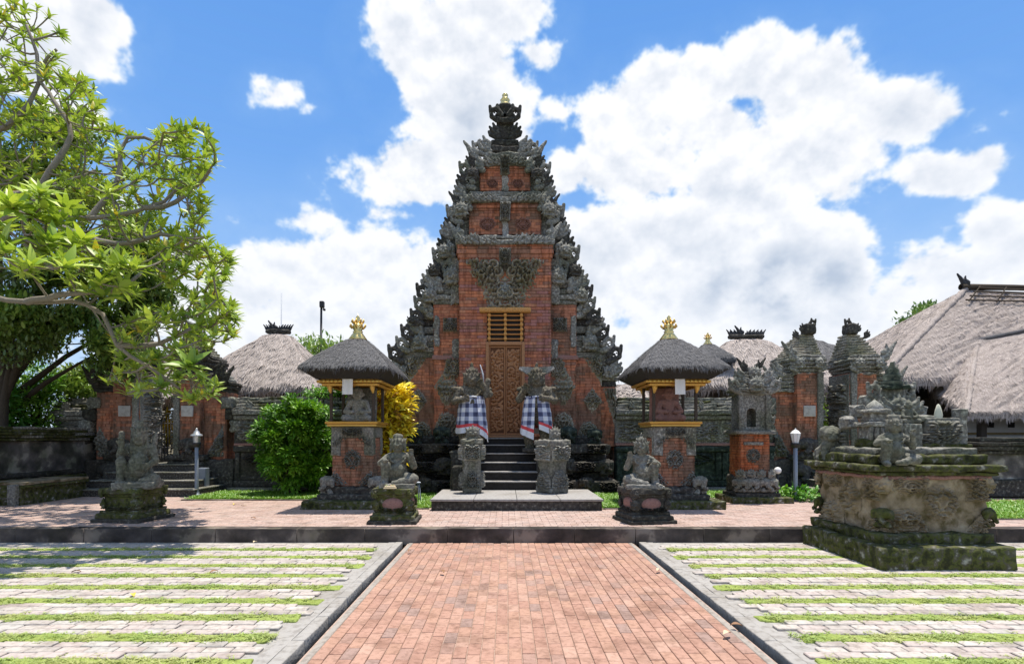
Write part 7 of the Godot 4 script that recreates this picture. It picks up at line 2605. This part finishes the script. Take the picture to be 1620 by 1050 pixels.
func shrub(called: String, label: String, foot: Vector3, balls: Array, n: int, len: float, wid: float, tones: Array, m: Material, single := 0) -> void:
	var t := thing(called, label, "bush", foot)
	var tr: Array[Transform3D] = []
	var tc := PackedColorArray()
	var st := mb()
	var vol := 0.0
	for b in balls:
		vol += b[3] * b[4]
	for b in balls:
		var c := Vector3(b[0], b[1], b[2])
		for k in 7:
			var e := c + Vector3(rng.randfn() * b[3] * 0.5, rng.randf_range(-0.3, 0.7) * b[4], rng.randfn() * b[3] * 0.4)
			st.tube(PackedVector3Array([Vector3(rng.randf_range(-0.1, 0.1), 0, rng.randf_range(-0.1, 0.1)), Vector3(e.x * 0.4, e.y * 0.5, e.z * 0.4), e]), PackedFloat32Array([0.028, 0.02, 0.008]), 6)
		var cnt := int(n * b[3] * b[4] / vol)
		var nb := maxi(8, int(90.0 * b[3] * b[4]))
		var subs := PackedVector3Array()
		var tone: Array = []
		for k in nb:
			var d := Vector3(rng.randfn(), rng.randfn(), rng.randfn()).normalized() * pow(rng.randf(), 0.4)
			d *= 1.28 if rng.randf() < 0.12 else 1.0
			subs.append(c + Vector3(d.x * b[3], d.y * b[4], d.z * b[3] * 0.9))
			tone.append(rng.randi() % tones.size())
		for k in cnt:
			var w := rng.randi() % nb
			var d := Vector3(rng.randfn(), rng.randfn() * 0.8, rng.randfn()).normalized()
			var p := subs[w] + d * (0.09 + 0.9 * len) * pow(rng.randf(), 0.5)
			if p.y < 0.05:
				continue
			var out := (p - Vector3(0, c.y * 0.6, 0)).normalized()
			var up := (d * 0.8 + out * 0.5 + Vector3(rng.randfn(), rng.randfn() * 0.6, rng.randfn()) * 0.4).normalized()
			var sd := up.cross(Vector3(0, 1, 0.15) + Vector3(rng.randfn(), rng.randfn(), rng.randfn()) * 0.35).normalized()
			var s := rng.randf_range(0.6, 1.25)
			tr.append(Transform3D(Basis(sd, up, sd.cross(up)).scaled_local(Vector3(s, s, s)), p))
			var cc: Color = tones[tone[w]]
			tc.append(cc.lerp(tones[rng.randi() % tones.size()], rng.randf() * 0.6))
	part("stems", st.mesh(true), M.darkbark, t)
	var lm := leaf_mesh(len, wid, 0.3)
	var order: Array = range(tr.size())
	order.sort_custom(func(a, b): return tr[a].origin.z > tr[b].origin.z)
	var mats: Array = []
	for c in tones:
		var lmat: StandardMaterial3D = m.duplicate()
		var col: Color = c
		lmat.albedo_color = col.linear_to_srgb()
		mats.append(lmat)
	var tr2: Array[Transform3D] = []
	var tc2 := PackedColorArray()
	for r in order.size():
		var i: int = order[r]
		if r < single:
			part("leaf", lm, mats[rng.randi() % mats.size()], t).transform = tr[i]
		else:
			tr2.append(tr[i])
			tc2.append(tc[i])
	copies("foliage", lm, m, t, tr2, tc2)

func build_bushes() -> void:
	var g := [Color(0.09, 0.24, 0.015), Color(0.14, 0.33, 0.02), Color(0.22, 0.43, 0.035), Color(0.05, 0.15, 0.012)]
	shrub("green_bush", "rounded bright green bush between the left side gate and the left shrine", at(465, 778, 13.9), [[0, 1.1, 0, 0.84, 0.95], [-0.1, 1.6, 0, 0.72, 0.62], [0.3, 1.65, 0, 0.6, 0.6], [0.05, 0.6, 0.1, 0.74, 0.55], [-0.55, 1.45, 0, 0.4, 0.45]], 30000, 0.11, 0.05, g, M.smallleaf)
	shrub("yellow_croton", "yellow and maroon leaved croton bush between the left shrine and the great gate", at(608, 775, 13.2), [[0, 1.45, 0, 0.5, 0.55], [0.2, 1.9, 0, 0.42, 0.45], [-0.2, 2.0, 0, 0.42, 0.5], [0.38, 1.6, 0, 0.36, 0.4], [0, 0.8, 0, 0.4, 0.5]], 5200, 0.16, 0.085, [Color(0.88, 0.72, 0.03), Color(0.92, 0.78, 0.06), Color(0.84, 0.62, 0.03), Color(0.74, 0.68, 0.08), Color(0.30, 0.14, 0.03)], M.croton, 280)
	shrub("garden_plant", "bright green leafy plants behind the retaining wall at far left", Vector3(-12.7, 1.5, -15.3), [[-0.6, 0.6, 0, 0.8, 0.7], [0.3, 0.8, 0.2, 0.5, 0.8], [0.1, 1.5, 0, 0.6, 0.6], [-0.9, 1.6, 0, 0.7, 0.7]], 5500, 0.16, 0.05, [Color(0.08, 0.24, 0.02), Color(0.16, 0.36, 0.03), Color(0.24, 0.42, 0.05)], M.smallleaf)
	shrub("garden_plant", "leafy plants beside the coping at the left edge of the picture", Vector3(-13.6, 1.5, -14.4), [[0.5, 0.6, 0, 0.9, 0.7], [-0.6, 1.0, 0, 1.0, 0.9], [0.4, 1.4, 0, 0.7, 0.6]], 5000, 0.16, 0.05, [Color(0.06, 0.2, 0.02), Color(0.12, 0.3, 0.03)], M.smallleaf)
	shrub("wall_creeper", "green creeper spilling over the wall coping above the green bush", Vector3(-4.55, 2.62, -15.05), [[0, 0.15, 0, 0.5, 0.22], [-0.5, 0.1, 0, 0.4, 0.15], [0.4, 0.2, 0, 0.35, 0.2]], 1600, 0.1, 0.045, g, M.smallleaf)
	shrub("low_weed", "low green weeds at the foot of the right lamp post", Vector3(6.25, TERRACE, -12.6), [[-0.35, 0.1, 0.1, 0.35, 0.14], [0.25, 0.1, 0.1, 0.3, 0.14]], 700, 0.12, 0.05, [Color(0.08, 0.25, 0.02), Color(0.16, 0.36, 0.03)], M.smallleaf)

func build_small_things() -> void:
	# mast and floodlight pole behind the wall
	var a := thing("antenna_mast", "thin grey antenna mast above the left pavilion roof", "antenna")
	var b := mb()
	var p0 := at(443, 640, 24.0)
	b.tube(PackedVector3Array([p0 + Vector3(0, -3.5, 0), at(445, 463, 24.0)]), PackedFloat32Array([0.03, 0.018]), 6)
	part("mast", b.mesh(true), M.metal, a)
	var c := thing("floodlight_pole", "dark pole with a small floodlight head left of the left shrine roof", "light pole")
	var d := mb()
	d.tube(PackedVector3Array([at(506, 700, 26.0) + Vector3(0, -2.0, 0), at(508, 484, 26.0)]), PackedFloat32Array([0.07, 0.05]), 8)
	part("pole", d.mesh(true), M.iron, c)
	var e := mb()
	e.box(at(509, 482, 26.0) + Vector3(0.02, 0, 0.05), Vector3(0.2, 0.3, 0.2), Color.WHITE, 0.03)
	e.box(at(511, 490, 26.0) + Vector3(0.06, 0, 0.05), Vector3(0.1, 0.1, 0.16), Color.WHITE, 0.02)
	part("floodlight", e.mesh(), M.iron, c)
	# odds and ends against the walls
	var u := thing("utility_cabinet", "narrow blue-grey metal cabinet behind the lamp post at the left gate steps", "cabinet", Vector3(-7.53, 0.31, -14.15))
	var ub := mb()
	ub.box(Vector3(0, 0.27, 0), Vector3(0.2, 0.54, 0.16), Color.WHITE, 0.012)
	part("body", ub.mesh(), M.metal, u)
	var ud := mb()
	ud.box(Vector3(0, 0.28, 0.085), Vector3(0.17, 0.47, 0.012), Color(0.9, 0.9, 0.92), 0.003)
	ud.box(Vector3(0.06, 0.28, 0.096), Vector3(0.014, 0.05, 0.014), Color(0.4, 0.4, 0.4), 0.003)
	part("door", ud.mesh(), M.metal, u)
	var st := thing("metal_stool", "small blue-grey metal stool behind the left squatting guardian", "stool", Vector3(-2.05, TERRACE, -12.3), 0.3)
	var sb := mb()
	sb.box(Vector3(0, 0.42, 0), Vector3(0.36, 0.03, 0.28), Color.WHITE, 0.008)
	part("seat", sb.mesh(), M.metal, st)
	for sx in [-1.0, 1.0]:
		for sz in [-1.0, 1.0]:
			var lg := mb()
			lg.tube(PackedVector3Array([Vector3(sx * 0.18, 0, sz * 0.14), Vector3(sx * 0.15, 0.41, sz * 0.11)]), PackedFloat32Array([0.012, 0.012]), 6)
			part("leg", lg.mesh(true), M.metal, st)
	var gl := thing("globe_light", "small white globe light on a short stem right of the niche shrine", "garden light", Vector3(5.85, TERRACE, -12.25))
	var gb := mb()
	var pr := PackedVector2Array()
	for k in 9:
		pr.append(Vector2(0.075 * sin(PI * k / 8.0), 0.68 - 0.075 * cos(PI * k / 8.0)))
	gb.lathe(Vector3.ZERO, pr, 14)
	part("globe", gb.mesh(true), M.white, gl)
	var gs := mb()
	gs.tube(PackedVector3Array([Vector3.ZERO, Vector3(0, 0.61, 0)]), PackedFloat32Array([0.02, 0.018]), 8)
	part("stem", gs.mesh(true), M.iron, gl)
	# fallen leaves
	var spots := [[70, 852, "yellow fallen leaf by the kerb at far left", 0], [338, 905, "small brown fallen leaf on the left paving", 1], [488, 798, "dry leaf near the left shrine slab", 1], [385, 800, "pale fallen leaf on the terrace below the green bush", 2], [370, 798, "curled yellow leaf on the terrace below the lamp post", 0], [400, 820, "brown leaf in the middle of the left terrace", 1], [648, 872, "brown leaf at the head of the left drain", 1], [1042, 902, "pale leaf lying across the right drain", 2], [1050, 772, "dry leaf on the grey slab", 1], [210, 942, "yellowish leaf on the left striped paving", 0], [120, 905, "dark brown leaf in the tree shade", 1], [240, 875, "green fallen leaf near the left kerb", 3], [1165, 990, "scrap of dry leaf on the right drain edge", 1], [1150, 1003, "small dry leaf on the right path edging", 2], [403, 858, "pale curled leaf by the kerb at left", 2], [700, 905, "small brown leaf on the brick path", 1]]
	var tones := [Color(0.55, 0.42, 0.05), Color(0.22, 0.11, 0.05), Color(0.5, 0.42, 0.28), Color(0.2, 0.32, 0.05)]
	for s in spots:
		var on_terrace: bool = s[1] < 834
		if s[1] == 772:
			continue
		var y := TERRACE + 0.012 if on_terrace else 0.03
		var z: float = (EYE - y) * FL / (s[1] - 692.0)
		var lf := mb()
		var prev: Array = []
		for i in 7:
			var f := i / 6.0
			var w := 0.024 * sin(PI * clampf(f * 0.95 + 0.03, 0, 1))
			var cc := Vector3(0, 0.018 * sin(PI * f), 0.10 * (f - 0.5))
			var row := [cc + Vector3(-w, 0.008, 0), cc, cc + Vector3(w, 0.01, 0)]
			if prev.size():
				lf.q(prev[0], row[0], row[1], prev[1], Color.WHITE)
				lf.q(prev[1], row[1], row[2], prev[2], Color.WHITE)
			prev = row
		var lm := plain(tones[s[3]], 0.7)
		var o := part("fallen_leaf", lf.mesh(true), lm, self, Vector3((s[0] - 801.0) * z / FL, y, -z), Vector3(rng.randf_range(-0.1, 0.1), rng.randf() * TAU, rng.randf_range(-0.15, 0.15)))
		tag(o, s[2], "leaf", "fallen leaves on the paving")
